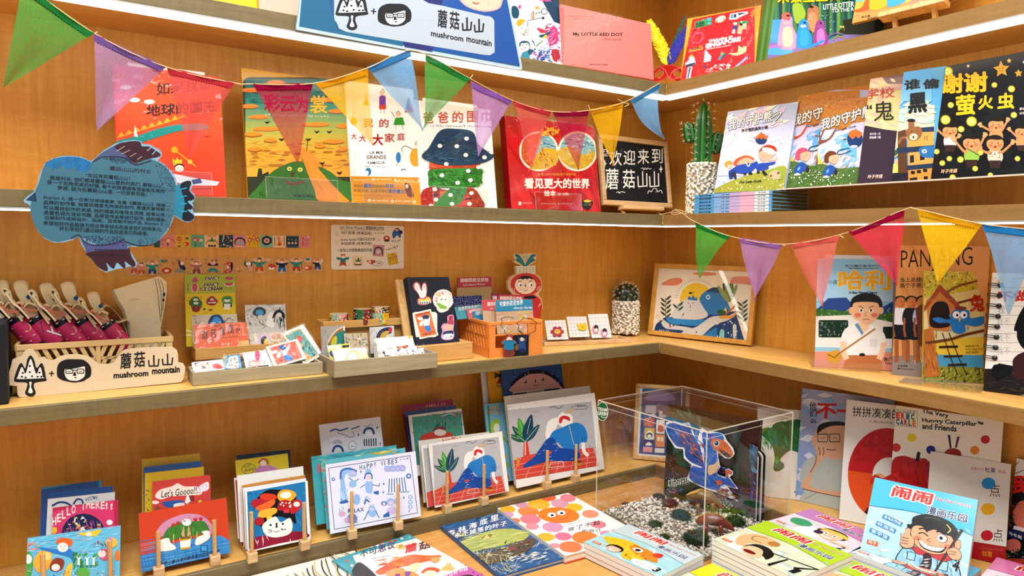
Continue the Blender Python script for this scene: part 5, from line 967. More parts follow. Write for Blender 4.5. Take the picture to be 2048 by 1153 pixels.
def roll(i,x,y,dx=300,dy=330,navy=False,k=1.0):
 Tn=rp(x-8,y-5);Bn=rp(x+dx,y+dy);ax=(Tn-Bn).normalized();t=thing('rolled_tote_bag',['rolled cream tote bag in the crate, leftmost of its row','second rolled tote bag in the crate, showing a navy printed patch','rolled cream tote bag in the crate, beside the navy patched one','rolled tote bag in the crate with tangled pink twine, below the paper edge','rolled cream tote bag in the crate, next to the folded cream bag'][i],'tote bag',Bn,'rolled tote bags in the crate')
 m=MB();r=.0225*k;L=(Tn-Bn).length;pr=[(.004,0),(r*.9,.003),(r,L*.3),(r*1.02,L*.7),(r*.96,L-.011),(r*.98,L-.0105),(r*.98,L)]
 n_=24
 def cf(q): return '#c03460' if q<4 else '#141428'
 m.lathe(Bn,pr,'#c03460',n_,ax,cf)
 e1=FR.N-ax*FR.N.dot(ax);e1.normalize();e2=ax.cross(e1)
 def sp(s,q,o=.0006): return Bn+ax*(L*s)+(e1*math.cos(q)+e2*math.sin(q))*(r*1.02+o)
 for q in range(-3,4):
  if q % 2: m.poly([sp(.955,q*.3-.12),sp(.955,q*.3+.12),sp(.985,q*.3+.12),sp(.985,q*.3-.12)],'#e6e0d2')
 c1=[(.62+.16*math.cos(w),.15+.42*math.sin(w)*.8)for w in [1.2+j*.35 for j in range(9)]];c2=[(.6+.13*math.cos(w),.32+.36*math.sin(w)*.8)for w in [1.2+j*.35 for j in range(9)]]
 if navy: m.poly([sp(s_,q_)for s_,q_ in ((.05,-.9),(.05,1.1),(.5,1.2),(.85,1.0),(.8,.2),(.55,-.1),(.4,-.7))],'#1a2450')
 else:
  for j in range(8): m.poly([sp(*c1[j]),sp(*c1[j+1]),sp(*c2[j+1]),sp(*c2[j])],'#e8a08a')
  for s_,q_ in ((.3,.3),(.45,-.6),(.2,-.2),(.75,-.7),(.55,1.0)): m.poly([sp(s_+.02*math.cos(w),q_+.11*math.sin(w))for w in [j*1.05 for j in range(6)]],'#e8b0a4')
 if navy: m.poly([sp(s_,q_,.001)for s_,q_ in ((.15,.75),(.5,.1),(.52,.2),(.18,.9))],'#d8d4cc');m.poly([sp(s_,q_,.0012)for s_,q_ in ((.35,.3),(.56,.6),(.53,.7),(.32,.42))],'#d8d4cc')
 m.build('printed_roll',GLOSS,t,smooth=True)
 m=MB();q=lambda a,b,n=0: rp(x+a*k,y+b*k,n);CR_='#d9c8a2'
 def ribbon(P,wd,th,n0,c):
  P=spline(P,False,5);vs=[]
  for a,b in P: vs+=[q(a,b,n0-wd/2),q(a,b,n0+wd/2)]
  N2=len(P)
  off=[]
  for j in range(N2):
   xa,ya=P[max(j-1,0)];xb,yb=P[min(j+1,N2-1)];l=math.hypot(xb-xa,yb-ya)or 1;ox,oy=-(yb-ya)/l*th,(xb-xa)/l*th;off+=[q(P[j][0]+ox,P[j][1]+oy,n0-wd/2),q(P[j][0]+ox,P[j][1]+oy,n0+wd/2)]
  b0=len(vs);vs+=off;fs=[]
  for j in range(N2-1): a_,b_=2*j,2*j+2;fs+=[(a_,a_+1,b_+1,b_),(b0+a_,b0+b_,b0+b_+1,b0+a_+1),(a_+1,b0+a_+1,b0+b_+1,b_+1),(a_,b_,b0+b_,b0+a_)]
  fs+=[(0,b0,b0+1,1),(2*N2-2,2*N2-1,b0+2*N2-1,b0+2*N2-2)];m.faces(vs,fs,c)
 hp=[(-75,8),(-110,-90),(-150,-170),(-225,-300),(-262,-420),(-200,-455),(-120,-450),(-78,-380),(-60,-270),(20,-120),(52,-10)]
 hp=[(a*1.08+10,b*1.02)for a,b in spline(hp,True,3)];nb=len(hp);rings=[]
 for e,n0 in ((.86,-.034),(1,-.026),(1,.004),(.9,.012)):
  rings.append([q(-90+(a+90)*e,-200+(b+200)*e,n0)for a,b in hp])
 vs=[p for g_ in rings for p in g_];m.faces(vs,[(j*nb+i_,j*nb+(i_+1)% nb,(j+1)*nb+(i_+1)% nb,(j+1)*nb+i_)for j in range(3)for i_ in range(nb)]+[tuple(range(3*nb,4*nb))],'#d9c8a4')
 ribbon([(-150,40),(-250,-100),(-330,-230),(-400,-340),(-395,-385),(-345,-390),(-290,-330),(-262,-220),(-225,-130),(-120,-20)],.04,26,.008,CR_)
 ribbon([(-60,0),(-180,-130),(-255,-190),(-330,-290),(-352,-330),(-330,-352),(-300,-330)],.034,24,.02,'#e0d0ae')
 ribbon([(40,-150),(-60,-190),(-140,-120),(-220,-160),(-235,-190),(-170,-215),(-120,-190)],.03,20,.016,'#d4c096')
 m.build('cream_fold',CLOTH,t,smooth=False)
 m=MB();m.poly([q(a,b,.0135)for a,b in ((-105,-270),(-62,-310),(-40,-255),(-70,-235))],'#1f4a80');m.build('blue_print',CLOTH,t)
 m=MB();g=random.Random(i)
 for j in range(4): m.tube([q(-250+j*10,-200+g.uniform(-20,20),.03),q(-160,-165+g.uniform(-30,30),.034),q(-60+g.uniform(-30,30),-90+g.uniform(-40,40),.036),q(40+g.uniform(-40,40),-110+g.uniform(-40,60),.03)],.0011,'#c87a64',4)
 m.build('twine',CLOTH,t)
for i,(x,y)in enumerate(((195,605),(440,610),(775,640),(1045,625),(1345,690))): roll(i,x,y,300,340,i==1,1 if i<4 else .86)
# folded cream bag standing in the crate
t=thing('folded_tote_bag','plain folded cream tote bag with thin dark stripes standing in the crate','tote bag',FC.p(FC.w*.85,.005,-.07));FB=FC.sh(0,0,-.062)
out=[FB.uv(*px(X8,x,y))for x,y in prs((303,175,420,140,540,105,640,76,700,60,716,66,765,105,770,190,752,320,735,420,716,520,722,700,440,700,436,560,425,470,392,345,340,270,318,220))]
m=MB()
for j in range(4): m.prism(FB,[(u-.0015*j,v-.002*j)for u,v in out],-.006*(j+1),-.006*j-.0006,'#dccdaa' if j==0 else '#cdbb94')
m.build('canvas_body',CLOTH,t)
m=MB();FBp=FB.sh(0,0);a=Art(FBp,X8,.0006);FBp.w=FBp.h=9;fx=lambda*p: a.Ln('#20283a',4,*p,sm=1)
fx(664,82,690,200,705,350,716,460);fx(690,80,715,180,724,330,722,420);fx(712,88,740,170,738,300,730,360);a.dots('#8a7a5a',120,630,100,700,480,1,2.4,3,1,lambda x,y: abs(x-640-y*.13)<22);a.B('#1c2030',735,210,755,206,750,235,738,230);a.B('#1c2030',732,258,748,262,742,282,730,275);a.Ln('#777',2,665,450,672,480);a.Ln('#a8946a',4,440,275,520,258,sm=1);a.em(m);m.build('stripe_print',CLOTH,t)
t=thing('folded_tote_bag','open cream tote bag fold with dark inside between the rolls and the standing bag','tote bag',FC.p(FC.w*.7,.005,-.1));FB=FC.sh(0,0,-.085);m=MB();q=lambda x,y,n=0: FB.p(*FB.uv(*px(X8,x,y)),n)
for P_,n0 in (((195,330,220,305,260,320,320,380,360,430,400,520,415,600),.02),((260,440,330,450,400,428,430,450,438,520,436,620),.03),((250,450,290,520,330,570,360,620),.025)):
 P_=spline(prs(P_),False,4);vs=[]
 for x,y in P_: vs+=[q(x,y,n0-.05),q(x,y,n0),q(x+12,y+10,n0),q(x+12,y+10,n0-.05)]
 m.faces(vs,[(4*j+k,4*j+(k+1)% 4,4*j+4+(k+1)% 4,4*j+4+k)for j in range(len(P_)-1)for k in range(4)],'#d2c096')
m.build('canvas_fold',CLOTH,t)
O=onz(-40,800,ZS);m=MB();wbox(m,-2.32,FC.O.x-.012,-.2,-.06,ZS+.0005,.155,bev=.003,c='#08080a');tag(m.build('storage_box',plain('black_fabric','#0a0a0c',.9),loc=(-2.1,-.13,ZS)),'plain black box beside the cream crate, cut off by the margin','box')
# ---------------------------------------------------------------- sticker trays, notebook, basket, earrings
def tray(name,label,F,w,h,d,wd,group,div=(),th=.006):
 t=thing(name,label,'tray',F.p(w/2,0,-d/2),group);m=MB();c='#fff';b=.0008
 m.box(F,0,w,0,h,-th,0,c,bev=b);m.box(F,0,w,0,h,-d,-d+th,c,bev=b);m.box(F,0,th,0,h-.0005,-d+th,-th,c);m.box(F,w-th,w,0,h-.0005,-d+th,-th,c);m.box(F,th,w-th,0,th*.6,-d+th,-th,c);m.build('tray_box',wd,t)
 for u in div: m=MB();m.box(F,u*w-.002,u*w+.002,th*.6,h*.8,-d+th,-th,c);m.build('divider',wd,t)
 return t
GREYW=wood('grey_oak',(8,90,90),'#8d8064','#aa9c7c',.55,.5);BAM=wood('bamboo',(6,80,80),'#b58542','#cfa262',.45,.4)
def fr2(bl,br,tl,z=None,F=None): f=upright(onz(*bl,z),onz(*br,z),0,[tl]);return f
T1=fr2((385.6,773),(646,748.5),(386.5,746.5),ZS+.0005);tray('sticker_tray','pale grey wood tray holding the tilted coral and teal stickers',T1,T1.w,T1.h,.085,GREYW,'wooden trays',(.33,.5))
T3=fr2((669,756.6),(875,736),(669,723.5),ZS+.0005);tray('sticker_tray','grey wood divided tray of cat and rainbow sticker packs jutting over the shelf edge',T3,T3.w,T3.h,.14,GREYW,'wooden trays',(.6,))
P0=T1.p(0,0,-.1);T0=Fr(onp(391,722,P0,T1.N),T1.U,Z);T0.w=T0.uv(560,690)[0];T0.h=T0.uv(391,698.5)[1];tray('sticker_tray','raised back tray holding the yellow sheets and orange mushroom pack',T0,T0.w,T0.h,.075,BAM,'wooden trays')
P2=T3.p(0,0,-.145);T2=Fr(onp(647,659.5,P2,T3.N),T3.U,Z);T2.w=T2.uv(817.5,645)[0];T2.h=T2.uv(647,644.5)[1];tray('tape_tray','raised shallow bamboo tray holding four rolls of patterned tape',T2,T2.w,T2.h,.06,BAM,'wooden trays')
for F,s in ((T0,'yellow sheets'),(T2,'tape rolls')):
 m=MB();m.box(F,.015,F.w-.015,-(F.O.z-ZS-.0006),-.0006,-.06,-.012,'#fff');tag(m.build('wooden_riser',BAM,loc=F.p(F.w/2,-.03,-.03)),f'hidden wooden block lifting the tray of {s}','riser','blocks under the back trays')
def cream(a):
 a.P('#a8b02a',60,55,830,55,830,345,60,350);a.T('#4a2a1c','FANCY',345,245,560,235,52,.05,.15,'#ece4c8',.09);a.T('#4a2a1c','ICE CREAM',285,305,605,292,48,.05,.15,'#ece4c8',.09);a.E('#e6d8a0',705,205,72,36);a.E('#b8455a',705,204,62,26);a.B('#e0c890',165,240,185,195,215,180,250,210,262,240,240,320,185,320);a.B('#b8486a',172,240,190,205,215,190,244,215,250,245,235,310,190,310);a.Ln('#5a2a1c',9,118,210,112,310);a.scr('#4a3a1c',670,270,740,280,18,6,3,3)
 a.P('#d8bc12',60,350,830,330,830,1200,60,1200)
 a.B('#3c6a2a',128,480,160,420,200,390,250,390,290,430,325,490,290,540,240,560,190,540,150,520);a.P('#8a2a20',160,530,305,530,280,600,230,615,180,600);a.E('#e6e2d0',225,432,38,20);a.E('#e6e2d0',230,483,38,18);a.hatch(['#5a8a3a','#2a4a1c'],30,140,400,310,545,40,8,60,60,2)
 a.B('#9a2a2c',380,480,395,420,460,378,520,420,545,460,500,510,430,515);a.P('#e6d8c8',425,440,460,405,495,440);a.P('#e6d8c8',400,470,520,462,515,482,405,485)
 a.B('#5a9a3a',595,440,620,390,680,375,740,390,760,450,740,490,640,490);a.P('#2a1c14',615,480,750,480,745,540,620,540);a.P('#dcd8cc',630,490,730,490,720,575,640,575);a.E('#dcd8cc',678,442,44,26);a.P('#2a1c14',640,410,720,410,715,425,645,425);a.dots('#4a3a10',26,100,365,790,640,3,8,4);a.P('#e6d8a0',60,860,170,880,170,900,60,885);a.P('#e6d8a0',60,930,170,935,170,955,60,950)
 a.E('#8a5a2c',440,580,30,16);a.E('#4a5a1c',350,568,18)
def pk(FT,d,lean,X,bl,br,tl,name,label,c,art,sd=1,n=0,cat='sticker pack',g='sticker packs in the wooden trays'):
 return pack(name,label,onplane(lean_plane(FT,d,lean),X,bl,br,tl,n),c,art,X,g,sd=sd,cat=cat)
pk(T0,.062,8,X9,(92,1110),(815,1075),(90,68),'sticker_sheet','yellow sticker sheet poking up behind the front yellow sheet','#d8bc12',lambda a: (a.P('#a8b02a',60,40,830,40,830,250,60,250),a.T('#4a2a1c','FANCY',360,150,575,138,46,.05,.15,'#ece4c8',.09),a.E('#b8455a',705,122,62,24),a.B('#b8486a',180,150,215,100,260,150,235,180,190,180)),2)
pk(T0,.05,12,X9,(92,1110),(815,1075),(75,155),'sticker_sheet','front yellow sticker sheet with a lime header and three plant characters','#d8bc12',cream,3)
pk(T0,.038,18,X9,(185,1060),(840,1030),(190,655),'sticker_pack','clear pack with a round blue sticker behind the orange pack','#c8bca4',lambda a: (a.B('#2a3a6a',415,790,440,680,500,648,570,650,620,720,630,790),a.B('#3a8ac0',460,780,480,700,530,675,580,710,590,780),a.hatch('#3a6a7a',20,630,690,760,770,50,10,-40,50,3),a.hatch(['#b8a48a','#8a5a4a'],20,200,660,300,780,60,8,30,60,4)),4)
def noodle(a):
 o='#e0602c';k='#3a1c18'
 for i,ch in enumerate('蘑菇麵團'): a.T(k,ch,315+i*125,1010-i*27,405+i*122,1000-i*27,125,0)
 a.T(k,'!!',805,915,852,910,75,.02,.2);a.Ln('#e6b49a',4,*sum(([220+(i % 2)*35,860+i*17]for i in range(9)),[]));a.Ln('#e6b49a',4,*sum(([890+(i % 2)*35,810+i*17]for i in range(9)),[]));a.Ln(k,3,385,1030,600,985,830,960);a.P('#e0b070',840,1030,985,1015,1000,1090,850,1110);a.hatch(k,8,850,1040,985,1090,40,5,85,5,3);a.E(k,520,815,22,14);a.E(o,520,818,14,7);a.Ln(k,9,555,810,575,802,595,812,sm=1)
pk(T0,.024,26,X9,(222,1150),(1000,1095),(190,795),'sticker_pack','orange pack titled in dark brush characters leaning in the raised back tray','#dd6633',noodle,5)
pk(T0,.016,50,X9,(385,1135),(870,1095),(360,1040),'sticker_pack','white crumpled sticker bag lying low against the orange pack','#ddd8cf',lambda a: a.hatch(['#b8b4ae','#6a8ab8','#eee','#cfc8bc'],40,370,980,850,1110,80,12,-30,40,5),6)
T0b=T0
pk(T0,.05,14,Y3_ if False else Y1_,(748,600),(1240,575),(700,125),'sticker_pack','clear pack of black and white striped figures standing in the raised tray','#cfcac0',lambda a: (a.hatch(['#eeeae2','#aaa69c'],20,700,110,1240,420,160,20,20,60,9),a.B('#3a4a50',820,220,850,165,920,150,980,190,970,240,900,260,840,250),a.B('#5a9ac0',860,230,870,190,920,180,950,210,940,250,890,260),a.B('#c8c8b8',870,270,940,255,960,360,860,360),a.hatch('#333',22,750,240,960,370,60,6,60,30,2),a.B('#e6e2da',990,340,1010,240,1070,200,1080,390,1000,380),a.B('#14141c',1060,290,1080,220,1140,180,1200,220,1212,290,1180,270,1150,230,1110,235,1090,270),a.E('#dcd6cc',1142,245,32,28),a.hatch('#14141c',12,1072,290,1205,385,100,13,88,4,5),a.hatch('#14141c',16,1030,155,1215,200,40,6,90,20,6)),7)
pk(T0,.035,40,Y1_,(775,610),(1100,590),(760,400),'sticker_pack','clear pack of pale green leaf stickers slumped below the striped figures','#d8d2b8',lambda a: a.hatch(['#a8b08a','#e6e2d0','#6a7a4a','#efe9d8','#8a9a70'],60,750,340,1100,480,120,14,-12,30,6),8)
pk(T0,.022,30,Y1_,(800,640),(1215,610),(790,475),'sticker_pack','clear pack with a lilac ring sticker behind the coral sticker','#c4b89c',lambda a: (a.E('#c8a8c0',955,560,82,90),a.E('#1c1418',962,570,44,66),a.E('#d8b02a',985,575,26,46),a.E('#e0c0a8',1110,510,84,50),a.E('#c89a7a',1110,510,66,36),a.hatch('#8a7a5a',12,780,500,860,610,30,6,40,60,4)),9)
pk(T1,.03,42,Y1_,(100,945),(480,905),(36,825),'sticker_pack','white tilted pack of violet and red stickers in the front grey tray','#e2ddd4',lambda a: (a.B('#6a3a8a',60,820,90,775,150,755,180,770,240,735,290,750,300,780,230,800,180,810,120,800,80,830),a.hatch(['#c8b0d0','#3a2a5a'],16,70,750,290,820,30,8,60,40,3),a.hatch(['#b8342c','#8a2a24','#e2c02a'],24,120,830,450,900,40,14,10,60,4),a.hatch('#333',16,180,830,290,890,14,5,10,60,5),a.B('#b8342c',330,850,400,840,460,880,420,900,350,890),a.E('#c8d0e0',300,700,20,12)),10)
pk(T1,.034,40,Y1_,(478,905),(688,890),(484,742),'sticker_pack','clear pack with a blue-edged bottle sticker in the front grey tray','#8f8264',lambda a: (a.B('#2f86c0',476,900,500,830,505,750,560,725,640,725,680,745,685,890),a.B('#d8d4cc',500,890,525,820,540,760,620,745,640,760,650,850,640,890),a.dots(['#c8503a','#d88a6a','#3a3a4a'],30,530,770,640,880,5,10,3)),11)
pk(T1,.03,42,Y1_,(738,885),(1015,850),(694,705),'sticker_pack','white pack with a pink guitar shaped sticker in the front grey tray','#e4dfd2',lambda a: (a.B('#c8486a',850,700,890,685,910,720,900,800,860,800),a.B('#b87a80',765,850,780,810,850,795,960,810,970,840,900,860,780,870),a.B('#e0c4b0',785,845,800,822,900,815,950,825,940,845,800,860),a.scr('#8a3a4a',800,845,940,835,20,9,3,4),a.hatch('#eee',10,900,720,1000,840,80,8,50,30,4)),12)
def coral(a):
 a.Rr('#e0604c',1000,500,1450,850);a.T('#2a2a3c','Urban Soul',1045,665,1230,590,36,.015);a.T('#2a2a3c','TRUST?',1265,860,1400,790,34,.015);a.B('#1f5a94',1140,640,1170,610,1220,615,1230,650,1200,680,1160,665);a.E('#ece4d4',1210,625,12,8);a.B('#e8e0d0',1150,665,1190,680,1240,640,1262,600,1270,640,1240,700,1240,740,1190,750,1175,700);a.P('#2a74b8',1190,745,1260,725,1320,775,1265,815,1230,790,1215,815);a.E('#e8d8c8',1090,695,36,20,-15);a.E('#e8d8c8',1140,730,24,42,20);a.P('#d8903c',1290,810,1340,770,1345,785,1290,830)
 for i in range(3): a.Ln('#ecc0a8',5,1300+i*14,690+i*8,1312+i*14,735+i*3,sm=1)
 a.hatch('#2a2a3c',8,1180,690,1245,735,22,5,75,10,3);a.E('#111',1170,800,8,10)
F0c=lean_plane(T1,.042,35)
def rsticker(F,X,name,label,edge,art,n):
 t=thing(name,label,'sticker pack',F.p(F.w/2,0,0),'sticker packs in the wooden trays');m=MB();m.box(F,0,F.w,0,F.h,-.0012,0,'#ded9cf');a=Art(F,None,.0003);a.Rr(edge,.05,.04,.95,.96,.09);a.em(m)
 f2=F.sh(F.w*.1,F.h*.08);f2.w,f2.h=F.w*.8,F.h*.84;paint(m,f2,X,art,.0006);m.build('sticker_sheet',PRINT,t);film(F,.002,t,6,.0009,seed=n)
def tealc(a):
 a.Rr('#4a8f88',1180,380,1640,800);a.B('#b8241c',1320,560,1340,520,1400,500,1425,540,1400,590,1350,590);a.P('#3a7a34',1300,520,1330,480,1350,515);a.P('#d8903c',1380,610,1420,600,1430,650,1400,660);a.P('#1c1c24',1390,665,1440,630,1440,670,1400,690);a.T('#14202c','GOLD MUSHROOM',1445,590,1560,750,40,.02,0,None,.05,(30,-16));a.P('#b8843c',1440,690,1600,800,1480,830)
for i,(bl,br,tl)in enumerate((((1425,800),(1640,700),(1165,475)),((1440,815),(1665,705),(1190,470)))):
 pk(T1,.052-.004*i,34,Y1_,bl,br,tl,'sticker_pack','spare clear pack fanned out behind the teal sticker','#c8ccd0',lambda a: a.hatch(['#e6eaee','#aab4bc'],12,1100,380,1680,800,200,10,50,20,4),13+i)
rsticker(onplane(F0c,Y1_,(1450,850),(1655,740),(1215,470),.002),Y1_,'sticker_pack','teal and gold rounded sticker with a red strawberry, tilted in the front tray','#b8a070',tealc,15)
pk(T1,.04,35,Y1_,(1030,890),(1300,780),(905,690),'sticker_pack','clear pack peeking out below the coral rounded sticker','#d0d0d4',lambda a: a.hatch(['#b8bcc4','#e8e8ec'],10,900,600,1200,860,160,8,-35,10,4),16)
rsticker(onplane(F0c,Y1_,(1085,885),(1470,775),(985,635),.008),Y1_,'sticker_pack','coral rounded sticker of a blue-haired dancer, frontmost in the grey tray','#e8d0b0',coral,17)
# tray 3
g3='sticker packs in the wooden trays'
pk(T3,.12,6,Y2_,(300,840),(625,810),(268,435),'sticker_pack','grey backed pack with half a brown and teal rainbow in the divided tray','#a59c92',lambda a: (a.B('#d8c4a8',370,720,400,590,480,480,590,430,640,430,640,720),a.B('#a8683a',385,720,415,600,490,500,590,445,640,450,640,720),a.B('#2f8078',405,720,440,600,500,520,580,490,640,490,640,720),a.B('#c8b82a',420,680,440,600,490,560,500,640,460,690),a.hatch('#8a847c',20,280,460,380,690,90,5,85,8,3),a.P('#e2ded6',590,430,625,425,625,500,585,480)),20)
pk(T3,.1,14,Y2_,(615,810),(930,790),(595,530),'sticker_pack','clear pack crowded with little ochre and grey figures in the divided tray','#b8a88c',lambda a: a.hatch(['#c89a3a','#e6e0d4','#5a5a5a','#d8b878','#8a8aa0','#222'],80,600,530,920,690,44,12,70,50,6),21)
pk(T3,.075,30,Y2_,(425,960),(735,920),(305,700),'sticker_pack','clear pack with yellow-green outlined stickers low in the divided tray','#cfcab0',lambda a: (a.B('#b8b43a',545,680,590,655,660,660,700,690,680,725,600,735,560,720),a.P('#1c1c24',565,690,665,680,670,715,580,722),a.B('#c4c44a',365,800,400,740,480,730,500,800,480,890,420,860),a.B('#2a3a6a',395,800,420,760,470,790,478,850,430,840),a.hatch(['#e6e2d8','#333'],14,400,760,480,860,20,6,40,60,5)),22)
pk(T3,.05,42,Y2_,(500,980),(955,930),(465,755),'sticker_pack','white pack of tan cat stickers, front of the divided tray','#e2dccf',lambda a: (a.B('#c8a068',610,880,640,800,660,755,690,765,750,755,790,770,800,850,780,890),a.B('#ece6da',650,880,660,800,690,785,750,785,770,880),a.scr('#5a3a1c',690,800,760,800,16,5,3,4),a.scr('#5a3a1c',690,870,750,868,10,5,4,4),a.B('#d8b888',800,880,815,790,850,760,850,880),a.B('#d8b888',860,870,880,790,920,770,935,860),a.hatch('#b8b2a4',14,480,750,620,880,60,6,60,40,5)),23)
pk(T3,.12,6,Y2_,(960,800),(1290,770),(915,445),'sticker_pack','white pack with a navy and gold rainbow arc at the back of the divided tray','#cfcac2',lambda a: (a.B('#26304c',1040,590,1060,510,1120,460,1200,440,1245,450,1235,520,1170,540,1140,590),a.B('#c8a044',1085,585,1110,520,1170,490,1215,500,1170,550,1140,590),a.hatch('#d8c8b8',10,1060,460,1200,560,16,5,-40,20,3),a.P('#c83a44',1200,450,1240,440,1235,510,1205,505),a.hatch('#8a847c',16,930,460,1040,590,80,5,80,8,3)),24)
for i in range(3): pk(T3,.1-.012*i,12+5*i,Y2_,(1010+i*30,850+i*20),(1330+i*70,830+i*10),(955+i*24,590+i*15),'sticker_pack','spare clear pack layered behind the owl-eyed white pack','#dcd8ce',lambda a: a.hatch(['#f0ece4','#a8a498'],14,940,580,1400,820,120,8,30,60,4),25+i)
pk(T3,.07,30,Y2_,(1120,880),(1590,830),(1000,600),'sticker_pack','white crumpled pack with two round owl eyes in the divided tray','#e2ded6',lambda a: (a.E('#2a2a30',1172,630,26,30),a.E('#e2ded6',1180,632,18,22),a.E('#2a2a30',1250,628,24,26),a.E('#e2ded6',1256,632,15,17),a.E('#3a3a44',1140,785,22,16),a.hatch(['#c8c2b4','#f2efe8','#aaa294'],40,1040,600,1580,820,140,9,20,40,4),a.E('#c8b02a',1490,560,26,30),a.Ln('#8aa02a',12,1420,520,1480,540)),28)
pk(T3,.05,40,Y2_,(1200,920),(1620,860),(1190,720),'sticker_pack','white pack with a red haired figure sticker, front of the divided tray','#e0dbd2',lambda a: (a.B('#2a2030',1310,700,1340,655,1400,645,1455,665,1465,710,1420,730,1350,750,1330,800),a.B('#c8502c',1320,710,1345,670,1400,658,1445,675,1452,708,1410,722,1350,740),a.E('#e8d8c8',1385,690,16,12),a.hatch(['#f2eee6','#b8b0a2'],24,1200,720,1600,820,120,9,10,40,4)),29)
pk(T3,.036,46,Y2_,(1510,880),(1735,850),(1500,710),'sticker_pack','small white pack of blue flecked stickers at the end of the divided tray','#dcd8d0',lambda a: a.hatch(['#2a3a6a','#7a9ac8','#222','#eee'],34,1510,690,1730,800,40,10,20,60,6),30)
# tape rolls
def tape(x,y0,y1,hw,d,cols,label,zb=None):
 P=T2.p(0,0,-d);C=onp(*px(Y2_,x,y1),P,T2.N);L=onp(*px(Y2_,x-hw,y1),P,T2.N);r=(C-L).length;h=(onp(*px(Y2_,x,y0),P,T2.N)-C).z
 C.z=T2.O.z+.0045 if zb is None else zb;O=C-T2.N*0;t=thing('washi_tape_roll',label,'tape',O,'tape rolls in the bamboo tray');m=MB();n=28;g=random.Random(int(x))
 pr=[(r*.62,h),(r,h),(r,0),(r*.62,0),(r*.62,h)]
 vs=[(math.cos(6.2832*j/n),math.sin(6.2832*j/n))for j in range(n)];pt=lambda k,q,z: O+V((vs[k % n][0]*q,vs[k % n][1]*q,z))
 for j in range(n):
  m.poly([pt(j+1,r,0),pt(j,r,0),pt(j,r,h),pt(j+1,r,h)][::-1],cols[(j//4)% len(cols)])
  m.poly([pt(j,r,h),pt(j,r*.62,h),pt(j+1,r*.62,h),pt(j+1,r,h)][::-1],'#d8c8a8');m.poly([pt(j,r*.62,0),pt(j+1,r*.62,0),pt(j+1,r*.62,h),pt(j,r*.62,h)],'#c8b48c')
  for k in range(3):
   z=g.uniform(.15,.85)*h;s=r*.09;c=('#1c2030','#e6d8c8','#b8402c','#d8b02a','#2f7a5a')[g.randrange(5)];q=(j+g.uniform(-.4,.4))*6.2832/n;e=V((math.cos(q),math.sin(q),0));f=V((-math.sin(q),math.cos(q),0));m.poly([O+e*(r+.0004)+f*s*math.cos(w)+Z*(z+s*math.sin(w))for w in [i*1.05 for i in range(6)]],c)
 m.build('tape_band',GLOSS,t);return O.z+h+.0003
tape(525,228,390,124,.025,['#d88a88','#123f48','#c88a90','#d8ae24','#86b49a'],'single low roll of pink and navy patterned tape in the bamboo tray')
tape(845,160,370,115,.022,['#1c1c20','#3a6a3a','#8a2a2a'],'tallest roll of dark red and black patterned tape in the bamboo tray')
zt_=tape(1097,205,350,118,.022,['#86b49a','#d8ae24','#c84a3a','#b8ccb0'],'lower green and yellow tape roll under another in the bamboo tray')
tape(1097,125,200,112,.022,['#8a3a4a','#d8b0a0','#3a2a3a'],'upper maroon tape roll stacked on the green and yellow roll',zt_)
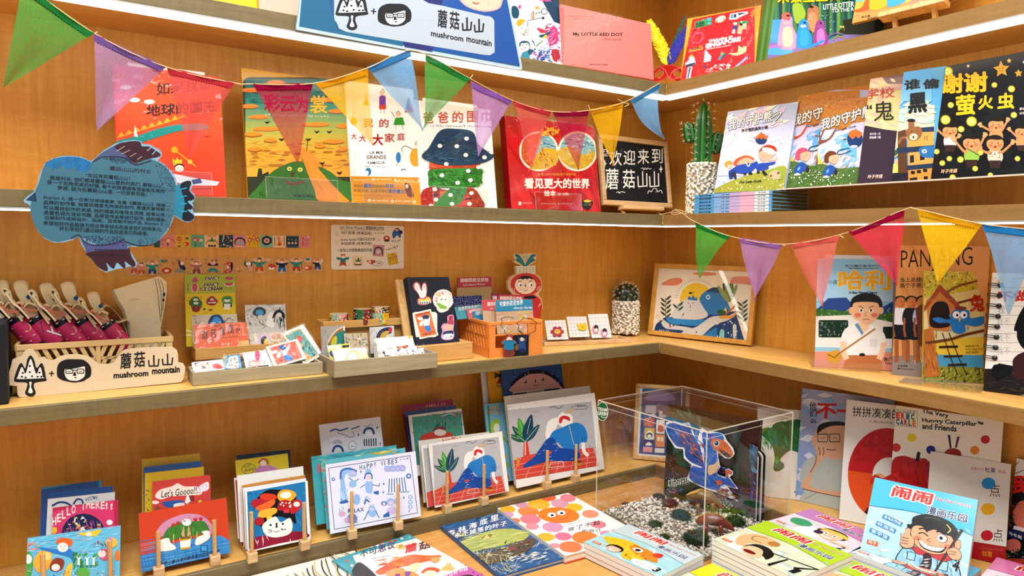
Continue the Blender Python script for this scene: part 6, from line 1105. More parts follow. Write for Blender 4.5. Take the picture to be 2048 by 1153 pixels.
# navy notebook on a wooden stand
t=thing('display_stand','wooden book stand with a thick base bar under the navy notebook','display stand',onz(880,705,ZS))
FN=st_z(px(XH,795,890),px(XH,1084,868),[px(XH,706,428),px(XH,1028,414)],ZS+.03,24);FN.O=onp(*px(XH,795,890),ony(0,0,-.185),NY);FN=upright(onp(*px(XH,795,888),V((0,-.185,0)),NY),onp(*px(XH,1084,866),V((0,-.178,0)),NY),20,[px(XH,706,430),px(XH,1028,415)])
def nav(a):
 a.P('#0e1830',700,420,745,420,820,900,790,900);a.scr('#1a2a50',945,466,1000,464,16,8,2,3)
 a.B('#b85a64',770,500,768,470,790,456,812,470,822,500,830,470,846,458,860,480,862,520,858,550,885,565,893,590,870,606,830,614,800,606,795,580,810,555,795,530);a.B('#eae2d8',780,500,778,474,792,464,806,480,818,515,828,510,832,480,846,468,854,490,856,530,848,555,830,566,812,555,800,530);a.Ln('#b88',5,788,480,800,510);a.Ln('#b88',5,844,480,842,505);a.B('#e2c04a',806,590,812,572,840,575,870,560,884,580,870,590);a.P('#e6e0d8',806,590,884,582,886,600,850,606,808,604)
 for i in range(5): a.P('#1c1c24',812+i*15,592-i*1,820+i*15,591-i*1,820+i*15,604,813+i*15,604)
 a.E('#333',820,535,4,2);a.E('#333',838,533,4,2);a.Ln('#333',2.5,822,548,830,551,838,547)
 a.E('#ddd6c4',971,576,71,70);a.E('#d8ccd4',971,574,60,60);a.hatch(['#c87a8a','#e6d8c0','#d8b04a'],40,920,525,1020,590,26,10,40,60,4,lambda x,y: (x-971)**2+(y-574)**2<3000);a.B('#e8e0d0',935,600,945,560,975,545,1005,565,1010,600,970,615);a.E('#333',958,575,5);a.E('#c8483a',985,575,5);a.P('#7aa83a',922,600,940,598,1000,628,985,640,950,636);a.B('#ddd6c4',925,635,960,645,1010,640,980,660,945,662)
 a.Rr('#ecdcc0',764,660,930,830,20);a.P('#ecdcc0',762,668,886,640,938,818,812,845);a.P('#cf6a3a',776,676,880,652,926,812,818,834);a.T('#2a2030','Urban Soul',790,688,874,668,16,.02);a.T('#2a2030','TRUST?',830,824,910,804,16,.02);a.B('#1f3a5a',830,690,850,680,875,690,865,712,840,712);a.B('#e8e4da',838,712,868,708,880,690,880,720,872,755,842,758);a.P('#2a74b8',842,755,876,750,888,785,868,795,850,780);a.E('#e8d8c8',814,705,20,10,10);a.E('#e8d8c8',822,738,12,20,20)
 a.B('#c88ab0',1000,690,1030,678,1042,690,1044,745,1040,780,1046,820,1030,846,980,850,956,830,965,790,958,760,975,738,1000,735);a.P('#9a2a3a',1008,690,1036,684,1034,712,1008,716);a.B('#a83a4a',1006,716,1036,712,1038,745,1008,748);a.B('#d8a090',972,765,985,748,1030,745,1040,765,1030,782,985,785);a.B('#1c3a5a',975,795,1030,785,1040,800,1030,815,975,818);a.B('#e2d8d0',970,830,980,812,1030,808,1036,828,1020,842,975,842);a.scr('#333',985,838,1030,834,14,6,3,3)
book('notebook','navy cloth notebook with four bright stickers, propped between trays and orange basket',FN,.022,'#0b1428',nav,XH,cat='notebook',mt=BOARD)
Bs=Fr(V((FN.O.x-.005,FN.O.y-.012,ZS+.0005)),V((1,0,0)),Z);wB=(FN.p(FN.w).x-FN.O.x)+.035;hB=FN.O.z-ZS-.001
m=MB();m.box(Bs,0,wB,0,hB,-.07,0,'#fff',bev=.0015);m.build('base_bar',BAM,t)
m=MB();f=FN.sh(-.02,.003,-.024);m.box(f,0,FN.w*.75,0,FN.h*.99,-.008,-.001,'#fff');m.build('back_panel',PINE_Z,t)
# orange basket
OB='#e08a3c';A,B=onz(977,717,ZS),onz(1083,708.5,ZS);FBk=Fr(V((A.x,A.y,ZS+.0005)),(B-A),Z);FBk.w=(B-A).length;FBk.h=FBk.uv(980,645)[1];dB=min(.19,max(.08,(onp(912.5,627,A,FBk.U)-A).dot(-FBk.N)));w,h=FBk.w,FBk.h
t=thing('plastic_basket','orange slotted plastic basket of tape packs beside the navy notebook','basket',FBk.p(w/2,0,-dB/2))
m=MB();F=FBk;hb=h*.25;m.box(F,0,w,h-.009,h,-.004,.003,OB,bev=.001);m.box(F,0,w,0,hb,-.003,.002,OB);m.box(F,0,.02,hb,h-.009,-.003,.001,OB);m.box(F,w*.72,w,hb,h-.009,-.003,.001,OB);m.box(F,.02,w*.72,h*.60,h*.64,-.003,.001,OB)
for u in (0,w-.005,w*.72): m.box(F,u,u+.005,0,h-.009,0,.004,OB)
m.build('front_wall',PLAST,t)
for nm,O,U in (('side_wall',F.p(0,0,-dB),F.N),('side_wall',F.p(w,0,0),-F.N),('rear_wall',F.p(w,0,-dB),-F.U)):
 m=MB();f=Fr(O,U,Z);crate_wall(m,f,dB if nm=='side_wall' else w,h,OB,9,False,.009,hb,.009);m.build(nm,PLAST,t)
m=MB();m.box(F,.003,w-.003,.001,.004,-dB+.004,-.003,OB);m.build('basket_floor',PLAST,t)
gb='packs in the orange basket'
def bp(d,lean,bl,br,tl,label,c,art,sd,n=0,name='tape_pack'): return pack(name,label,onplane(lean_plane(FBk,d,lean),XI,bl,br,tl,n),c,art,XI,gb,sd=sd,cat='tape pack')
def red(x,y,x1,y1,k=1): return lambda a: (a.T('#ece0d6','蹦蹦跳跳没烦恼',x,y,x1,y1,40*k,.02),a.T('#ece0d6',"Let's Dance! Woooo",x+25*k,y+33*k,x1-30*k,y1+30*k,20*k,.01,.2))
bp(dB-.012,0,(68,720),(400,700),(62,315),'tall clear tape pack with a red header standing at the back of the basket','#b89a6a',lambda a: (a.P('#b8404a',40,300,420,290,420,400,40,415),a.P('#8a2a38',55,300,75,300,75,412,55,412),red(98,362,368,355)(a)),41)
def nvy(a):
 a.P('#14204a',-100,300,420,300,420,800,-100,800)
 for x,y in ((65,530),(150,505),(240,490),(85,600),(180,560),(270,550)): a.Ln('#6a7ab8',5,x-30,y+30,x-34,y-8,x-15,y-20,x-8,y-6,x+10,y-8,x+18,y-22,x+32,y-10,x+34,y+22,x+10,y+34,x-20,y+36,close=1,sm=1);a.Ln('#6a7ab8',4,x-14,y+12,x,y+18,x+16,y+10)
bp(.11,18,(45,700),(330,680),(38,500),'navy sheet of line-drawn heads at the back of the orange basket','#14204a',nvy,42)
bp(.095,22,(60,720),(340,700),(52,590),'lower navy sheet of line-drawn heads in the orange basket','#14204a',nvy,43)
qt=lambda x,y,x1,y1,k: (lambda a: (a.T('#e6e4dc','可爱的花花世界',x,y,x1,y1,40*k,.025),a.T('#e6e4dc','Quirky Garden',x+(x1-x)*.6,y1+40*k,x1+80*k,y1+36*k,22*k,.01,.2)))
bp(.08,25,(70,720),(330,690),(60,600),'teal tape pack with white characters, low on the near side of the basket','#4a9aa8',qt(80,640,290,590,.9),44)
bp(.066,28,(180,720),(340,705),(168,620),'pink-red tape pack tucked between two teal packs','#c8606a',red(185,660,300,640,.8),45)
bp(.056,30,(235,730),(420,715),(228,640),'small teal tape pack at the near corner of the basket','#2f7a94',qt(245,680,360,660,.9),46)
bp(.1,12,(395,620),(705,640),(388,463),'dark red header pack leaning behind the front teal header','#7a2430',lambda a: (a.P('#b83a44',465,480,720,490,720,640,465,640),a.T('#e6d8d0','蹦',410,530,450,530,40,.02),red(478,530,690,535,.9)(a)),47)
bp(.075,12,(325,800),(520,790),(318,530),'clear tape pack with a pink-red header beside the front teal header','#c8a88a',lambda a: (a.P('#c8545c',300,520,540,530,540,640,300,630),red(358,590,560,585,1)(a)),48)
bp(.06,10,(455,860),(810,840),(452,535),'clear tape pack with the frontmost teal header in the orange basket','#c2a486',lambda a: (a.P('#2f86a4',440,525,830,515,830,625,440,645),qt(475,595,700,575,1.2)(a),a.hatch(['#e8e0d4','#d88a5a','#b8b0a4','#d8c02a'],60,470,650,800,840,90,9,-20,60,5)),49)
# hanging keychains
def charm(label,x,y,k,art,cord,n):
 t=thing('keychain',label,'keychain',FBk.p(*FBk.uv(*px(XI,x,y)),n),'keychains hung on the orange basket');f=FBk.sh(0,0,n);q=lambda a,b: FBk.uv(*px(XI,x+a*k,y+b*k))
 m=MB();art(m,f,q);m.build('charm',GLOSS,t);m=MB();m.tube([f.p(*FBk.uv(*px(XI,a,b)),.004+.006*math.sin(i))for i,(a,b)in enumerate(spline(prs(cord),False,6))],.0009,'#14161c',5);m.build('cord',PLAST,t)
def sil(m,f,q,pts,c,n): m.prism(f,[q(*p)for p in spline(prs(pts),True,3)],n-.003,n,c)
def bird1(m,f,q):
 sil(m,f,q,(-70,-40,-30,-70,-25,-110,30,-110,35,-70,75,-40,60,-20,45,-15,48,40,45,90,-50,90,-48,-15,-70,-20),'#a8442c',0);sil(m,f,q,(-66,-38,-30,-58,30,-58,70,-36,55,-20,42,-18,44,30,-42,30,-44,-18,-60,-22),'#1f7a9c',.001);sil(m,f,q,(-24,-70,0,-92,26,-70,20,-52,-20,-52),'#e6d4c4',.001)
 for i in range(6): m.box(f,q(-42+i*15,0)[0],q(-36+i*15,0)[0],q(0,90)[1],q(0,32)[1],0,.0008,'#3a2a3a')
def bird2(m,f,q):
 m.box(f,q(-80,0)[0],q(66,0)[0],q(0,92)[1],q(0,-105)[1],-.003,0,'#12161e');sil(m,f,q,(-40,-90,-20,-70,0,-80,25,-70,45,-95,40,-50,30,-30,36,40,-34,40,-28,-30),'#2a4a7a',.001);sil(m,f,q,(-18,-70,0,-84,20,-70,14,-50,-12,-50),'#e0c8b4',.0018);sil(m,f,q,(-30,30,-10,20,30,30,26,60,-26,60),'#1c2c4a',.0016);sil(m,f,q,(-70,0,-40,-20,-36,30,-64,40),'#7a5a2c',.0016)
charm('keychain charm of a figure in a teal shirt and striped trousers on the orange basket',548,970,1,bird1,(560,880,500,830,470,760,480,700,540,690,600,700),.012)
charm('dark square keychain charm of a waving navy figure on the orange basket',678,970,1,bird2,(690,880,640,800,640,740,700,700,780,720,810,780,760,850,690,868,650,820),.007)
# daruma-like cutout, leaning at the back
OUTD=(700,250,720,270,640,282,632,205,690,202,640,182,612,168,625,140,606,112,612,88,660,84,700,92,720,78,755,84,790,80,826,84,832,110,826,140,820,165,780,185,755,204,822,200,820,275,868,310,884,370,880,430,850,475,884,530,892,600,870,660,850,760,600,760,590,560,610,490,560,430,555,360,580,310,640,280)
def daru(a):
 a.P('#e2d6bc',632,205,820,205,820,275,632,275)
 for i in range(6): a.Ln('#6a6a6a',3,640+i*32,215,640+i*32,272)
 for i in range(3): a.Ln('#6a6a6a',3,636,222+i*20,812,218+i*20)
 for s in (-1,1):
  a.B('#1f7a80',722,200,722+s*20,150,722+s*60,95,722+s*95,92,722+s*98,110,722+s*75,125,722+s*95,145,722+s*60,170,722+s*15,205);a.Ln('#1c2a34',4,722+s*98,92,722+s*60,115);a.Ln('#1c2a34',4,722+s*96,150,722+s*55,165)
 a.hatch(['#4a9a98','#8ac0b0'],10,700,90,748,135,40,8,85,12,3)
 a.E('#c43a38',728,380,148,110);a.E('#c0342f',758,590,128,120);a.P('#c0342f',600,600,880,600,860,760,600,760);a.E('#ecd4b8',724,388,102,86);a.B('#17151c',642,334,680,308,730,298,780,310,802,330,780,330,760,322,740,332,720,324,700,336,680,326)
 for x in (672,775): a.E('#fff',x,386,18,14);a.E('#17151c',x+6,388,9,10);a.Ln('#17151c',6,x-18,356,x,348,x+16,352,sm=1)
 a.P('#7a2a2c',722,372,714,402,732,402);a.Ln('#8a3a2c',5,706,434,724,442,745,430,sm=1);a.dots('#d89a7a',12,665,420,690,436,1.5,3,3);a.dots('#d89a7a',12,770,405,795,425,1.5,3,4);a.E('#17151c',768,505,60,16)
 for x,y in ((590,450),(610,455),(835,440),(850,430),(850,600),(865,585)): a.Ln('#ecc8b8',5,x,y,x+10,y-34)
board('wooden_cutout','leaf-topped red doll cutout board standing behind the orange basket','cutout',(V((0,-.06,0)),NY),XI,OUTD[6:],.012,'#e6d8c2',daru,'#d8b488')
# earrings on a bamboo tray
A,B=onz(1089,693.5,ZS),onz(1263,686,ZS);FE=Fr(V((A.x,A.y,ZS+.0005)),B-A,Z);FE.w=(B-A).length;FE.h=.013
tray('earring_tray','low pale bamboo tray holding three packs of earrings',FE,FE.w,.012,.085,PINE_X,'wooden trays',(),.008)
gE='earring packs on the bamboo tray'
def ear(bl,br,tl,label,pin,sd,d):
 F=onplane(lean_plane(FE,d,26,ZS+.006),XI,bl,br,tl);t=thing('earring_pack',label,'earrings',F.p(F.w/2,0),gE);m=MB();m.box(F,0,F.w,0,F.h,-.0012,0,'#dcd8d0');a=Art(F)
 for k in range(1,6): a.F=F;m.poly([F.p(F.w*k/6-.0004,0,.0004),F.p(F.w*k/6+.0004,0,.0004),F.p(F.w*k/6+.0004,F.h,.0004),F.p(F.w*k/6-.0004,F.h,.0004)],'#a8a8b0');m.poly([F.p(0,F.h*k/6-.0004,.0004),F.p(F.w,F.h*k/6-.0004,.0004),F.p(F.w,F.h*k/6+.0004,.0004),F.p(0,F.h*k/6+.0004,.0004)],'#a8a8b0')
 m.build('backing_card',PRINT,t);m=MB();pin(m,F,lambda x,y: F.uv(*px(XI,x,y)));m.build('earring',GLOSS,t);film(F,.0075,t,6,.0012,seed=sd)
def ov(m,F,q,x,y,rx,ry,n,c): a_=[q(x+rx*math.cos(w),y+ry*math.sin(w))for w in [i*.4488 for i in range(14)]];m.prism(F,a_,n-.002,n,c)
ear((938,915),(1138,908),(920,728),'earring pack with a red and yellow flower, nearest the orange basket',lambda m,F,q: ([ov(m,F,q,1028+42*math.cos(w),838+36*math.sin(w),22,18,.003,'#9a2440')for w in [i*1.05 for i in range(6)]],ov(m,F,q,1028,838,30,24,.004,'#e2a83a'),ov(m,F,q,1020,832,4,4,.0045,'#222'),ov(m,F,q,1036,830,4,4,.0045,'#222')),51,.03)
ear((1152,890),(1342,884),(1148,692),'earring pack with a yellow tulip face, middle of the bamboo tray',lambda m,F,q: (m.prism(F,[q(*p)for p in ((1214,760),(1232,772),(1250,755),(1268,770),(1290,752),(1306,765),(1312,800),(1295,822),(1262,828),(1232,815))],.001,.004,'#e2b41e'),ov(m,F,q,1270,795,6,5,.0046,'#6a4a10')),52,.034)
ear((1365,897),(1556,890),(1336,668),'earring pack with two pink penguin drops, nearest the round cactus',lambda m,F,q: [(ov(m,F,q,x,y,34,40,.003,'#d88a98'),ov(m,F,q,x+4,y-20,20,22,.004,'#1c1c24'),ov(m,F,q,x+2,y+10,14,18,.0045,'#e6e0dc'))for x,y in ((1396,815),(1478,848))],53,.03)
# round cactus
O=onz(1246,669.5,ZS);r=25.5/FPX*(O-CAM).dot(cw);h=.108;t=thing('potted_cactus','small round dark cactus in a white pebble pot near the corner','cactus',O);m=MB();pebbles(m,O,r,h,420,5,PB,.0066);m.build('pebble_pot',STONE,t,smooth=True)
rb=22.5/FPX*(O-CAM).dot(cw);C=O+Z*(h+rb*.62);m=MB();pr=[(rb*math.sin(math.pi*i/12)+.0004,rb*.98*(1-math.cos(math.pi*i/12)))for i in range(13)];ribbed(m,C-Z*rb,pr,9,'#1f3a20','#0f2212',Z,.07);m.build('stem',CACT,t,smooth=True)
pts=[]
for i in range(46):
 z=1-1.5*i/46;q=i*2.39996;rr=math.sqrt(max(0,1-z*z));d=V((rr*math.cos(q),rr*math.sin(q),z));pts.append((C+d*rb*1.02,d))
m=MB();spines(m,pts,7,6,'#ece4cc',.0095);m.build('spines',CLOTH,t)
# ---------------------------------------------------------------- wide shelf, side wall: framed print, four standing books
XJ,XK=(1280,420,3.844),(1600,420,3.0335)
def framed(name,label,F,fw,wd,art,X,n=.012):
 t=thing(name,label,'picture frame',F.p(F.w/2,0,-.006));w,h=F.w,F.h;m=MB()
 for a in ((0,w,0,fw),(0,w,h-fw,h),(0,fw,fw,h-fw),(w-fw,w,fw,h-fw)): m.box(F,*a,-n,.004,'#fff',bev=.0012)
 m.build('wooden_frame',wd,t);f=F.sh(fw-.001,fw-.001,-.002);f.w,f.h=w-2*fw+.002,h-2*fw+.002;m=MB();m.box(f,0,f.w,0,f.h,-.004,0,'#eae0cc');paint(m,f,X,art);m.build('art_print',PRINT,t)
 m=MB();f=f.sh(0,0,.0035);m.poly([f.p(0,0),f.p(f.w,0),f.p(f.w,f.h),f.p(0,f.h)],'#fff');m.build('glazing',ACRYL,t);return t
def whale(a):
 a.P('#e9dcc4',100,440,900,440,900,1010,100,1010);c='#dc8a68'
 a.B(c,170,575,200,550,260,525,320,528,332,555,290,580,220,582);a.B(c,410,492,470,478,580,485,590,500,500,508);a.B(c,700,560,720,520,800,512,860,525,870,575,780,570)
 a.E('#e2bc34',440,690,128,128)
 for i in range(26): q=math.pi+.1+i*.115;a.Ln('#4a4a4a',2.5,440+142*math.cos(q),690+142*math.sin(q),440+165*math.cos(q),690+165*math.sin(q))
 a.hatch('#dc9a7a',30,110,800,190,930,30,4,-60,10,2);a.hatch('#dc9a7a',40,760,820,830,960,30,4,60,10,3)
 a.P('#14406c',110,940,130,880,190,830,740,780,810,1010,110,1010);a.B('#cfc9c0',170,870,180,840,240,880,360,900,430,905,540,830,620,815,700,810,760,770,780,770,700,840,620,870,560,900,480,970,420,990,300,970,340,930,250,920,200,910)
 a.B('#2a7ab0',465,680,520,620,600,600,640,620,670,690,700,770,640,800,540,805,490,760);a.B('#14406c',520,630,560,600,620,600,640,632,600,640,560,632);a.B('#cfc9c0',250,810,290,740,360,685,410,680,460,700,500,760,530,810,480,840,380,845,280,840);a.B('#2f86bc',200,800,230,830,330,840,420,845,500,845,500,860,440,890,330,885,230,870)
 a.P('#2a74a8',370,690,385,660,400,680,415,655,430,680,450,672,445,700);a.E('#222',395,640,14,8);a.Ln('#222',3,410,640,430,630)
 for x,y in ((378,718),(412,718)): a.E('#222',x,y,5,4)
 a.Ln('#222',4,392,730,396,750,390,755);a.Ln('#222',3,386,775,398,776);a.E('#d8e4ea',530,672,16,18);a.E('#2a7ab0',530,672,9,11)
 a.B('#1f5a34',600,775,640,770,670,790,660,810,610,800);a.P('#e0c04a',650,770,668,750,676,790);a.Ln('#b85a3a',12,665,800,700,775,730,745,742,730,sm=1);a.B('#dc9a3a',610,825,650,812,720,812,740,780,748,790,720,830,640,838)
 def leaf(x,y,dx,dy,c,w): a.B(c,x,y,x+dx*.3-dy*w,y+dy*.3+dx*w,x+dx*.8-dy*w*.7,y+dy*.8+dx*w*.7,x+dx,y+dy,x+dx*.8+dy*w*.7,y+dy*.8-dx*w*.7,x+dx*.3+dy*w,y+dy*.3-dx*w)
 for x,y,n,c in ((205,830,9,'#3a4a34'),(795,860,9,'#33462f'),(300,775,3,'#2f4a3a')):
  for i in range(n): s=-1 if i % 2 else 1;leaf(x+(s*3),y-i*17,s*38,-34,c,.16)
  a.Ln(c,4,x,y,x,y-n*17)
 for i in range(8): q=-1.0-i*.16;leaf(690,710,165*math.cos(q)*(.7+.3*(i % 2)),150*math.sin(q),('#6a7a3c','#8a9a58','#55683a')[i % 3],.12)
 a.P('#1c3a34',640,570,660,560,665,610,650,620);a.dots('#dfe6ea',16,560,850,760,980,4,7,5);a.P('#d8d4c8',720,890,735,875,748,890,748,990,722,985);a.hatch('#1c2c3c',10,724,900,746,985,24,4,-10,10);a.B('#8ac0c0',620,980,622,930,640,918,655,935,650,985);a.P('#2a7ab0',480,970,600,900,600,1010,490,1010);a.scr('#cfc9c0',150,935,230,945,18,5,2,4)
 for x,y in ((175,855),(265,890),(320,885),(440,940)): a.E('#222',x,y,7,5)
 a.P('#8a3a2c',230,880,240,875,245,905,236,905);a.P('#8a3a2c',325,825,340,795,350,800)
F=st_z((1297,671),(1503.7,694.5),[(1317.7,530.6),(1519,535.8)],ZS,9);F.O=F.p(0,.004)
framed('framed_print','oak framed print of a blue whale hugging a grey hill, standing in the shelf corner',F,.0155,OAK,whale,XJ)
gb4='books on the wide side shelf'
def boy(a,x,y,k,sh):  # face + hair
 a.B('#17120f',x-88*k,y-20*k,x-90*k,y-80*k,x-40*k,y-112*k,x+40*k,y-116*k,x+92*k,y-80*k,x+92*k,y-10*k,x,y-40*k);a.B(sh,x-84*k,y-40*k,x-60*k,y-62*k,x+50*k,y-62*k,x+80*k,y-40*k,x+78*k,y+20*k,x+40*k,y+62*k,x,y+76*k,x-50*k,y+50*k,x-86*k,y+20*k)
 for s in (-1,1): a.E(sh,x+s*92*k,y-10*k,16*k,22*k);a.E('#fff',x+s*30*k,y-12*k,13*k,9*k);a.E('#17120f',x+s*30*k,y-12*k,7*k,8*k);a.E('#d8705a',x+s*52*k,y+18*k,20*k,14*k);a.Ln('#17120f',4*k,x+s*16*k,y-26*k,x+s*48*k,y-40*k)
 a.Ln('#7a3a2c',4*k,x-22*k,y+48*k,x,y+42*k,x+22*k,y+48*k,sm=1);a.Ln('#a86a4a',3*k,x-2*k,y,x-6*k,y+22*k,x+6*k,y+24*k)
def harry(a):
 a.G('#7ab8dc','#a8cde2',80,280,580,560);a.P('#2a4a8c',100,610,170,540,280,535,330,590,330,640,100,640);a.P('#2a4a8c',490,600,560,560,570,660,490,640);a.P('#3c6a2c',88,600,300,620,320,690,480,640,580,620,580,720,88,700);a.hatch(['#5a8a34','#2a4a20','#86a83c'],90,90,600,570,690,30,8,0,90,3)
 a.P('#dcdad0',80,650,330,640,580,690,580,900,80,900);a.Rr('#123020',112,672,292,778,10);a.Rr('#123020',502,712,580,785,8);a.hatch(['#7a8a6a','#a8b090'],60,118,680,286,772,16,4,45,60,4);a.P('#8fb8cc',80,835,580,845,580,870,80,860);a.P('#d08a72',80,862,580,868,580,1010,80,1010)
 a.B('#e4e4de',250,790,270,730,330,700,380,715,440,705,500,740,520,800,490,815,480,890,290,890,290,810);a.P('#b8703a',275,885,490,885,500,1010,250,1010);a.Ln('#e8c09a',34,262,810,262,860,280,905,sm=1);a.Ln('#e8c09a',34,505,815,500,860,480,905,sm=1);a.P('#e8c09a',350,690,420,690,415,725,385,750,355,725);a.Ln('#a8702a',10,455,725,200,900);a.P('#c8922a',160,870,230,850,250,890,230,950,170,930);a.Ln('#6a4a1c',5,165,880,210,900,240,870);a.E('#1c1c1c',376,882,18,10);a.Rr('#d4d4ce',422,785,468,832,6);a.P('#6a90b8',330,700,350,690,385,750,375,765)
 boy(a,400,625,.98,'#e2b48c');a.T('#d8a81e','哈利',235,488,545,488,115,.04,0,'#efe2b0',.02);a.T('#1c2c40','小孩',172,456,226,456,28,.01);a.T('#1c2c40','A Boy Named Harry',295,516,470,516,18,.04);a.T('#1c2c40','李光耀的童年时光',272,350,490,350,14,.02);a.T('#1c2c40','The Childhood of Lee Kuan Yew',294,362,476,362,8,.03);a.T('#222','余广达',506,922,590,926,26,.02);a.T('#222','Patricia',516,940,580,942,13,.02)
F=st_z((1629,733),(1783,743),[(1632,521.5),(1784,517)],ZS,9);Fh=F
f2=F.sh(.02,0,-.012);f2.w,f2.h=F.w-.01,F.h*1.035
book('picture_book','pale-edged book standing half hidden behind the satchel boy book',f2,.004,'#d8dce2',None,None,group=gb4,hard=False)
book('picture_book','light blue picture book of a frowning boy with a yellow satchel',F,.005,'#8fc2de',harry,XK,group=gb4,hard=False,mt=GLOSS)
def panj(a):
 a.P('#d39a5c',500,180,1200,180,1200,1100,500,1100);a.P('#8a8078',500,890,800,880,1200,900,1200,1100,500,1100);a.hatch(['#dba668','#c88c4c'],30,560,230,750,900,160,20,70,20,3);a.T('#2a1408','PANJANG',612,388,1046,372,140,-.008);a.T('#2a1c10','当上总理的',608,440,768,440,28,.02);a.T('#2a1c10','高个子男孩',606,474,770,474,28,.02)
 for x,c in ((608,'#e0dde4'),(675,'#1c1c24'),(738,'#b8b8cc')):
  a.P('#9a5a34',x-34,790,x-10,790,x-8,920,x-34,930);a.P('#a86a3c',x+8,790,x+32,790,x+34,910,x+12,915);a.P('#171720',x-38,690,x+42,690,x+46,795,x-38,785);a.B(c,x-48,690,x-44,610,x,595,x+46,615,x+50,690);a.Ln('#9a5a34',14,x-42,660,x-44,730,x-36,770);a.E('#17120f',x,548,36,26);a.E('#c07a48',x+2,564,31,34);a.E('#d8573c',x+16,574,8);a.E('#17120f',x+8,560,3);a.E('#17120f',x+24,560,3);a.Ln('#7a2a1c',3,x+8,582,x+18,584)
 a.P('#6a3a24',700,600,760,560,760,820,720,830);a.T('#2a1c10','文/林得楠',592,955,652,956,12,.02);a.T('#2a1c10','图/Oivaanippe',592,972,690,975,12,.02)
B=onx(1965,765,-.02);B.z=ZS;F=upright(onz(1783,749.7,ZS),B,2,[(1789.5,491)])
book('picture_book','ochre picture book titled in thin tall capitals above three standing children',F,.006,'#d39a5c',panj,XK,group=gb4,hard=False)
def tree(a):
 a.P('#c8b83a',740,370,1120,370,1120,560,740,560);a.hatch(['#8a8a24','#d8c84a','#5a6a1c','#e6dc7a','#a89a2a'],300,745,378,1112,540,22,8,40,90,3);a.P('#d8c88a',740,540,1120,480,1120,720,740,720);a.P('#cfc49a',740,720,1120,700,1120,800,740,800);a.P('#d8b83a',740,800,1120,770,1120,890,740,900);a.P('#4a94b8',740,880,1120,885,1120,965,740,960);a.P('#8a8a34',740,950,1120,960,1120,1070,740,1060);a.hatch(['#3a5a1c','#6a7a2a','#c8b84a','#2a3a14'],160,745,960,1112,1050,34,7,-50,50,4)
 a.Ln('#7a4a1c',12,860,520,960,465,1050,440,1112,420,sm=1);a.Ln('#6a3a1c',14,950,570,1040,545,1112,520,sm=1);a.P('#b06a2c',745,730,800,720,830,900,850,1010,750,1020);a.hatch(['#8a4a1c','#c8843c'],40,750,740,830,1000,60,6,80,8,5);a.Ln('#6a3a14',16,760,810,900,790,1000,760,1112,735,sm=1)
 a.P('#c07a3a',760,560,845,480,950,590,900,740,780,730);a.P('#9a4a24',742,600,845,455,965,580,955,610,845,500,750,620);a.hatch('#7a3418',20,760,480,950,590,26,4,60,20,6,lambda x,y: y<470+abs(x-845)*1.1+20);a.B('#241208',790,710,792,600,840,555,890,575,905,640,900,710);a.hatch('#b87a3c',20,760,540,930,560,30,5,0,10,7)
 a.B('#2a7ac0',800,665,840,655,900,668,920,620,960,605,1020,615,1030,660,1110,650,1112,690,1060,710,1000,700,1000,740,960,755,920,735,900,690,840,690);a.hatch(['#4a9ad8','#1c5a9c'],34,900,630,1020,740,20,6,70,40,8);a.E('#7a3a24',970,600,36,12)
 for x in (944,988): a.E('#eee',x,640,22,22);a.E('#111',x+5,642,8)
 a.P('#e2c04a',955,660,975,660,962,685);a.T('#b8341c','兔',1028,620,1112,615,100,.04)
 for y in (836,894,945): a.Ln('#3a2412',14,842+(y-836)*.5,y,952+(y-836)*.5,y-4)
 a.Ln('#3a2412',5,860,750,910,900,950,1000);a.Ln('#3a2412',5,900,750,960,900,1005,1000);a.T('#2a2a14','绿野仙踪工作',1000,834,1082,832,10,.01);a.T('#2a2a14','文字/卡梅拉·杰·诗',1000,854,1106,852,10,.01);a.T('#2a2a14','绘画 黄靖怡',1002,872,1078,870,10,.01)
F=st_z((1845.6,763),(1966,768),[(1847,544.5),(1966,543.5)],ZS,6)
book('picture_book','yellow-green picture book of a blue owl at a tree house with rope ladder',F,.006,'#b8a83a',tree,XK,group=gb4,hard=False)
XL2=(1940,520,4.118)
def notdo(a):
 a.P('#e2e0da',100,110,800,110,800,920,100,920)
 for y in (160,236,312,388,464,540,614,690,766,842): a.Ln('#555',2.5,165,y,800,y+4)
 a.P('#221c18',100,905,190,905,200,880,240,860,340,880,800,900,800,1120,100,1120);a.hatch(['#3a3024','#4a3a2c','#141210'],40,110,930,460,1090,80,10,0,30,3);a.T('#c03424','不做',230,352,480,346,84,.05);a.T('#888','我',225,455,290,452,60,-.008)
 for y in (550,680,790): a.T('#9a9a9a','我不',222,y,330,y-4,60,-.012)
 a.B('#0c0c0e',480,380,420,430,375,530,362,590,385,600,390,660,440,740,560,800,700,700,700,400);a.B('#3a1c18',350,860,380,800,440,770,520,760,600,900,400,1000);a.P('#0c0c0e',180,900,200,870,340,880,345,950,220,1010,180,960);a.E('#d8a83a',238,185,12);a.scr('#777',285,196,370,190,14,7,3,3)
F=st_z((1966.5,783),(2110,801),[(1967,549.5),(2105,549)],ZS,8);t=book('notebook','white lined spiral notebook with a red two-word title, beside the owl book',F,.012,'#dedcd6',notdo,XL2,cat='notebook',group=gb4,hard=False)
m=MB()
for i in range(8):
 v=F.h*(.895-.0835*i-i*.0042);m.ball(F.p(.0165,v,.001),.0058,'#0c0c0e',8,5)
 for d in (.0022,-.0022): m.tube([F.p(.016,v+d,.002),F.p(.006,v+d+.001,.007),F.p(-.006,v+d+.0015,.004),F.p(-.006,v+d,-.012)],.001,'#15151a',5)
m.build('spiral_binding',PLAST,t)
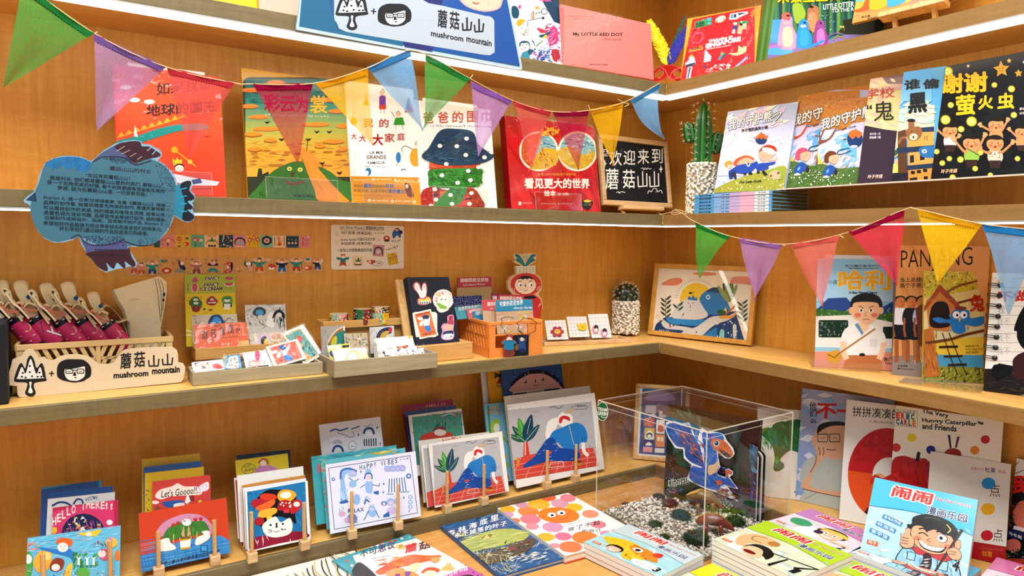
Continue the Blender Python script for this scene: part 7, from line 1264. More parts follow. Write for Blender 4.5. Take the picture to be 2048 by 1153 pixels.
for lb,F,y in (('clear foot holder in front of the satchel boy book',Fh,0),('clear foot holder in front of the owl book',F,0)):
 f=F.sh(-.01 if F is Fh else -.16,-.001,.012);f.V=Z;f.N=f.U.cross(Z);m=MB();m.box(f,0,.16,.0012,.0032,-.05,.03,'#fff');m.box(f,0,.16,.0032,.022,.028,.03,'#fff');o=m.build('acrylic_holder',ACRYL,loc=f.p(.08,0,0));tag(o,lb,'display stand')
# ---------------------------------------------------------------- greeting-card racks along the low ledge
XLc,XM,XN=(0,880,4.223),(440,820,3.462),(780,720,3.602)
RK=['at the margin end of the ledge','of the red picnic-cloth card','of the burger-haired face card','of the blue doodle card','of the smaller plant and reader card','of the larger plant and reader card']
FT=[]
for i,(l,r,pl,pr_)in enumerate((((89,1212),(222,1178),1109,1082),((318,1155),(430,1130),1063.5,1041),((504,1124),(609,1099),1025,1006),((704,1077),(796,1059),984,969),((894,1026),(967.5,1010),944,930),((1093.7,978),(1151,964),902,890))):
 A,B=onz(*l,ZL),onz(*r,ZL);U=(B-A).normalized();F=Fr(A,U,Z);w=(B-A).length;FT.append(Fr(F.p(0,.012,-.0135),U,Z))
 t=thing('card_rack',f'small wooden card rack with two dowel pegs, rack {RK[i]}','card rack',F.p(w/2,0,-.03),'card racks on the low ledge');b=.0105
 for k,(u,py)in enumerate(((0,pl),(w,pr_))):
  m=MB();m.box(F,u-b,u+b,.0005,.022,-b,b,'#fff',bev=.0012);m.build('block',PINE_X,t);hp=F.uv(l[0]if k==0 else r[0],py)[1]
  m=MB();m.tube([F.p(u,.02),F.p(u,hp)],.0044,'#fff',8);m.build('peg',PINE_Z,t);m=MB();m.box(F,u-.006,u+.006,.0005,.0115,-.11,-b-.0004,'#fff');m.build('side_rail',PINE_Y,t)if False else m.build('side_rail',PINE_Z,t)
 m=MB();m.box(F,b+.001,w-b-.001,.003,.01,-.09,-.082,'#fff');m.build('cross_rail',PINE_X,t)
def cd(i,d,lean,X,bl,br,tl,label,c,art=None,sl=1,th=.0012,side=None,sp=True):
 F=onplane(lean_plane(FT[i],d,lean,ZL+.0122),X,bl,br,tl);lift=ZL+.0125-min(F.p(0,0).z,F.p(F.w,0).z,F.p(0,0,-th).z);F.O=F.O+Z*max(0,lift)
 card('greeting_card',label,F,th,c,art,X,group='cards in the rack '+RK[i],sleeve=sl,side=side)
def waves(a,cs,n,x0,y0,x1,y1,sd): a.hatch(cs,n,x0,y0,x1,y1,(x1-x0)*.12,(y1-y0)*.018,-12,25,sd)
def kid2(a,x,y,k,hair,body,bx,by): a.B(body,x-20*k,y+30*k,x-bx*k,y+by*k,x-(bx-40)*k,y+(by+30)*k,x+50*k,y+90*k,x+90*k,y+140*k,x+110*k,y+80*k,x+50*k,y+20*k);a.B(hair,x-50*k,y-20*k,x-40*k,y-60*k,x+20*k,y-70*k,x+80*k,y-50*k,x+60*k,y);a.E('#ece4da',x,y+10*k,46*k,40*k);a.E('#222',x-14*k,y+4*k,4*k);a.E('#222',x+16*k,y+2*k,4*k);a.Ln('#b33',4*k,x-10*k,y+26*k,x+12*k,y+22*k)
def scene(a):
 a.P('#6ab8d4',150,680,1050,680,1050,1300,150,1300);waves(a,['#a8dce8','#3f94c0','#d8e8e8','#c8a8c8'],150,190,700,1000,980,2);a.hatch(['#d89a8a','#c87a5a'],16,200,870,320,930,60,14,-10,30,3);a.B('#4a9a44',190,960,260,960,280,1050,250,1180,190,1180);a.E('#dce8dc',240,1010,30,40);a.B('#e2a83a',280,1040,330,950,420,940,440,1010,400,1100,320,1120);a.E('#e8cc7a',395,985,36)
 kid2(a,530,900,1,'#d8662c','#2f7ac0',190,10);a.B('#8a3a24',420,1060,470,1000,540,1020,520,1100,440,1110);a.E('#e2dcd4',470,1080,36,30);a.B('#e2b83a',545,1150,560,1080,600,1040,610,1080,590,1160);a.hatch(['#3a8a3a','#2a6a2a','#5aa848'],50,620,960,830,1080,50,16,-60,40,4)
 for x in (665,735,790): a.P('#e2ece0',x-10,1060,x+10,1060,x+8,1010,x+26,985,x,1000,x-26,985,x-8,1010)
 a.B('#e2c03a',660,790,740,780,850,760,830,800,790,815,700,810);a.E('#ecdcc0',750,800,26,18);a.B('#c8607a',830,980,850,930,920,930,930,990,880,1020);a.E('#e6d4c8',860,965,34,30);a.hatch('#1c1c1c',10,790,880,900,950,60,4,60,25,5);a.P('#b82a2c',815,860,830,855,840,885);a.E('#e6b44a',940,870,50,44,0);a.E('#b88ac8',930,850,20);a.B('#d87a2c',970,960,1000,930,1010,1010,975,1020);waves(a,['#d8c0c8','#c8a8b8','#b8c8a0','#e6dcd4'],80,200,1080,1000,1250,6);a.E('#5aa848',700,1120,60,40);a.hatch(['#c83a3a','#e6e6e6','#2a6ab0'],24,430,1110,880,1160,24,10,20,60,7)
def hello(a):
 a.P('#b8264c',400,470,1000,470,1000,1100,400,1100);a.P('#cf3a6a',425,610,960,505,975,1100,430,1100)
 for i,ch in enumerate('HELLO THERE!!'):
  if ch !=' ': x=440+i*41;y=690-i*15+max(0,i-7)*17;y+=40*(1-i/3)if i<3 else 0;a.T('#f0dcd4',ch,x,y,x+(18 if ch=='!' else 34),y-8,72-max(0,i-8)*5,.02)
 a.E('#161c4c',705,800,185,175);a.hatch(['#d86a8a','#8a4a9a','#c88ab8'],60,540,700,870,860,90,6,80,16,3,lambda x,y: ((x-705)/175)**2+((y-800)/165)**2<1);a.hatch(['#e2c04a','#e8a8a0','#ece4dc','#d86a4a'],30,560,650,860,760,36,16,-20,60,4,lambda x,y: ((x-705)/175)**2+((y-800)/165)**2<.9);a.B('#ecd8d0',640,860,690,740,720,760,780,860);a.E('#e2b42a',452,768,30,28);a.P('#e2b42a',426,750,430,735,445,748,455,735,466,748,476,738,480,760);a.E('#eee',925,700,26,22)
cd(0,.06,22,XLc,(330,1180),(860,1085),(312,408),'teal-edged blue card at the very back of the rack at the margin','#4a9ab0',lambda a: a.P('#2a5a9a',320,430,830,335,900,1200,320,1200),61)
cd(0,.048,21,XLc,(390,1190),(940,1100),(372,452),'plain blue card, second from the back in the rack at the margin','#2a5a9a',lambda a: (a.scr('#d8c0b8',390,435,600,420,16,14,3,4),a.hatch(['#d88a9a','#ccc'],8,720,370,800,390,20,8,0,40)),62)
cd(0,.034,20,XLc,(370,1200),(955,1105),(350,508),'white card with navy curls behind the pink hello card','#e0dfda',lambda a: (a.Ln('#1c3a7a',16,440,560,500,530,560,535,600,560,sm=1),a.Ln('#1c3a7a',14,620,545,650,505,690,510,700,540,sm=1),a.Ln('#1c3a7a',4,730,500,780,480,820,490,sm=1),a.scr('#1c3a7a',720,520,830,500,26,8,3,4)),63)
cd(0,.018,19,XLc,(428,1180),(995,1080),(408,582),'bright pink card of hand lettering over a dark striped hairdo','#b8264c',hello,64)
cd(0,0,17,XLc,(210,1310),(1010,1170),(184,842),'blue fantasy scene card with a flying figure, front of the rack at the margin','#6ab8d4',scene,65)
def picnic(a):
 a.P('#c84420',1150,500,2000,500,2000,1200,1150,1200);a.P('#3f8fc8',1180,980,1400,930,1500,870,1700,820,1860,810,1935,850,1960,1100,1180,1200);a.hatch('#2a6aa8',60,1190,850,1930,1130,400,6,-12,2,2);a.hatch('#2a6aa8',60,1190,850,1930,1130,260,6,82,2,3,lambda x,y: y>960-abs(x-1250)*.15);a.hatch('#8ac4e0',40,1250,860,1930,1100,300,3,-12,2,4)
 a.B('#c88aa8',1320,830,1360,720,1480,650,1600,625,1720,650,1800,740,1790,800,1560,760);a.hatch('#a86a90',40,1350,650,1780,780,60,4,-20,40,5,lambda x,y: y<660+abs(x-1590)*.45+30);a.B('#3c7a2c',1380,810,1430,740,1520,700,1640,690,1720,690,1760,740,1750,780,1560,820,1400,860);a.hatch(['#2a5a20','#6a9a3c','#52883a'],60,1400,700,1750,830,60,8,70,20,6,lambda x,y: y>690+abs(x-1640)*.35);a.B('#e4e2da',1340,940,1340,860,1420,830,1440,870,1480,900,1470,930);a.B('#e4e2da',1650,890,1660,830,1720,800,1700,780,1760,770,1770,830,1700,880);a.Ln('#d8c84a',6,1465,800,1465,870);a.Ln('#d8c84a',6,1662,780,1662,840)
 a.P('#e4e0d8',1515,830,1615,815,1605,915,1525,930);a.P('#7a5a24',1520,825,1612,812,1610,835,1520,850);a.P('#c8a02a',1518,845,1612,832,1610,842,1518,858);a.P('#c8a02a',1524,915,1606,902,1606,918,1526,932);a.P('#c89a72',1540,820,1530,800,1552,720,1560,820);a.P('#c89a72',1580,815,1590,720,1612,800,1600,815);a.E('#e8e4dc',1575,698,40,30);a.hatch('#1c1c24',8,1545,680,1608,700,26,6,80,15,7)
 for x,y in ((1465,720),(1505,706),(1650,675),(1695,668)): a.P('#b82420',x-20,y-15,x-8,y-5,x,y-22,x+8,y-5,x+20,y-18,x+10,y+14,x-10,y+16)
 a.Rr('#1c2a5a',1692,892,1754,946,8);a.Rr('#4a98cc',1698,898,1748,940,6);a.T('#1c1c3a','世界上最浪漫的事是看你吃饭的样子',1345,1075,1855,955,34,.005,.3);a.T('#1c1c3a','The most romantic thing is',1355,1110,1760,1010,14,0,.3)
def lets(a): a.P('#c8443a',1250,300,1800,300,1800,900,1250,900);a.B('#ecdcd0',1310,480,1350,425,1450,395,1500,370,1560,395,1690,400,1700,460,1600,470,1450,480,1360,505);a.T('#221c1c',"Let's Goooo!!!!",1362,492,1688,452,62,.01,.05);a.B('#2a5a9c',1368,540,1400,522,1530,512,1550,540,1520,560,1420,575);a.B('#e4dcd4',1470,545,1550,535,1550,570,1480,580);a.P('#e6e0d8',1560,530,1580,460,1600,480,1610,520,1580,545);a.P('#8a2a20',1595,480,1640,470,1640,520,1610,520);a.E('#1c2c4a',1610,575,40,26);a.E('#dcd6cc',1610,578,28,18);a.E('#e0b83a',1690,535,18,26);a.B('#e6dce8',1660,420,1720,370,1760,360,1760,420,1700,440);a.hatch('#c8a8d8',8,1680,370,1760,430,40,8,40,60);a.E('#e8d8d0',1310,530,34,14);a.B('#8a4a2c',1300,580,1330,560,1360,580,1330,592);a.P('#7ab0d0',1380,610,1700,560,1770,640,1380,680)
cd(1,.062,20,XLc,(1205,1100),(1710,1010),(1188,256),'yellow card at the very back of the rack with the red picnic-cloth card','#d8b41c',lambda a: (a.Ln('#c8741c',8,1400,270,1460,245,1540,240,sm=1),a.E('#e6d0b0',1350,275,30,12),a.hatch('#8a3a5a',10,1210,270,1280,310,40,6,-50,60,2),a.hatch('#8a3a5a',10,1580,200,1640,240,40,6,-50,60,3)),71)
cd(1,.05,19,XLc,(1220,1110),(1720,1020),(1203,318),'plain blue card showing a strip between two yellow cards','#3a68a8',None,72)
cd(1,.036,18,XLc,(1225,1120),(1735,1030),(1207,362),'yellow card with sketchy faces behind the coral lettered card','#d8b41c',lambda a: (a.Ln('#5a3a1c',4,1290,410,1310,380,1350,370,1380,390,1375,410,sm=1),a.E('#e6d4b0',1345,395,30,18),a.Ln('#6a6a1c',4,1570,355,1640,335,1690,330,sm=1),a.dots('#5a3a1c',14,1230,420,1260,620,3,6,3),a.dots('#5a3a1c',8,1400,340,1600,370,3,6,4)),73)
cd(1,.02,17,XLc,(1290,1130),(1790,1040),(1270,430),'coral card with a cloud of lettering, behind the red picnic-cloth card','#c8443a',lets,74)
cd(1,0,15,XLc,(1196,1165),(1945,995),(1178,668),'red card of a green haired diner at a blue checked cloth, front of its rack','#c84420',picnic,75,.004)
def burger(a):
 a.P('#ece9e2',160,470,640,470,640,1000,160,1000);a.P('#2274a4',186,570,590,498,606,880,200,965);a.hatch(['#1c5a8a','#3a8ab8'],60,195,570,595,800,60,10,60,60,2);a.B('#8a1c38',215,970,240,890,330,870,420,880,500,845,590,850,608,885,400,930);a.hatch('#e0b8b8',14,240,830,600,930,60,7,70,25,3,lambda x,y: y>870-(x-240)*.05)
 a.B('#141018',270,790,290,690,240,640,320,560,420,555,500,560,530,640,520,720,525,790,480,760,400,740,340,770,300,810);a.B('#a82430',215,650,240,620,330,620,330,660,280,680,230,675);a.B('#c83c24',275,600,310,580,380,590,385,620,300,625);a.B('#d8662c',245,680,300,650,370,620,378,650,330,690,270,700);a.B('#d8a83a',262,735,280,700,380,680,392,710,340,740,280,750);a.B('#a82030',240,760,270,745,300,755,300,790,250,800);a.P('#d8b83a',320,740,360,735,355,765,325,770)
 a.B('#d8a02c',395,600,420,560,480,555,520,575,525,600,480,640,420,635);a.B('#ece0cc',415,600,430,575,480,570,490,600,450,615);a.B('#a81c24',398,690,410,640,450,625,490,640,505,690,450,700);a.dots('#ece0d8',10,415,640,495,680,4,7,4);a.B('#b82a2c',490,720,500,640,540,622,566,650,540,700);a.E('#e8dcd0',530,655,22,18);a.P('#c83a4a',440,690,480,690,480,715,440,715)
 a.B('#e4ded4',295,830,300,790,380,740,420,780,480,750,500,790,495,840,460,870,380,885,320,870)
 for x,y in ((345,803),(430,795)): a.E('#fff',x,y,20,16);a.E('#111',x+4,y-4,8)
 a.P('#1c1c1c',385,785,395,780,398,815,384,820);a.Ln('#222',4,372,840,388,848,408,838,sm=1);a.dots('#333',10,335,830,360,850,2.5,4,5);a.dots('#333',10,425,820,455,835,2.5,4,6)
cd(2,.085,24,XM,(140,800),(520,740),(103,318),'dark navy card leaning at the very back of the burger-haired rack','#141c3c',lambda a: a.hatch(['#2a3a6a','#1c5a7a'],14,100,280,460,350,90,8,-10,20),81)
cd(2,.07,22,XM,(140,830),(510,760),(108,352),'bright yellow card with a small pink figure and speech bubble','#dcc422',lambda a: (a.P('#c88ab8',240,430,270,390,340,385,400,405,390,450,250,470),a.hatch('#a85a90',10,250,395,390,430,40,6,30,30),a.B('#b8602c',262,370,290,338,330,345,335,380,300,370),a.E('#ecdcc0',300,370,22,20),a.Ln('#444',3,150,410,180,375,225,380,245,405,220,440,170,440,close=1,sm=1),a.T('#333','让亿',165,405,215,395,20,0),a.T('#333','朵朵花',170,432,235,420,20,0)),82)
for i,(d,bl,br,tl,c,lb,ar)in enumerate(((.056,(125,895),(590,800),(88,475),'#e4e0d8','white bordered red card, rearmost of the white edged cards',lambda a: a.P('#c84a34',105,490,560,415,590,1000,140,1000)),(.042,(140,920),(605,830),(112,458),'#e8e4dc','blank white card between the red card and the burger-haired card',None),(.028,(165,950),(615,860),(138,522),'#e6e2da','white card with an ochre rim behind the burger-haired card',lambda a: a.P('#c88a3c',150,525,590,445,600,1000,170,1000)),(.016,(178,970),(620,880),(150,545),'#dfe2e8','pale grey white card directly behind the burger-haired card',None))): cd(2,d,18-i,XM,bl,br,tl,lb,c,ar,83+i,.003)
cd(2,0,13,XM,(192,988),(628,897),(165,566),'square card of a white face with burgers and fruit for hair','#ece9e2',burger,0,.006)
def doodle(a,c1='#2f68a8',c2='#8fb4dc'):
 a.P('#d8d9e6',700,280,1400,280,1400,900,700,900);a.Ln('#2a3a5c',4,752,405,1315,318,1368,715,792,830,close=1)
 for i,ch in enumerate('HAPPY VIBES'):
  if ch !=' ': x=966+i*24.5;y=418-i*4.6+(4 if i % 2 else 0);a.T('#1c4a74',ch,x,y,x+(17 if ch !='I' else 5),y-3,34,.012)
 a.B(c2,832,470,845,420,900,402,945,430,940,460,900,465,880,440,860,480,870,560,840,560);a.Ln(c1,12,835,480,840,425,890,408,945,425,sm=1);a.P('#aac8e6',830,560,885,550,870,640,832,640);a.hatch(c1,16,832,550,885,640,26,4,80,20,2);a.B(c1,828,640,870,625,890,640,840,652);a.Ln(c1,5,890,470,930,500,960,480);a.E('#a8b8dc',915,440,26,22);a.B(c2,898,500,940,490,940,530,900,535);a.E('#c8b8d8',920,440,14,10)
 a.E(c2,1026,430,22,20);a.B(c2,1005,530,1012,495,1030,500,1052,495,1058,530,1052,575,1030,580,1012,570);a.Ln(c1,9,1000,480,1008,448,1030,440,1050,452,1052,480,sm=1);a.E('#d8c4cc',1028,470,18,16);a.Ln(c1,5,1055,520,1100,530,1105,510);a.Ln(c1,5,1005,520,970,540);a.P(c1,1060,570,1100,560,1098,590,1070,585);a.Ln(c1,10,1000,655,1010,620,1035,640);a.hatch(c1,8,1000,600,1040,650,30,5,-10,10)
 for x in (1160,1195,1230,1262): a.E('#9aa8d8',x,410-(x-1160)*.06,24,22);a.E('#b8b4d8',x,412-(x-1160)*.06,12,10)
 a.P('#e8e6ee',1165,478,1280,462,1300,570,1245,575,1225,530,1205,580,1160,585)
 for i in range(7): a.Ln(c1,7,1172+i*17,480-i*2,1168+i*20,575-i*2)
 a.Ln(c1,5,1155,585,1200,585);a.Ln(c1,5,1250,572,1310,568);a.E(c1,1306,460,18,18);a.E('#d8d9e6',1306,460,9);a.E(c1,784,482,12,12);a.E('#d8d9e6',784,482,6)
 a.T('#1c4a74','RELAX',885,718,998,704,28,.015);a.B(c2,1025,720,1030,680,1050,665,1075,680,1080,730,1050,745);a.E('#c8c0d8',1050,690,16,12);a.Ln(c1,6,1028,700,1010,740,995,765);a.Ln(c1,6,1078,700,1095,740,1105,748);a.hatch(c1,6,1035,655,1070,670,16,4,85,20)
 a.E('#9ab4dc',1180,640,30,26);a.E('#d4c4d4',1182,646,20,16);a.E(c1,1135,650,20,16);a.E('#c8c0d8',1135,652,12);a.E('#a8b4dc',1222,634,18);a.B('#c8b8dc',1155,690,1190,670,1215,680,1215,720,1160,725);a.P(c1,1130,730,1170,705,1175,740,1130,748);a.hatch(c1,6,825,675,862,705,26,5,85,5);a.E('#c8a8c0',845,722,26,20);a.E('#7a8cc4',915,755,36,34);a.E('#c8a8c8',880,765,20);a.hatch('#5a6cb0',10,890,730,945,785,40,3,0,3);a.hatch('#5a6cb0',10,890,730,945,785,40,3,90,3)
 for y in (605,640,672): a.E(c2,1318,y,17,15);a.E('#d8d9e6',1318,y,8,7)
 a.Ln(c1,4,1316,690,1305,712);a.E(c2,946,622,26,38);a.hatch(c1,8,930,600,965,650,14,4,60,50);a.scr(c1,1245,352,1305,344,14,6,3,3)
 for x,y in ((1133,515),(1130,573),(975,430),(1272,610),(895,692)): a.P(c1,x,y-13,x+3,y-3,x+9,y,x+3,y+3,x,y+13,x-3,y+3,x-9,y,x-3,y-3)
def lined(a):
 a.P('#dcdce0',690,40,1140,40,1140,500,690,500);b='#1c3f8a';k='#555'
 for i in range(7): q=-2.5+i*.31;a.Ln(k,3,812+24*math.cos(q),250+20*math.sin(q),812+60*math.cos(q),240+56*math.sin(q));a.E('#e8e8ec',812+52*math.cos(q),240+50*math.sin(q),9,18,math.degrees(q)+90)
 a.Ln(b,15,780,292,792,262,815,252,840,262,852,290,sm=1);a.Ln(b,15,995,165,1005,140,1030,128,1055,138,1066,168,sm=1);a.E('#ececf0',1030,165,24,20);a.Ln(k,3,1000,110,1020,118,1040,100,1060,112,sm=1)
 for i in range(6): a.P('#1c2c50',994+i*16,204-i,1002+i*16,203-i,1004+i*16,250,996+i*16,254)
 a.Ln('#1c4a94',10,762,150,800,135,830,145,885,128,sm=1);a.Ln('#1c4a94',8,910,135,965,115,sm=1);a.Ln(k,3,810,160,860,175,900,192,930,180,915,150,sm=1);a.E('#e6e6ea',915,248,26,28);a.Ln(k,3,890,255,900,225,925,218,942,245,930,275,900,275,close=1,sm=1);a.Ln(k,4,905,255,925,252)
 for x,y in ((1088,124),(958,174),(1108,236)): a.P('#1c2c50',x,y-14,x+3,y-3,x+8,y,x+3,y+3,x,y+14,x-3,y+3,x-8,y,x-3,y-3)
cd(3,.075,18,XM,(735,640),(1165,560),(694,104),'white card of fine blue line figures rising at the back of its rack','#dcdce0',lined,91,.004)
cd(3,.05,18,XM,(668,800),(1265,690),(618,328),'teal card with its lower corner showing, behind the blue doodle card','#4ab0b8',lambda a: (a.hatch(['#8ad0cc','#3a94a8','#d8f0ee'],20,620,270,1230,360,120,12,-10,20),a.B('#c87a8a',672,390,690,370,700,420,680,440)),92,.008)
cd(3,.03,17,XM,(740,830),(1330,710),(695,355),'teal and yellow scene card directly behind the blue doodle card','#6abcc4',lambda a: (a.B('#e2c03a',1050,300,1100,275,1180,265,1190,285,1120,310),a.hatch(['#e6e0c8','#d8a83a','#4a9ab8'],20,900,260,1300,330,80,12,-10,20),a.hatch(['#e0a07a','#5aa848','#d8602c'],26,700,350,730,800,30,14,60,60,2)),93,.004)
cd(3,0,14,XM,(764,862),(1392,738),(717,384),'lavender white card of blue doodled people with hand lettering, front of its rack','#d8d9e6',doodle,94,.006)
def reader(a):
 """in units of the smaller card's window"""
 a.P('#e2ddd4',180,520,900,520,900,1120,180,1120);a.P('#b4b1ae',305,618,782,556,828,940,322,1050);a.hatch(['#9a989a','#c4c1bc','#a8a6a6'],60,315,590,800,850,60,6,-10,90,2);a.P('#c84a3c',318,945,420,895,560,860,800,840,832,950,326,1052)
 for i in range(6): a.Ln('#e09a88',3,340+i*85,1050-i*17,400+i*75,900-i*10)
 for i in range(3): a.Ln('#e09a88',3,325,960+i*34,826,862+i*30)
 a.P('#c83c2c',410,815,432,810,446,890,410,900);a.P('#e6d0b8',416,812,420,812,424,890,418,892)
 for q,l,c in ((-2.75,110,'#2a5a44'),(-2.25,120,'#1c4a3c'),(-1.85,150,'#4a9a3a'),(-1.4,170,'#1c4058'),(-.95,130,'#24505a'),(-2.5,70,'#2f6a4a')):
  x,y=418,808;dx,dy=l*math.cos(q),l*math.sin(q);a.B(c,x,y,x+dx*.4-dy*.17,y+dy*.4+dx*.17,x+dx,y+dy,x+dx*.4+dy*.17,y+dy*.4-dx*.17);a.Ln('#c8d8b8',2,x,y,x+dx*.85,y+dy*.85)
 a.B('#e6dfd6',600,700,595,660,620,625,670,640,680,690,650,720);a.B('#c8303c',604,690,606,660,630,645,660,655,664,678,640,668,625,668,618,690);a.B('#c0a88a',630,630,660,605,690,600,665,630);a.B('#e6dfd6',530,770,545,680,600,660,590,720,560,800)
 a.B('#2a7ab8',552,800,570,745,620,720,690,688,740,705,764,760,760,805,725,812,715,870,640,850,600,810);a.Ln('#e6dfd6',20,742,812,748,860,770,888,sm=1);a.Ln('#1c4a7a',3,735,770,738,800);a.Ln('#1c4a7a',3,748,765,752,798);a.Ln('#c8b8a0',3,660,705,690,820)
 a.B('#1c4a94',415,950,470,900,540,790,580,790,610,840,680,850,725,870,720,910,660,925,560,925,480,950,420,968);a.hatch('#c8d4e6',14,480,810,700,930,26,3,-20,20,4);a.B('#c84a3c',535,870,570,865,555,885);a.P('#c88a2c',690,930,742,918,735,948,700,955);a.E('#8a3a1c',716,926,25,8);a.Ln('#e6d8d0',3,555,965,565,935,630,925,640,955,close=1)
 a.Ln('#c8902c',10,376,905,384,960);a.T('#333','SHALOM',702,592,748,586,9,.02);a.Ln('#777',3,665,600,700,580,755,585,750,602,690,606,sm=1);a.Ln('#777',5,545,600,570,590,600,602,620,586,sm=1)
def big(a):
 X0=a.q;a.q=lambda x,y: X0(875+(x-322)*1.286-(y-618)*.04+(-18),375+(y-618)*1.175+(x-322)*.02-10);reader(a);a.q=X0
cd(4,.085,20,XN,(150,800),(520,730),(97,330),'crimson card at the very back of the smaller reader rack','#a01c40',lambda a: a.T('#e6a8b0','HELLO',260,345,400,330,20,.02),101)
cd(4,.07,19,XN,(165,820),(535,750),(110,378),'navy blue card edge between the crimson and the green picture cards','#2a5088',None,102)
cd(4,.054,18,XN,(185,840),(570,770),(134,402),'white bordered card with a sea-green picture of a red figure','#e2ded6',lambda a: (a.P('#4a9a84',158,415,510,372,545,700,190,760),a.hatch(['#6ab8a0','#3a7a68','#8a6a5a'],30,165,390,510,570,50,8,60,60),a.B('#c8402c',215,570,260,530,330,520,420,520,450,545,380,590,260,600),a.E('#e6d4c8',360,525,44,24),a.B('#8a2a30',305,520,330,485,390,485,400,510,350,500),a.hatch('#1c5a34',12,330,450,400,485,40,8,85,20,3),a.Ln('#d8e6e0',5,370,410,430,390,470,400,sm=1),a.hatch(['#2a6a98','#d8607a'],12,370,380,520,480,40,8,20,60,5)),103,.004)
cd(4,.034,16,XN,(244,1032),(760,940),(180,588),'tall white card with a faint orange scribble behind the smaller reader cards','#e4ddd0',lambda a: (a.scr('#d8704a',375,590,510,570,24,9,3,6),a.P('#d8602c',202,690,215,688,218,712,205,715)),0,.005)
cd(4,.014,15,XN,(270,1076),(820,955),(220,628),'second copy of the smaller plant and reader card, peeking out behind the first','#e4e0d6',lambda a: (a.P('#b4b1ae',238,640,300,630,340,1050,272,1060),a.P('#c84a3c',262,960,330,930,345,1050,276,1062)),104,.003)
cd(4,0,14,XN,(326,1068),(858,948),(285,606),'smaller card of a blue-clad reader lounging by a leafy plant','#e8e3da',reader,105,.005)
cd(5,.1,13,XN,(730,900),(1300,780),(682,90),'white spined card standing tallest at the back of the larger reader rack','#d8d6d0',lambda a: a.P('#2a6a5a',705,60,712,60,740,900,733,900),0,.004)
cd(5,.088,13,XN,(770,900),(1320,790),(738,82),'yellow card edge with dark red shapes behind the blue face card','#d8a01c',lambda a: (a.P('#3a1c1c',752,90,785,105,805,85,800,130,770,125,755,140),a.B('#8a2a1c',765,190,790,130,815,150,815,190),a.E('#a89a6a',790,180,24,10)),111)
def toast(a): a.P('#2a5a98',810,0,1300,0,1300,500,810,500);a.B('#161c3a',878,200,890,150,960,95,1060,72,1160,95,1230,160,1236,210,1060,220);a.hatch('#d8c8d8',30,890,85,1228,200,22,4,60,50,2,lambda x,y: y<100+abs(x-1060)*.45);a.B('#d8a8a0',884,235,900,170,980,115,1060,100,1140,115,1220,180,1230,235);a.P('#e6e0d8',885,235,1228,198,1232,300,888,320);a.P('#1c2044',890,245,985,232,985,330,890,340);a.P('#8aa89a',990,232,1105,218,1105,320,990,330);a.P('#1c2044',1108,215,1220,202,1222,310,1108,320);a.E('#222',975,158,10,13);a.E('#222',1100,140,10,13);a.E('#fff',972,154,5);a.E('#fff',1097,136,5);a.P('#222',1043,145,1050,143,1050,165,1042,165);a.Ln('#a33',4,1030,180,1048,188,1072,176,sm=1);a.hatch(['#e6d8c8','#c8607a','#d8b04a'],16,895,240,1215,280,34,10,-30,60,3)
cd(5,.075,13,XN,(858,640),(1295,560),(815,76),'blue card with a wide pink face and braided dark hair, rising at the back','#2a5a98',toast,112,.004)
cd(5,.05,15,XN,(740,900),(1340,780),(690,322),'blue sky scene card showing a green haired figure at its edge','#7ab8d0',lambda a: (a.hatch(['#d87a4a','#e6a86a'],12,715,340,790,390,50,12,-20,40),a.B('#a8c43a',722,500,740,440,780,430,790,480,760,530),a.E('#e6e4d4',768,495,22,36),a.hatch(['#d8a02c','#e2c04a','#5aa848','#c8642c','#8ab04a'],60,725,520,850,860,70,20,70,40,2),a.P('#4a8a4a',700,330,712,330,750,880,738,880)),113,.006)
cd(5,.022,15,XN,(900,930),(1520,795),(820,290),'cream bordered second copy behind the larger plant and reader card','#ddd6c6',None,114,.005)
cd(5,0,14,XN,(914,930),(1545,788),(838,330),'larger card of a blue-clad reader lounging by a leafy plant','#e8e3d8',big,115,.005)
# ---------------------------------------------------------------- corner of the low ledge and the acrylic box
XO,D1,D2,XQ,XP,XR=(1180,750,2.861),(1310,800,4.4355),(1400,980,6.0235),(1580,760,2.934),(660,960,3.793),(1140,940,4.876)
def mini(a):
 a.P('#dcd6cc',290,70,600,80,590,500,270,490);a.P('#2f4a7c',300,82,560,96,560,480,280,455);a.B('#8a8ab0',320,150,340,110,400,95,460,110,480,150)
 for x,y,w,h,c in ((318,178,62,44,'#d8ccd8'),(388,170,50,70,'#2f4a7c'),(310,250,58,50,'#c8604a'),(380,262,48,78,'#e6dcc8'),(312,308,58,66,'#d8a82c'),(376,345,52,72,'#dc8a4a'),(308,378,58,34,'#2a2c5a'),(304,416,54,30,'#d89aa0'),(372,424,54,26,'#e0dcd0')): a.P(c,x,y,x+w,y+3,x+w-2,y+h+3,x-2,y+h)
 a.B('#e6e2d8',318,370,330,330,345,325,362,345,362,372);a.E('#1c1c3a',340,352,18,16);a.E('#e6e2d8',340,356,11,10);a.E('#a85a6a',405,225,14,16);a.E('#e8e0d8',405,220,9);a.B('#e6e2d8',316,408,336,390,356,408);a.B('#c8604a',390,300,405,290,420,305,420,330,390,330);a.hatch(['#e6dcd8','#c83a3a','#d8b04a'],18,315,190,430,300,16,7,20,60,3);a.E('#e8d8b0',392,372,9,14);a.E('#e8d8b0',412,374,9,14)
framed('framed_print','small pale wood framed print of stacked patterned squares behind the clear box',st_z((1265.6,919.5),(1375,930),[(1276,769),(1385.5,776)],ZL,12),.0125,PINE_Z,mini,XO)
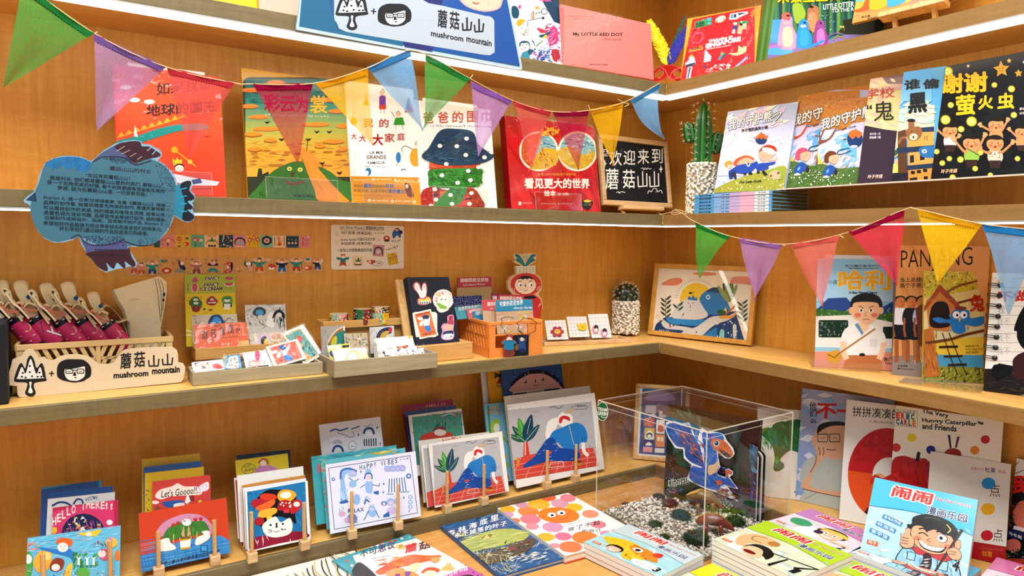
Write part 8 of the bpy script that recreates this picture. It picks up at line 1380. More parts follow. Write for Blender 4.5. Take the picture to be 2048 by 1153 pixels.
def plant(a):
 a.P('#e2dac8',800,0,1400,0,1400,1000,800,1000);g='#1f6a2c'
 a.B(g,930,300,950,265,1000,250,1030,255,1050,225,1110,195,1160,200,1190,190,1300,200,1300,460,1250,465,1200,455,1140,500,1110,540,1140,570,1140,610,1090,640,1050,620,1060,520,1040,420,980,350);a.hatch(['#2a8a3a','#14501c','#3a9a44'],90,950,200,1290,520,90,12,75,20,3,lambda x,y: y>210+abs(x-1180)*.45 and y<440);a.B('#3f9a3a',1060,520,1090,510,1100,560,1070,570)
 for i in range(30): q=3.2+i*.055;a.Ln('#d8c02a',3,1180+255*math.cos(q),420+235*math.sin(q),1180+285*math.cos(q),420+262*math.sin(q))
 a.E('#333',1240,822,6)
F=st_z(px(D1,890,855),px(D1,1275,895),[px(D1,890,70),px(D1,1270,95)],ZL,8)
book('picture_book','cream picture book with a bushy green plant, standing behind the clear box',F,.006,'#e2dac8',plant,D1,group='books on the low side ledge',hard=False)
L_,Fc,Rr_=onz(1192,1026,ZB),onz(1405.5,1131,ZB),onz(1610.6,1021,ZB)
U=(Fc-L_).normalized();Vd=Z.cross(U);dX=(Rr_-Fc).dot(Vd);wX=(Fc-L_).length;FX=Fr(L_+Z*.0006,U,Z);hX=FX.uv(1412.4,865.3)[1];hX=(hX+FX.uv(1192,799)[1])/2;dX=(onz(1614.5,824,ZB+hX)-onz(1412.4,865.3,ZB+hX)).dot(Vd)-.04
t=thing('acrylic_box','clear acrylic display box with a round green sticker over pebbles and dinosaurs','display case',FX.p(wX/2,0,-dX/2));th=.003
FY=Fr(FX.p(wX),-FX.N,Z);w_=[]
def sheet(F,w,h,n): m=MB();m.poly([F.p(0,0),F.p(w,0),F.p(w,h),F.p(0,h)],'#fff');m.build(n,ACRYL,t)
sheet(FX,wX,hX,'front_panel');sheet(Fr(FX.p(0,0,-dX),FX.U,Z),wX,hX,'rear_panel');sheet(FY,dX,hX,'side_panel');sheet(Fr(FX.p(0,0,0),-FX.N,Z),dX,hX,'side_panel')
m=MB();F=FX;m.box(Fr(FX.p(0,hX,0),FX.U,-FX.N),-.001,wX+.001,-.001,dX+.001,0,.0022,'#fff');m.build('lid',ACRYL,t)
m=MB();e=.0022
for a,b in ((0,0),(wX,0),(0,dX),(wX,dX)): m.box(F,a-e/2,a+e/2,0,hX,-b-e/2,-b+e/2,'#fff')
for v in (hX,hX-.016):
 k=e if v==hX else e*.45
 m.box(F,0,wX,v-k/2,v+k/2,-k/2,k/2,'#fff');m.box(F,0,wX,v-k/2,v+k/2,-dX-k/2,-dX+k/2,'#fff')
 for a in (0,wX): m.box(F,a-k/2,a+k/2,v-k/2,v+k/2,-dX,0,'#fff')
m.build('polished_edge',AEDGE,t)
def team(a): a.E('#ddd',73,210,34,54);a.E('#1f6a34',73,210,31,51);a.T('#eef0e6','TEAM',47,206,100,212,20,.03);a.T('#eef0e6','GREEN',46,230,103,236,20,.03);a.Ln('#eef0e6',3,65,238,85,246,103,238,sm=1)
F2=FX.sh(0,0);F2.w,F2.h=wX,hX;m=MB();paint(m,F2,XO,team,.0012);m.build('round_sticker',GLOSS,t)
# gravel, moss, toy dinosaurs and the standing puzzle book inside
inb=lambda x,y: 0.008<(V((x,y,0))-V((L_.x,L_.y,0))).dot(U)<wX-.008 and .008<(V((x,y,0))-V((L_.x,L_.y,0))).dot(Vd)<dX-.008
m=MB();g=random.Random(9)
for i in range(2600):
 a_,b_=g.uniform(.012,wX-.012),g.uniform(.012,dX-.012)
 if b_>dX*.93 and a_<wX*.3: continue
 s=g.uniform(.0026,.0052);p=L_+U*a_+Vd*b_+Z*(s*.6+g.uniform(0,.006));m.ball(p,(s,s*.8,s*.65),('#ded6c6','#c8bfb0','#efe8da','#aaa294','#d4c8b2')[i % 5],5,3,Matrix.Rotation(g.uniform(0,3),3,'Z'))
m.box(Fr(L_+Z*.0004,U,Vd),.01,wX-.01,.01,dX-.01,0,.0015,'#7a7264');tag(m.build('gravel',STONE,loc=L_+Z*.001),'pale gravel bed covering the floor of the clear box','gravel',kind='stuff')
for x,y,r,c,lb in ((1395,1010,.03,'#2f4a2c','dark green moss clump beside the reddish one in the clear box'),(1340,1012,.026,'#5a2f24','reddish brown moss clump in the clear box'),(1318,997,.02,'#3a5234','small green moss clump near the rear of the clear box'),(1362,1038,.03,'#263f30','blue-green moss clump in the middle of the gravel'),(1310,1052,.02,'#44563a','grey green moss clump near the gravel edge'),(1392,1086,.036,'#2c4a2e','largest green moss clump at the near corner of the clear box'),(1330,1075,.014,'#3a5a30','tiny green moss clump among the near pebbles'),(1470,1050,.03,'#3f5a2a','green moss clump at the foot of the puzzle book'),(1251,1010,.012,'#6a3a2a','tiny rusty moss clump at the far gravel edge')):
 O=onz(x,y,ZB+.006)
 if not inb(O.x,O.y): q=O-L_;a_=min(max(q.dot(U),.03),wX-.03);b_=min(max(q.dot(Vd),.03),dX-.03);O=L_+U*a_+Vd*b_+Z*.006
 m=MB();g=random.Random(int(x));m.ball(O,(r*.8,r*.8,r*.4),c,10,6);cl=lin(c)
 for i in range(420):
  z=g.uniform(0,1);q=g.uniform(0,6.28);rr=math.sqrt(1-z*z);d=V((rr*math.cos(q),rr*math.sin(q),z*.5));k=g.uniform(.6,1.6);p=O+d*r*.78;e_=p+(d+V((g.uniform(-.6,.6),g.uniform(-.6,.6),g.uniform(0,.6)))).normalized()*r*.28
  s=V((-d.y,d.x,0)).normalized()*r*.05;m.poly([p-s,p+s,e_],tuple(v*k for v in cl))
 tag(m.build('moss_clump',CLOTH,loc=O),lb,'moss','moss clumps on the gravel')
def dino(name,label,pts,rad,legs,plates,c1,c2):
 """pts: body line tail to head as (px, py) on the upright plane through base"""
 t=thing(name,label,'toy dinosaur',pts[0]*.5+pts[-1]*.5-Z*.01);m=MB();n=len(pts);P=[];Rr2=[]
 for i in range(n-1):
  for j in range(5): k=j/5;P.append(pts[i].lerp(pts[i+1],k));Rr2.append(rad[i]+(rad[i+1]-rad[i])*k)
 P.append(pts[-1]);Rr2.append(rad[-1]);m.tube(P,Rr2,c1,10);m.build('body',PLAST,t,smooth=True)
 for a_,b_,r in legs: m=MB();m.tube([a_,a_.lerp(b_,.5)+U*.002,b_,b_+V((-.004,-.006,0))],[r,r*.8,r*.65,r*.7],c1,7);m.build('leg',PLAST,t,smooth=True)
 m=MB()
 for i in range(2,len(P)-2,1):
  if plates==1: m.tube([P[i]+Z*Rr2[i]*.6-Vd*Rr2[i]*.95,P[i]+Z*Rr2[i]*1.08,P[i]+Z*Rr2[i]*.6+Vd*Rr2[i]*.95],.0013,c2,4)
  else: m.tube([P[i]+Z*Rr2[i]*.9,P[i]+Z*(Rr2[i]+.006)],[.0022,.0003],c2,5)
 h=P[-1];m.ball(h-U*0-Vd*Rr2[-1]*.8+Z*Rr2[-1]*.5,.0018,'#0a0a0a',6,4)
 if plates==2: m.tube([h+Z*.004,h-Vd*.012+Z*.014],[.0022,.0003],'#c8b090',5);m.tube([h-U*.004+Z*.004,h-Vd*.008-U*.008+Z*.013],[.0022,.0003],'#c8b090',5)
 m.build('armour',PLAST,t)
Wp=lambda x,y,z: onz(x,y,ZB+.006)+Z*z
def lg(x,y,z,r): return [(Wp(x+dx,y+dy,z),Wp(x+dx+2,y+dy,0),r)for dx,dy in ((8,6),(8,-7),(-22,8),(-22,-5))]
dino('toy_dinosaur','ochre armoured toy dinosaur with ridged back on the gravel before the book',[Wp(1446,1030,.016),Wp(1434,1028,.028),Wp(1418,1026,.042),Wp(1400,1024,.046),Wp(1384,1022,.041),Wp(1372,1020,.036)],[.003,.009,.017,.018,.013,.007],lg(1416,1026,.035,.007),1,'#7a5a26','#c8a050')
dino('toy_dinosaur','dark red horned toy dinosaur with striped back at the near side of the book',[Wp(1468,1072,.014),Wp(1452,1070,.026),Wp(1434,1068,.036),Wp(1416,1066,.036),Wp(1402,1064,.028),Wp(1394,1062,.022)],[.003,.01,.016,.015,.012,.007],lg(1432,1068,.03,.006),2,'#7a3424','#c89a60')
F=upright(onz(*px(D1,78,858),ZB+.004),onz(*px(D1,900,1075),ZB+.004),3,[px(D1,98,12),px(D1,890,195)]);F.w*=1.0
q=F.p(F.w)-L_;lim=min((wX-.02-q.dot(U)),(dX-.02-q.dot(Vd)))
def dbook(a):
 a.P('#0f1412',0,-50,1000,-50,1000,1200,0,1200);a.hatch(['#16241c','#101c1c','#1c2c20','#22181a'],90,80,0,900,1000,260,40,80,25,2);a.P('#1c4a34',150,380,230,380,300,560,250,640,160,500);a.P('#24504a',110,100,400,140,400,300,100,250);a.hatch(['#3a7a74','#1c3c3a'],20,110,100,400,280,120,30,60,30,3);a.P('#1c3a2a',690,580,740,560,740,720,700,720);a.P('#1f3c40',680,300,780,280,720,420);a.B('#3a2418',85,520,130,480,190,500,200,570,280,620,290,690,200,720,90,690);a.hatch(['#6a4a34','#2a1810','#8a5a44'],50,90,500,290,710,40,8,50,40,4)
 a.P('#141a14',80,700,900,760,900,1200,80,1100);a.hatch(['#24301c','#2a2a1c','#1c2418','#3a3a28','#1c3424'],120,85,720,900,1060,120,14,14,25,5);a.hatch(['#2a5a2a','#3a6a34'],30,600,960,880,1060,60,16,-30,40,6)
 a.T('#0a0a0a','Dinosaur',112,790,330,745,92,.02,0,'#e2e6dc',.05);a.T('#14100c','PUZZLE',500,860,650,990,70,.02,.2,'#cfd3cc',.05,(40,-75));a.T('#3a1414','TOY',490,960,560,1010,40,.02,.2,'#c8a8a0',.05,(20,-46));a.hatch(['#4a6ac0','#c86a7a'],14,110,790,240,830,40,10,-10,40,7)
t=book('puzzle_book','dark standing puzzle book opened upright inside the clear box',F,.006,'#101410',dbook,D1,mt=GLOSS,spine='#0c100e')
OUTW=(88,250,100,200,170,190,240,210,300,200,330,260,370,385,400,260,420,250,470,290,520,285,590,300,615,320,640,370,690,430,705,480,690,505,660,525,620,520,560,470,560,520,578,600,540,660,620,690,640,650,620,625,650,612,690,640,690,665,660,690,735,795,640,770,735,905,560,830,440,790,300,720,285,700,325,580,255,520,250,440,180,430,120,340)
Fd=F.sh(0,0,.012);m=MB();o_=[Fd.uv(*px(D1,x,y))for x,y in prs(OUTW)];m.prism(Fd,o_,-.002,0,'#e6e6e6');Fd.w=Fd.h=9
a=Art(Fd.sh(-1,-1),D1,.0003);a.F.w=a.F.h=9
a.B('#24509c',100,255,120,215,180,205,240,230,300,230,330,300,400,420,430,560,440,600,330,560,270,500,260,430,190,410,130,330);a.hatch(['#1c3a7a','#3a78c8','#2a5ab0','#12244c','#5a94d8'],90,110,220,430,580,90,9,40,22,2,lambda x,y: y>190+(x-100)*.2 and y<300+(x-100)*.9);a.hatch(['#a8501c','#d88a2c','#7a2a34','#5a2a5a','#c86a24'],110,200,270,430,560,60,10,55,20,3,lambda x,y: y>250+(x-200)*.55 and y<380+(x-200)*.85)
a.B('#2a5cae',420,300,480,300,550,295,600,310,610,360,560,380,540,440,550,520,568,600,530,650,620,700,650,690,720,780,600,750,560,800,440,770,310,700,330,590,420,600,440,480);a.hatch(['#1c3f80','#3f80d0','#16305c','#4a90d8'],70,440,310,560,760,70,10,75,25,4);a.hatch(['#1c3f80','#3f78c0'],40,320,600,640,760,80,10,20,40,5);a.B('#d8b48a',475,590,530,570,560,540,566,600,530,650,480,665);a.hatch(['#c89a6a','#e0c49a'],10,480,580,550,650,30,6,-30,30)
a.B('#c8642a',495,370,520,345,570,345,620,370,660,410,690,460,690,490,660,510,620,495,560,450,510,420);a.hatch(['#d87a34','#a84a1c','#e0944a'],30,510,350,680,480,50,7,35,20,6);a.B('#4a1414',570,440,620,460,670,490,655,512,610,490);a.hatch('#e8e0d0',10,580,450,660,500,12,4,80,10,3);a.E('#e6e2d0',548,388,26,26);a.E('#2a4a3a',548,386,20,22);a.E('#0a0a0a',550,386,12,14);a.E('#fff',543,378,4)
a.B('#c8603a',625,640,650,618,685,640,680,660,650,650,655,680,635,670);a.B('#c8603a',540,720,580,715,600,735,560,760);a.hatch(['#5a1c24','#8a3434','#2a1c34','#7a2a2a'],60,560,790,730,890,60,8,25,20,7);a.B('#3a80c0',355,290,375,280,380,350,368,375);a.em(m);m.build('feathered_cutout',GLOSS,t)
G=Fr(onz(*px(D1,850,990),ZB+.005),V((0,0,1)).cross(F.N)*0+(onz(*px(D1,972,1062),ZB+.005)-onz(*px(D1,850,990),ZB+.005)),Z);G.w=(onz(*px(D1,972,1062),ZB+.005)-G.O).length;G.h=G.uv(*px(D1,972,460))[1]
def leafp(a): a.P('#2f5f84',780,250,1000,250,1000,1100,780,1100);a.hatch(['#4a94b8','#1c3a5c','#6ab0c8','#16243a'],60,820,300,975,660,120,20,60,25,2);a.P('#a8acc0',900,640,975,640,975,1080,930,900);a.P('#221c4a',840,640,900,660,965,620,920,720,900,860,950,960,870,880);a.hatch(['#4a4aa0','#2a2a6a','#8a90c8'],30,840,700,950,960,50,10,70,20,3);a.E('#a84a3c',838,675,12,26);a.P('#141a14',780,900,900,880,960,1000,980,1100,780,1100)
G.O=G.O+V((-.034,.004,0))
for j in range(4):
 f=G.sh(0,0,-.0055*j);f.w,f.h=G.w*(1+.04*j),G.h*(1+.012*j);r=f.w*.5;pts=[(0,0),(f.w,0)]+[(f.w-r+r*math.cos(k*.196),f.h-.45*r+.45*r*math.sin(k*.196))for k in range(9)]+[(0,f.h+.016)]
 m=MB();m.prism(f,pts,-.0035,0,('#2f5f84','#141018','#cfc8bc','#101014')[j],'#d8d2c8' if j % 2==0 else '#15120f')
 if j==0: f.h+=.02;paint(m,f,D1,leafp,.0004)
 m.build('thick_page',GLOSS,t)
# ---------------------------------------------------------------- books on the low side ledge
gl='books on the low side ledge'
def man(a):
 a.G('#a8acc8','#7a9cc8',0,30,640,800);a.hatch(['#c8c8dc','#8aa8d0','#d8d4e0'],40,40,60,320,700,120,50,10,40,2)
 for i,ch in enumerate('他们么'): a.T('#1c1c1c',ch,115+i*2,180+i*38,155+i*1,178+i*38,46-i*10,.02)
 a.T('#c0281c','不一样',155,225,520,240,90,.05,.1);a.B('#b4b8ae',60,580,90,480,200,440,330,490,400,600,400,760,70,740,90,640);a.Ln('#8a8e88',4,90,700,150,670,170,650,sm=1)
 a.B('#d8a888',145,380,150,300,190,268,320,270,380,320,370,430,300,470,220,460,160,420);a.B('#15120f',160,320,170,270,220,250,300,248,340,270,250,272,190,295);a.E('#d8a888',142,360,14,28)
 for x in (192,262): a.Rr('#2a2a2e',x-30,318,x+32,368,8);a.Rr('#dcb094',x-26,323,x+28,363,6);a.Ln('#222',3,x-16,345,x+14,343)
 a.B('#d8a888',150,440,170,395,215,395,230,430,200,460,150,520,120,600,150,640,300,660,300,690,160,660,75,640,70,610,120,540,150,480);a.Ln('#5a3024',4,170,400,178,425,172,445,sm=1);a.Ln('#5a3024',4,195,398,200,425,194,445,sm=1);a.Ln('#5a3024',5,215,410,250,415,270,408,sm=1);a.Ln('#5a3024',4,75,640,160,662,300,690,sm=1);a.Ln('#5a3024',4,120,545,150,490,155,440,sm=1)
F=st_z(px(XQ,30,706),px(XQ,570,830),[px(XQ,48,46),px(XQ,590,122)],ZL,5)
book('picture_book','blue-grey picture book of a thinking man in glasses, next to the clear box',F,.005,'#a0aac8',man,XQ,group=gl,hard=False)
def ring(a):
 a.P('#e0dcd4',250,60,700,60,700,900,250,900);a.T('#1c1c1c','拼拼凑凑的',368,218,650,240,58,.01);a.T('#555','文 图/[美]艾瑞',462,256,600,268,16,0)
 for a0,a1,c in ((-175,-60,'#b81c1c'),(-235,-175,'#d8521c'),(-300,-235,'#4a1410'),(-60,60,'#c83a24')):
  p=[]
  for i in range(13): q=math.radians(a0+(a1-a0)*i/12);p+=[565+226*math.cos(q),560+272*math.sin(q)]
  for i in range(13): q=math.radians(a1+(a0-a1)*i/12);p+=[580+96*math.cos(q),565+105*math.sin(q)]
  a.P(c,*p)
 a.hatch(['#d83a2c','#9a1414'],40,380,330,575,500,70,5,-50,20,3,lambda x,y: 110<math.hypot(x-565,(y-560)*.8)<210 and y<500);a.B('#c8301c',470,600,500,560,540,580,600,560,600,600,540,610,500,640);a.hatch(['#d8522c','#8a9a3a','#e0a03a'],14,480,560,580,690,50,14,60,40)
F=st_z(px(XQ,288,822),px(XQ,620,890),[px(XQ,312,114),px(XQ,620,158)],ZL,9)
book('picture_book','white picture book with a red, orange and brown patchwork ring',F,.009,'#e0dcd4',ring,XQ,group=gl)
def vhc(a):
 a.P('#e6e0d0',500,100,1300,100,1300,1100,500,1100)
 for s,y in (('The Very',228),('Hungry Caterpillar™',270),('and Friends',302)): a.T('#1c1a18',s,775,y-22 if s=='The Very' else y-10 if s[0]=='H' else y-10,{'T': 930,'H': 1135,'a': 978}[s[0]],y+8 if s[0]!='H' else y+17,34,.03)
 a.Ln('#555',2,610,175,748,188,748,285,608,270,close=1);a.T('#444','the world of',625,196,736,206,18,.01)
 for i,(ch,c)in enumerate(zip('ERiC',('#d83a2c','#c8482c','#2a7a9c','#3a8a4a'))): a.T(c,ch,622+i*29,230+i*3,646+i*28,233+i*3,36,.06)
 for i,(ch,c)in enumerate(zip('CARLE',('#1c5a8a','#2a4a7a','#c83a4a','#3a8a3a','#d8782c'))): a.T(c,ch,622+i*24,266+i*3,642+i*24,269+i*3,36,.06)
 for x,y,c in ((715,344,'#e0c82a'),(623,402,'#c83a34'),(826,415,'#2a2a8a'),(1084,418,'#d8842c'),(1146,355,'#b81c34')): a.E(c,x,y,27,25)
 a.B('#a81c1c',590,600,600,480,660,450,740,470,800,470,860,560,840,680,600,680);a.hatch(['#8a1414','#c8322c'],40,600,470,820,620,60,8,60,30,3);a.P('#1c1614',735,480,748,425,766,430,756,485)
 a.P('#2a2440',925,326,940,328,948,405,938,408);a.P('#3a2a50',980,338,996,338,978,404,968,405);a.E('#9a2a1c',956,440,50,34)
F=st_z(px(XQ,566,905),px(XQ,1195,1060),[px(XQ,590,148),px(XQ,1214,240)],ZL,7)
book('picture_book','white picture book with coloured dots and a three-line English title',F,.01,'#e6e0d0',vhc,XQ,group=gl)
XD3=(1900,900,4.554)
def dots3(a):
 a.P('#dcd6c8',-200,0,560,0,560,1100,-200,1100);a.T('#c83a3a','创意大师',190,192,300,205,30,.0);a.T('#2a3a6a','杜莱',318,212,415,222,46,.02);a.T('#c86a6a','作品',436,222,506,228,32,.01)
 for x,y,c,r in ((350,315,'#2a8ac8',62),(345,550,'#e0aa1c',64),(336,790,'#b81c24',56)): a.E(c,x,y,r,r*.86)
 for y in (400,808): a.T('#15120f','点',360 if y<500 else 390,y+35,455 if y<500 else 480,y+40,115,-.004)
 a.P('#a81c1c',-200,780,560,900,560,1200,-200,1200);a.T('#d8902c','创意',290,975,384,988,52,.01);a.T('#c8504a','法国国宝级大师杜莱',272,915,480,935,24,.01);a.E('#d8c02a',-95,20,14,12)
F=st_z(px(XQ,785,985),px(XQ,1262,1096),[px(XQ,806,434),px(XQ,1276,486)],ZL,12)
book('picture_book','cream picture book with large blue, yellow and red dots and a red foot',F,.008,'#dcd6c8',dots3,XD3,group=gl)
def redw(a):
 a.P('#14120f',500,60,1100,60,1100,1300,500,1300);a.P('#e0e0d8',530,60,1000,90,680,240,570,270);a.Ln('#1c3a24',7,530,100,590,240,600,160,640,110,sm=1);a.Ln('#1c3a24',6,600,220,700,180);a.T('#d8281c','我',570,390,720,395,150,.06);a.B('#d87a60',590,600,620,500,700,460,900,480,900,780,700,760,620,700);a.Ln('#b8503c',12,600,640,590,560,640,490,sm=1);a.hatch(['#8a3a2a','#3a5a34','#c8602c','#2a3a5a'],60,515,480,620,700,50,10,60,60,2);a.P('#e6dcd8',600,690,900,760,900,800,590,720);a.P('#1c2a4c',530,710,900,800,900,880,525,790);a.T('#e0e0dc','乌冬面',552,770,670,815,30,.02);a.B('#c86a5a',520,840,600,810,660,850,640,920,540,910);a.hatch(['#2a5a7a','#d8b04a','#1c1c1c','#3a7a8a'],40,520,900,690,985,30,9,20,80,3);a.P('#a83a2c',500,985,900,1000,900,1300,500,1300)
F=st_z(px(XD3,508,1000),px(XD3,1000,1190),[px(XD3,516,90),px(XD3,1000,130)],ZL,6)
book('picture_book','red and black picture book with a big red brush word, cut off at the margin',F,.008,'#a82a24',redw,XD3,group=gl,spine='#d8543c')
# ---------------------------------------------------------------- picture books lying on the table
gt='picture books lying on the table'
def flatbook(label,F,th,c,art,X,group=gt,**k): return book('picture_book',label,F,th,c,art,X,group=group,**k)
def quad(bl,br,tl,z):
 f=flat(bl,br,[tl],z);return f
O=onz(700,1093,ZB+.004);F=Fr(V((O.x-.36,-.252-.27,ZB+.004)),V((1,0,0)),V((0,1,0)));F.w,F.h=.36,.27
def gills(a):
 a.P('#e2dccb',0,0,1,0,1,1,0,1);g=random.Random(2)
 for i in range(86):
  q=-3.05+i*.0345;x0,y0,r0,r1=.9,1.05,.12+.03*g.random(),.74+.12*g.random();p=[]
  for k in range(6): r=r0+(r1-r0)*k/5;w=q+.07*math.sin(k*1.5+i*.35);p+=[x0+r*math.cos(w),y0+r*math.sin(w)*1.25]
  a.Ln(('#1c1814','#6a5a3c','#c8b078')[i % 3],.007,*p,sm=1)
 a.B('#3a342c',.86,.5,.9,.35,.96,.3,.98,.6,.95,.95,.88,.98);a.T('#1c1814','蘑菇大书',.1,.3,.42,.3,.06,.0)
flatbook('large ink-drawn mushroom gill book lying at the foot of the ledge',F,.0035,'#e2dccb',gills,None,hard=False)
def mushb(a):
 a.P('#4a9ca8',-100,300,1300,300,1300,900,-100,900);a.P('#e4ddd0',140,545,680,398,1100,690,280,830)
 g=random.Random(5)
 for i in range(13):
  for x,y in ((75+i*27,545+i*35),(130+i*48,515-i*12),(705+i*26,375+i*22)): a.E(('#c86a4a','#e6d8c8','#d8a0a8','#c8483c','#7ab0b0')[g.randrange(5)],x+g.uniform(-6,6),y+g.uniform(-4,4),13,8)
 for i,(ch,c)in enumerate(zip('不可思议',('#1c5a5a','#2a5a6a','#4a3a6a','#5a3a6a'))): a.T(c,ch,195+i*68,560-i*19,255+i*68,545-i*19,50,.03)
 a.E('#d8b87a',502,480,34,20);a.T('#8a6a3a','的',490,490,514,485,22,.02);a.T('#c8403c','蘑',535,528,620,505,58,.05);a.T('#6a3a2c','菇',638,508,722,485,58,.04);a.scr('#444',290,572,430,545,10,12,2,3);a.scr('#444',305,590,400,570,10,8,3,3)
 a.B('#d8632a',310,668,360,630,480,570,580,540,700,545,800,545,760,570,600,610,450,640,360,685);a.hatch(['#e08a4a','#c84a1c'],40,350,550,780,650,90,9,-16,15,4,lambda x,y: abs(y-(690-x*.2))<40);a.B('#e6c8a0',560,620,640,600,630,650,580,670);a.B('#d89a5a',380,680,430,650,520,640,530,690,440,710);a.B('#c88a3a',450,700,550,660,640,700,600,760,470,760);a.B('#8a3a8a',455,690,490,685,490,740,460,740);a.B('#7a3a8a',530,670,570,668,560,700,535,700);a.B('#c8562c',650,670,700,632,770,635,788,660,720,680);a.E('#e6cdb4',720,675,50,22);a.B('#e0b06a',800,650,840,610,845,590,858,610,868,588,880,620,905,640,880,655);a.B('#d89a5a',720,580,760,560,795,575,760,600)
 a.P('#b85a9c',640,760,1010,620,1050,620,1180,720,1150,900,640,900);a.T('#e6d4e0','台湾馆奇书籍',780,728,1000,650,34,.01);a.B('#3a1c2c',890,725,960,690,1040,690,1050,740,900,750)
 for x,y in ((1040,668),(1075,690),(1100,680),(1090,710)): a.P('#3a1c2c',x-8,y,x,y-5,x+10,y,x,y+5)
flatbook('white picture book with a teal border and orange mushroom, lying beside the ledge',quad((808,1217),(967,1148),(676,1106),ZB+.0105),.0055,'#4a9ca8',mushb,XP,mt=GLOSS,sleeve=201)
def sea(a):
 a.P('#2a5a8c',700,200,1900,200,1900,900,700,900);a.hatch(['#4a86b0','#1c3f6c','#7aa8c8','#2f6a9a'],160,760,260,1450,480,120,5,-16,30,2);a.hatch(['#c8d8e0','#a8b8b8','#6a8a9c','#d8d8c8','#3a5a74'],220,1000,480,1790,730,90,4,-18,50,3);a.B('#a8b05a',930,510,1000,470,1100,430,1250,385,1400,380,1500,410,1490,450,1380,490,1200,530,1040,560,950,555);a.hatch(['#c8cc7a','#8a9444','#e0e0a8'],60,960,400,1480,540,160,5,-14,14,4);a.E('#8a7a34',1190,440,40,16,-20);a.P('#c8c070',1150,470,1190,420,1215,450)
 a.B('#5a4a3a',1040,600,1200,560,1380,510,1520,450,1560,480,1480,560,1350,610,1200,650,1100,650);a.hatch(['#8a7a5a','#2a241c','#c8b88a','#3a4a34','#6a5a44'],120,1050,480,1540,650,50,8,-20,60,5,lambda x,y: abs(y-(860-x*.24))<60);a.E('#7a4a44',1385,525,34,22);a.hatch(['#e6e6dc','#c8ccc0'],40,1350,560,1650,620,60,8,-14,14,6);a.hatch(['#d8cc8a','#8a8a4a','#c8c8a0'],90,1030,560,1380,700,90,4,60,60,7)
 for i,ch in enumerate('森林海底里'): a.T('#e6ecf0',ch,890+i*82,440-i*28,950+i*82,424-i*28,44,.03)
 for i,ch in enumerate('永不掉落的叶子'): a.T('#dfe8ee',ch,945+i*58,452-i*14,992+i*58,440-i*14,36,.03)
 a.Ln('#16304c',5,1110,330,1115,300,1140,300,sm=1)
flatbook('blue picture book with a pale green leaf boat in shiny film, mid row',quad((1000,1153.8),(1136,1115.6),(860,1058),ZB+.0105),.01,'#2a5a8c',sea,XP,mt=GLOSS,sleeve=202)
def orange2(a):
 a.P('#e8e2d6',1200,50,2600,50,2600,800,1200,800);a.P('#d9d4cc',1200,190,1262,208,1800,560,1780,620)
 for x,y,rx,c in ((1500,240,80,'#d97a34'),(1345,225,58,'#dba72a'),(1580,185,84,'#dba72a'),(1450,190,50,'#c890a0'),(1650,135,60,'#d9623a'),(1740,180,68,'#c890a0'),(1850,210,62,'#d8b02a'),(1800,140,60,'#cf7a84'),(1340,265,50,'#c890a8'),(1515,300,78,'#d87a84'),(1400,310,40,'#d97a4a'),(1970,260,64,'#e08a6a'),(1685,360,80,'#c890a8'),(1530,355,52,'#d88a90'),(1635,435,66,'#dba72a'),(1765,430,64,'#cf7088'),(1930,440,100,'#d97a34'),(1820,510,88,'#e0764a'),(2030,340,60,'#cf7a84'),(2090,410,50,'#c890a8'),(2170,400,52,'#d97a34'),(2160,460,60,'#cf7a84'),(1700,500,40,'#d88a90')): a.E(c,x,y,rx,rx*.48,3)
 a.E('#de7a1c',1730,270,158,60,3)
 for x,y in ((1678,268),(1750,252)): a.E('#fff',x,y,32,18);a.E('#111',x+3,y+3,13,8)
 a.Ln('#8a3a14',3,1730,300,1770,300,1805,285,sm=1)
 for i,ch in enumerate('做了不起'): a.T('#1c1c1c',ch,1800+i*64,395-i*15,1850+i*64,383-i*15,30,.012)
 a.T('#1c1c1c','一个',1780,358,1830,348,22,.01);a.T('#1c1c1c','的自己',1910,402,2050,395,24,.01);a.scr('#777',1830,340,1940,300,8,14,2,2);a.T('#222','做了不起的自己',1272,262,1400,340,16,.02,0,None,.05,(5,-16))
flatbook('white picture book of orange, pink and yellow blobs with a smiling face',quad((1129,1112),(1284,1070),(988,1018),ZB+.02),.019,'#e8e2d6',orange2,XP,mt=GLOSS,spine='#d9d4cc',back='#c85a2c')
# comic stacks
def nao(bg,num,fig,base='#bcd0cc'):
 def f(a):
  a.P(base,0,0,1,0,1,1,0,1);a.P(bg,0,0,1,0,1,.46,.5,.34,0,.40);a.hatch(['#d8e0dc','#a8bcb8'],40,0,.4,1,1,.2,.03,20,60,2);a.Ln('#1f4a54',.006,0,.40,.5,.34,1,.46,sm=1);fig(a)
  a.T('#c8281c','闹闹',.2,.2,.58,.2,.15,.05,.1,'#f2ece0',.1);a.T('#2a3a6a','漫画乐园',.56,.32,.93,.32,.1,.03,0,'#f0f0ea',.05);a.T('#b8342c','Nao Nao Comics',.62,.12,.96,.12,.045,.02,0,'#f0ece6',.04)
  a.T('#141414',num,.86,.93,.92,.93,.13,.04,.1,'#f0f0f0',.04);a.P('#d8522c',.05,.84,.16,.84,.16,.9,.05,.9);a.T('#e8d8c0','玲子',.065,.89,.145,.89,.045,.03)
 return f
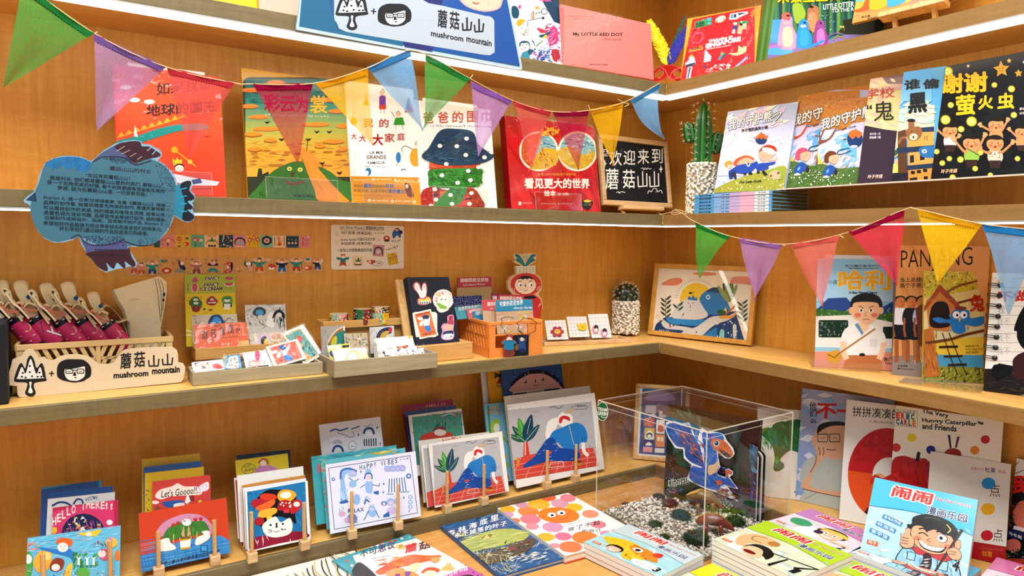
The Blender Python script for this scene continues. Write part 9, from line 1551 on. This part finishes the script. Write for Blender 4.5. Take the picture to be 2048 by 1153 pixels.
def boyfig(x,y,s,skin='#e2a884',hat=None):
 def f(a):
  k=s;a.B('#15110e',x-.17*k,y,x-.18*k,y-.16*k,x-.08*k,y-.26*k,x+.08*k,y-.26*k,x+.18*k,y-.14*k,x+.16*k,y+.02*k);a.B(skin,x-.16*k,y-.04*k,x-.1*k,y-.14*k,x+.1*k,y-.14*k,x+.16*k,y-.04*k,x+.12*k,y+.12*k,x,y+.18*k,x-.12*k,y+.12*k)
  if hat: a.B(hat,x-.2*k,y-.1*k,x-.1*k,y-.2*k,x+.12*k,y-.2*k,x+.2*k,y-.08*k,x,y-.12*k)
  for q in (-.06,.06): a.E('#fff',x+q*k,y-.02*k,.03*k,.04*k);a.E('#15110e',x+q*k,y-.02*k,.015*k,.026*k)
  a.B('#fff',x-.08*k,y+.05*k,x,y+.08*k,x+.08*k,y+.05*k,x+.05*k,y+.12*k,x-.05*k,y+.12*k);a.Ln('#7a2a1c',.008*k,x-.09*k,y+.05*k,x,y+.08*k,x+.09*k,y+.05*k,sm=1)
 return f
def fig1(a): a.P('#e0dcd0',.08,.62,.4,.98,.55,1,.2,1,.05,.8);a.B('#d8aa78',.1,.66,.16,.46,.3,.4,.42,.44,.46,.56,.34,.64,.26,.72,.3,.82,.2,.86);a.Ln('#5a3a1c',.01,.3,.44,.2,.5,.22,.6,.34,.6,sm=1);a.E('#a8783a',.42,.5,.06,.07);a.B('#15110e',.3,.86,.32,.68,.45,.64,.58,.74,.6,.9,.52,.86);a.B('#e2b48c',.3,.9,.32,.76,.44,.74,.52,.86,.52,.96,.4,.98);a.E('#6a1c14',.4,.9,.07,.04);a.P('#141414',.55,.7,1,.62,1,.64,.55,.72);a.P('#141414',.66,.98,.7,.7,.72,.7,.7,1);a.P('#141414',.84,.8,.98,.64,1,.64,.86,.84)
def fig2(a): a.B('#3a9a4a',.08,.56,.2,.46,.34,.54,.3,.7,.15,.72);a.B('#e8e4e0',.28,.84,.36,.6,.5,.62,.62,.84,.5,.96,.34,.94);a.hatch('#2a8ab8',12,.12,.5,.34,.66,.12,.02,10,10);boyfig(.62,.64,.9,'#e2b48c','#d8b83a')(a);a.Ln('#e2b48c',.05,.72,.8,.85,.78,.93,.8);a.E('#1c1640',.5,.68,.05,.07)
def fig3(a): a.B('#d8b02a',.05,.62,.3,.46,.5,.5,.62,.62,.68,.86,.5,.94,.4,.8,.2,.76);a.B('#c8802a',.38,.56,.56,.48,.72,.56,.8,.7,.68,.74,.5,.7);a.E('#e8e0c8',.5,.6,.06,.07);a.E('#1c1c1c',.5,.6,.03,.04);a.B('#c83a2c',.66,.48,.74,.44,.76,.56,.68,.58);a.hatch(['#d8642c','#e8d06a','#b8381c'],26,.2,.5,.7,.9,.1,.02,40,60);boyfig(.32,.84,.5)(a);a.B('#e6e6e6',.6,.84,.8,.78,.92,.86,.84,.96,.64,.96);a.scr('#777',.64,.9,.86,.9,.03,8,2,.008)
def fig4(a):
 k='#14110f';sk='#dfa07c'
 for i in range(3): x,y=.08,.46+i*.11;a.P('#2f7ab0',.16-i*.05,y,.36-i*.05,y+.05,.35-i*.05,y+.11,.15-i*.05,y+.06);a.T('#dfe8ee',('卖书大作战','吹泡泡','爱字宝')[i],.17-i*.05,y+.055,.34-i*.05,y+.095,.045,.01)
 def ob(c,w,*p): q=prs(p);cx=sum(t[0]for t in q)/len(q);cy=sum(t[1]for t in q)/len(q);a.B(k,*[v for t in q for v in (cx+(t[0]-cx)*(1+w),cy+(t[1]-cy)*(1+w))]);a.B(c,*p)
 ob('#8cb8cc',.04,.4,1.05,.4,.84,.5,.77,.64,.8,.8,.77,.9,.84,.9,1.05);a.hatch(['#aed0dc','#6a9cb4'],30,.42,.82,.88,1,.14,.03,60,30,5);a.Rr(k,.73,.85,.83,.97);a.Rr('#98c2d2',.737,.857,.823,.963);a.Rr(k,.45,.85,.53,.95);a.Rr('#98c2d2',.457,.857,.523,.943)
 ob('#b8343a',.05,.47,.76,.6,.8,.66,.8,.8,.76,.86,.78,.78,.86,.66,.84,.54,.85);ob('#3a1c24',.06,.6,.84,.65,.82,.68,.9,.66,1.04,.57,1.04,.6,.92);a.hatch('#d8d4d0',5,.58,.86,.66,1,.08,.018,-30,4,6)
 ob(k,.0,.44,.6,.4,.52,.44,.5,.44,.42,.5,.36,.6,.32,.72,.33,.82,.38,.88,.48,.86,.56,.84,.62,.7,.56,.56,.56);a.Ln('#e2d06a',.01,.76,.4,.8,.45,.78,.5,sm=1);a.Ln('#5a5a60',.008,.55,.38,.62,.36,.7,.37,sm=1)
 ob(sk,.035,.45,.6,.47,.52,.54,.5,.6,.54,.66,.5,.74,.53,.82,.54,.85,.64,.8,.74,.7,.8,.58,.79,.49,.72);ob(sk,.1,.86,.58,.9,.56,.91,.64,.87,.68)
 a.E(k,.74,.585,.05,.055);a.E('#fff',.738,.585,.044,.048);a.E(k,.73,.585,.018,.022);a.Ln(k,.014,.52,.6,.56,.575,.61,.6,sm=1);a.Ln(k,.018,.68,.52,.74,.5,.79,.53,sm=1);a.Ln(k,.018,.52,.54,.56,.52,.6,.55,sm=1);a.E('#d8785c',.52,.66,.035,.03);a.E('#d8785c',.8,.67,.03,.03);a.Ln('#8a4a34',.008,.63,.62,.61,.66,.645,.665,sm=1)
 a.B(k,.52,.66,.56,.69,.66,.71,.76,.69,.79,.67,.76,.755,.66,.78,.57,.755);a.B('#f0ece6',.535,.68,.6,.705,.66,.715,.75,.7,.775,.69,.74,.745,.66,.765,.58,.745)
 for x in (.58,.62,.66,.7,.74): a.Ln('#8a8078',.005,x,.71,x,.755)
 ob(sk,.08,.37,.72,.36,.66,.39,.655,.4,.58,.44,.57,.45,.65,.49,.68,.49,.78,.42,.82,.37,.79)
 for q in (0,.035,.07): a.Ln(k,.008,.375,.7+q,.44,.695+q)
 a.P(k,.715,1,.735,1,.915,.42,.89,.41);a.P('#4a3426',.722,1,.732,1,.908,.425,.895,.42);ob(sk,.08,.8,.72,.86,.66,.92,.7,.92,.78,.85,.8)
 for q in (0,.03): a.Ln(k,.007,.82,.72+q,.88,.71+q)
def stack(n,F,th,bg,num,fig,lbl,base='#bcd0cc',spine='#9aa4ac',grp='comic stack'):
 for k in range(n):
  f=F.sh(0,0,-k*(th+.0006));f.w,f.h=F.w,F.h
  if k: g=random.Random(k*7+n);f.O=f.O+F.U*g.uniform(-.002,.002)+F.V*g.uniform(-.002,.002)
  w=['topmost','second from the top','third from the top','fourth from the top','fifth from the top','sixth from the top','seventh from the top'][k]
  book('comic_book',f'{lbl}, {w} of its stack' if n>1 else lbl,f,th-.0003,base if k==0 else '#c8d0d0',nao(bg,num,fig,base)if k==0 else None,None,cat='comic book',group=grp,hard=False,spine=spine,back=spine,pages='#e6e2da',mt=GLOSS)
Z3=ZB+.001+.0126*4
def zq(bl,br,tl,z): return flat(bl,br,[tl],z)
stack(3,zq((1167,1085.6),(1318,1156),(1271,1055),ZB+.038),.0118,'#b8c4c4','3',fig3,'grey-teal third volume comic with a lion dance figure','#9cc4c8','#a8b0b4','comics in the grey-teal stack')
stack(6,zq((1423.6,1080),(1594,1160),(1524,1038),ZB+.074),.0118,'#a8c424','1',fig1,'lime green first volume comic','#c8ccae','#9aa4a8','comics in the lime stack beside the clear box')
stack(2,zq((1536,1043),(1688,1110),(1616,1016),ZL+.0252),.0118,'#c080b4','2',fig2,'pink second volume comic','#d8c8d0','#7a94a4','comics in the pink stack')
stack(3,zq((1655,1196),(1830,1280),(1690,1112),ZB+.05)if False else Fr(onz(1590,1162,ZB+.062),onz(1790,1236,ZB+.062)-onz(1590,1162,ZB+.062),Z.cross(onz(1790,1236,ZB+.062)-onz(1590,1162,ZB+.062))),.0118,'#a8c424','1',fig1,'lime green comic cut off at the lower margin','#c8ccae','#9aa4a8','comics in the second lime stack')if False else None
def fsz(F,w,h): F.w,F.h=w,h;return F
F1=zq((1423.6,1080),(1594,1160),(1524,1038),ZB+.074);wc,hc=F1.w,F1.h
def corner(tlpx,trpx,z): A,B=onz(*tlpx,z),onz(*trpx,z);U2=(B-A).normalized();return fsz(Fr(A-Z.cross(U2)*hc,U2,Z.cross(U2)),wc,hc)
stack(4,corner(px(XQ,300,1035),px(XQ,640,1165),ZB+.052),.0118,'#a8c424','1',fig1,'lime comic below the blue fourth volume','#c8ccae','#9aa4a8','comics in the lime stack below the fourth volume')
stack(2,corner((1424.7,1127.5),(1530,1178),ZB+.0252),.0118,'#d8c81e','3',fig3,'yellow comic cut off at the lower margin','#cfc8a0','#c8c0a0','yellow comics at the lower margin')
stack(2,corner(px(XQ,1215,1043),px(XQ,1480,1120),ZL+.0255),.0118,'#d87aa8','2',fig2,'pink comic cut off at the lower margin','#e2ccd4','#c88aa8','pink comics at the lower margin')
FL4=zq(px(XQ,352,1012),px(XQ,640,1120),px(XQ,520,960),ZL+.0252);stack(2,fsz(FL4,wc*.95,hc*.75),.0118,'#4ab0d0','4',fig4,'pale blue fourth volume comic under the leaning copy','#cfe0e4','#a8c0c8','comics under the leaning copy')
A,B=onz(*px(XQ,412,1000),ZL+.0262),onz(*px(XQ,1035,1178),ZL+.0262);F=upright(A,B,34,[px(XQ,548,580),px(XQ,1130,718)])
stack(1,F,.022,'#46b0d2','4',fig4,'sky blue comic leaning up on its stack, boy giving a thumbs up','#a8d0d8','#c8d8e0','comics under the leaning copy')
# ---------------------------------------------------------------- settle: nothing pokes into a wall, a shelf or the ledge
bpy.context.view_layer.update()
def pts_of(o,M=None):
 M=M or Matrix.Translation(o.location)
 if o.type=='MESH':
  for v in o.data.vertices: yield M @ v.co
 for c in o.children:
  for p in pts_of(c,M @ Matrix.Translation(c.location)): yield p
for o in list(COL.objects):
 if o.parent or not o.get('category')or o['category']in ('shelf','ledge','table','bunting'): continue
 P=list(pts_of(o));d=V((0,0,0));mx=max(p.x for p in P);my=max(p.y for p in P);mz=min(p.z for p in P)
 if mx>-.002: d.x=-.002-mx
 if my>-.0015 and o['category']not in ('tape','card'): d.y=-.0015-my
 if mz<ZL-.006 and mz>ZB-.01:
  if mx+d.x>-.2446 and mx<-.12: d.x=-.2446-mx
  if my+d.y>-.2446 and my<-.15: d.y=-.2446-my
 for s in (ZT,ZM,ZS,ZL,ZB):
  if -.016<mz-s<.0002 and not (s in (ZL,)and mz<ZL-.008): d.z=s+.0003-mz
 if d.length>0 and d.length<.09: o.location+=d;DBG=globals().get('SHOWFIX')and print('FIX',o.name,[round(k*1000,1)for k in d],o['label'][:50])
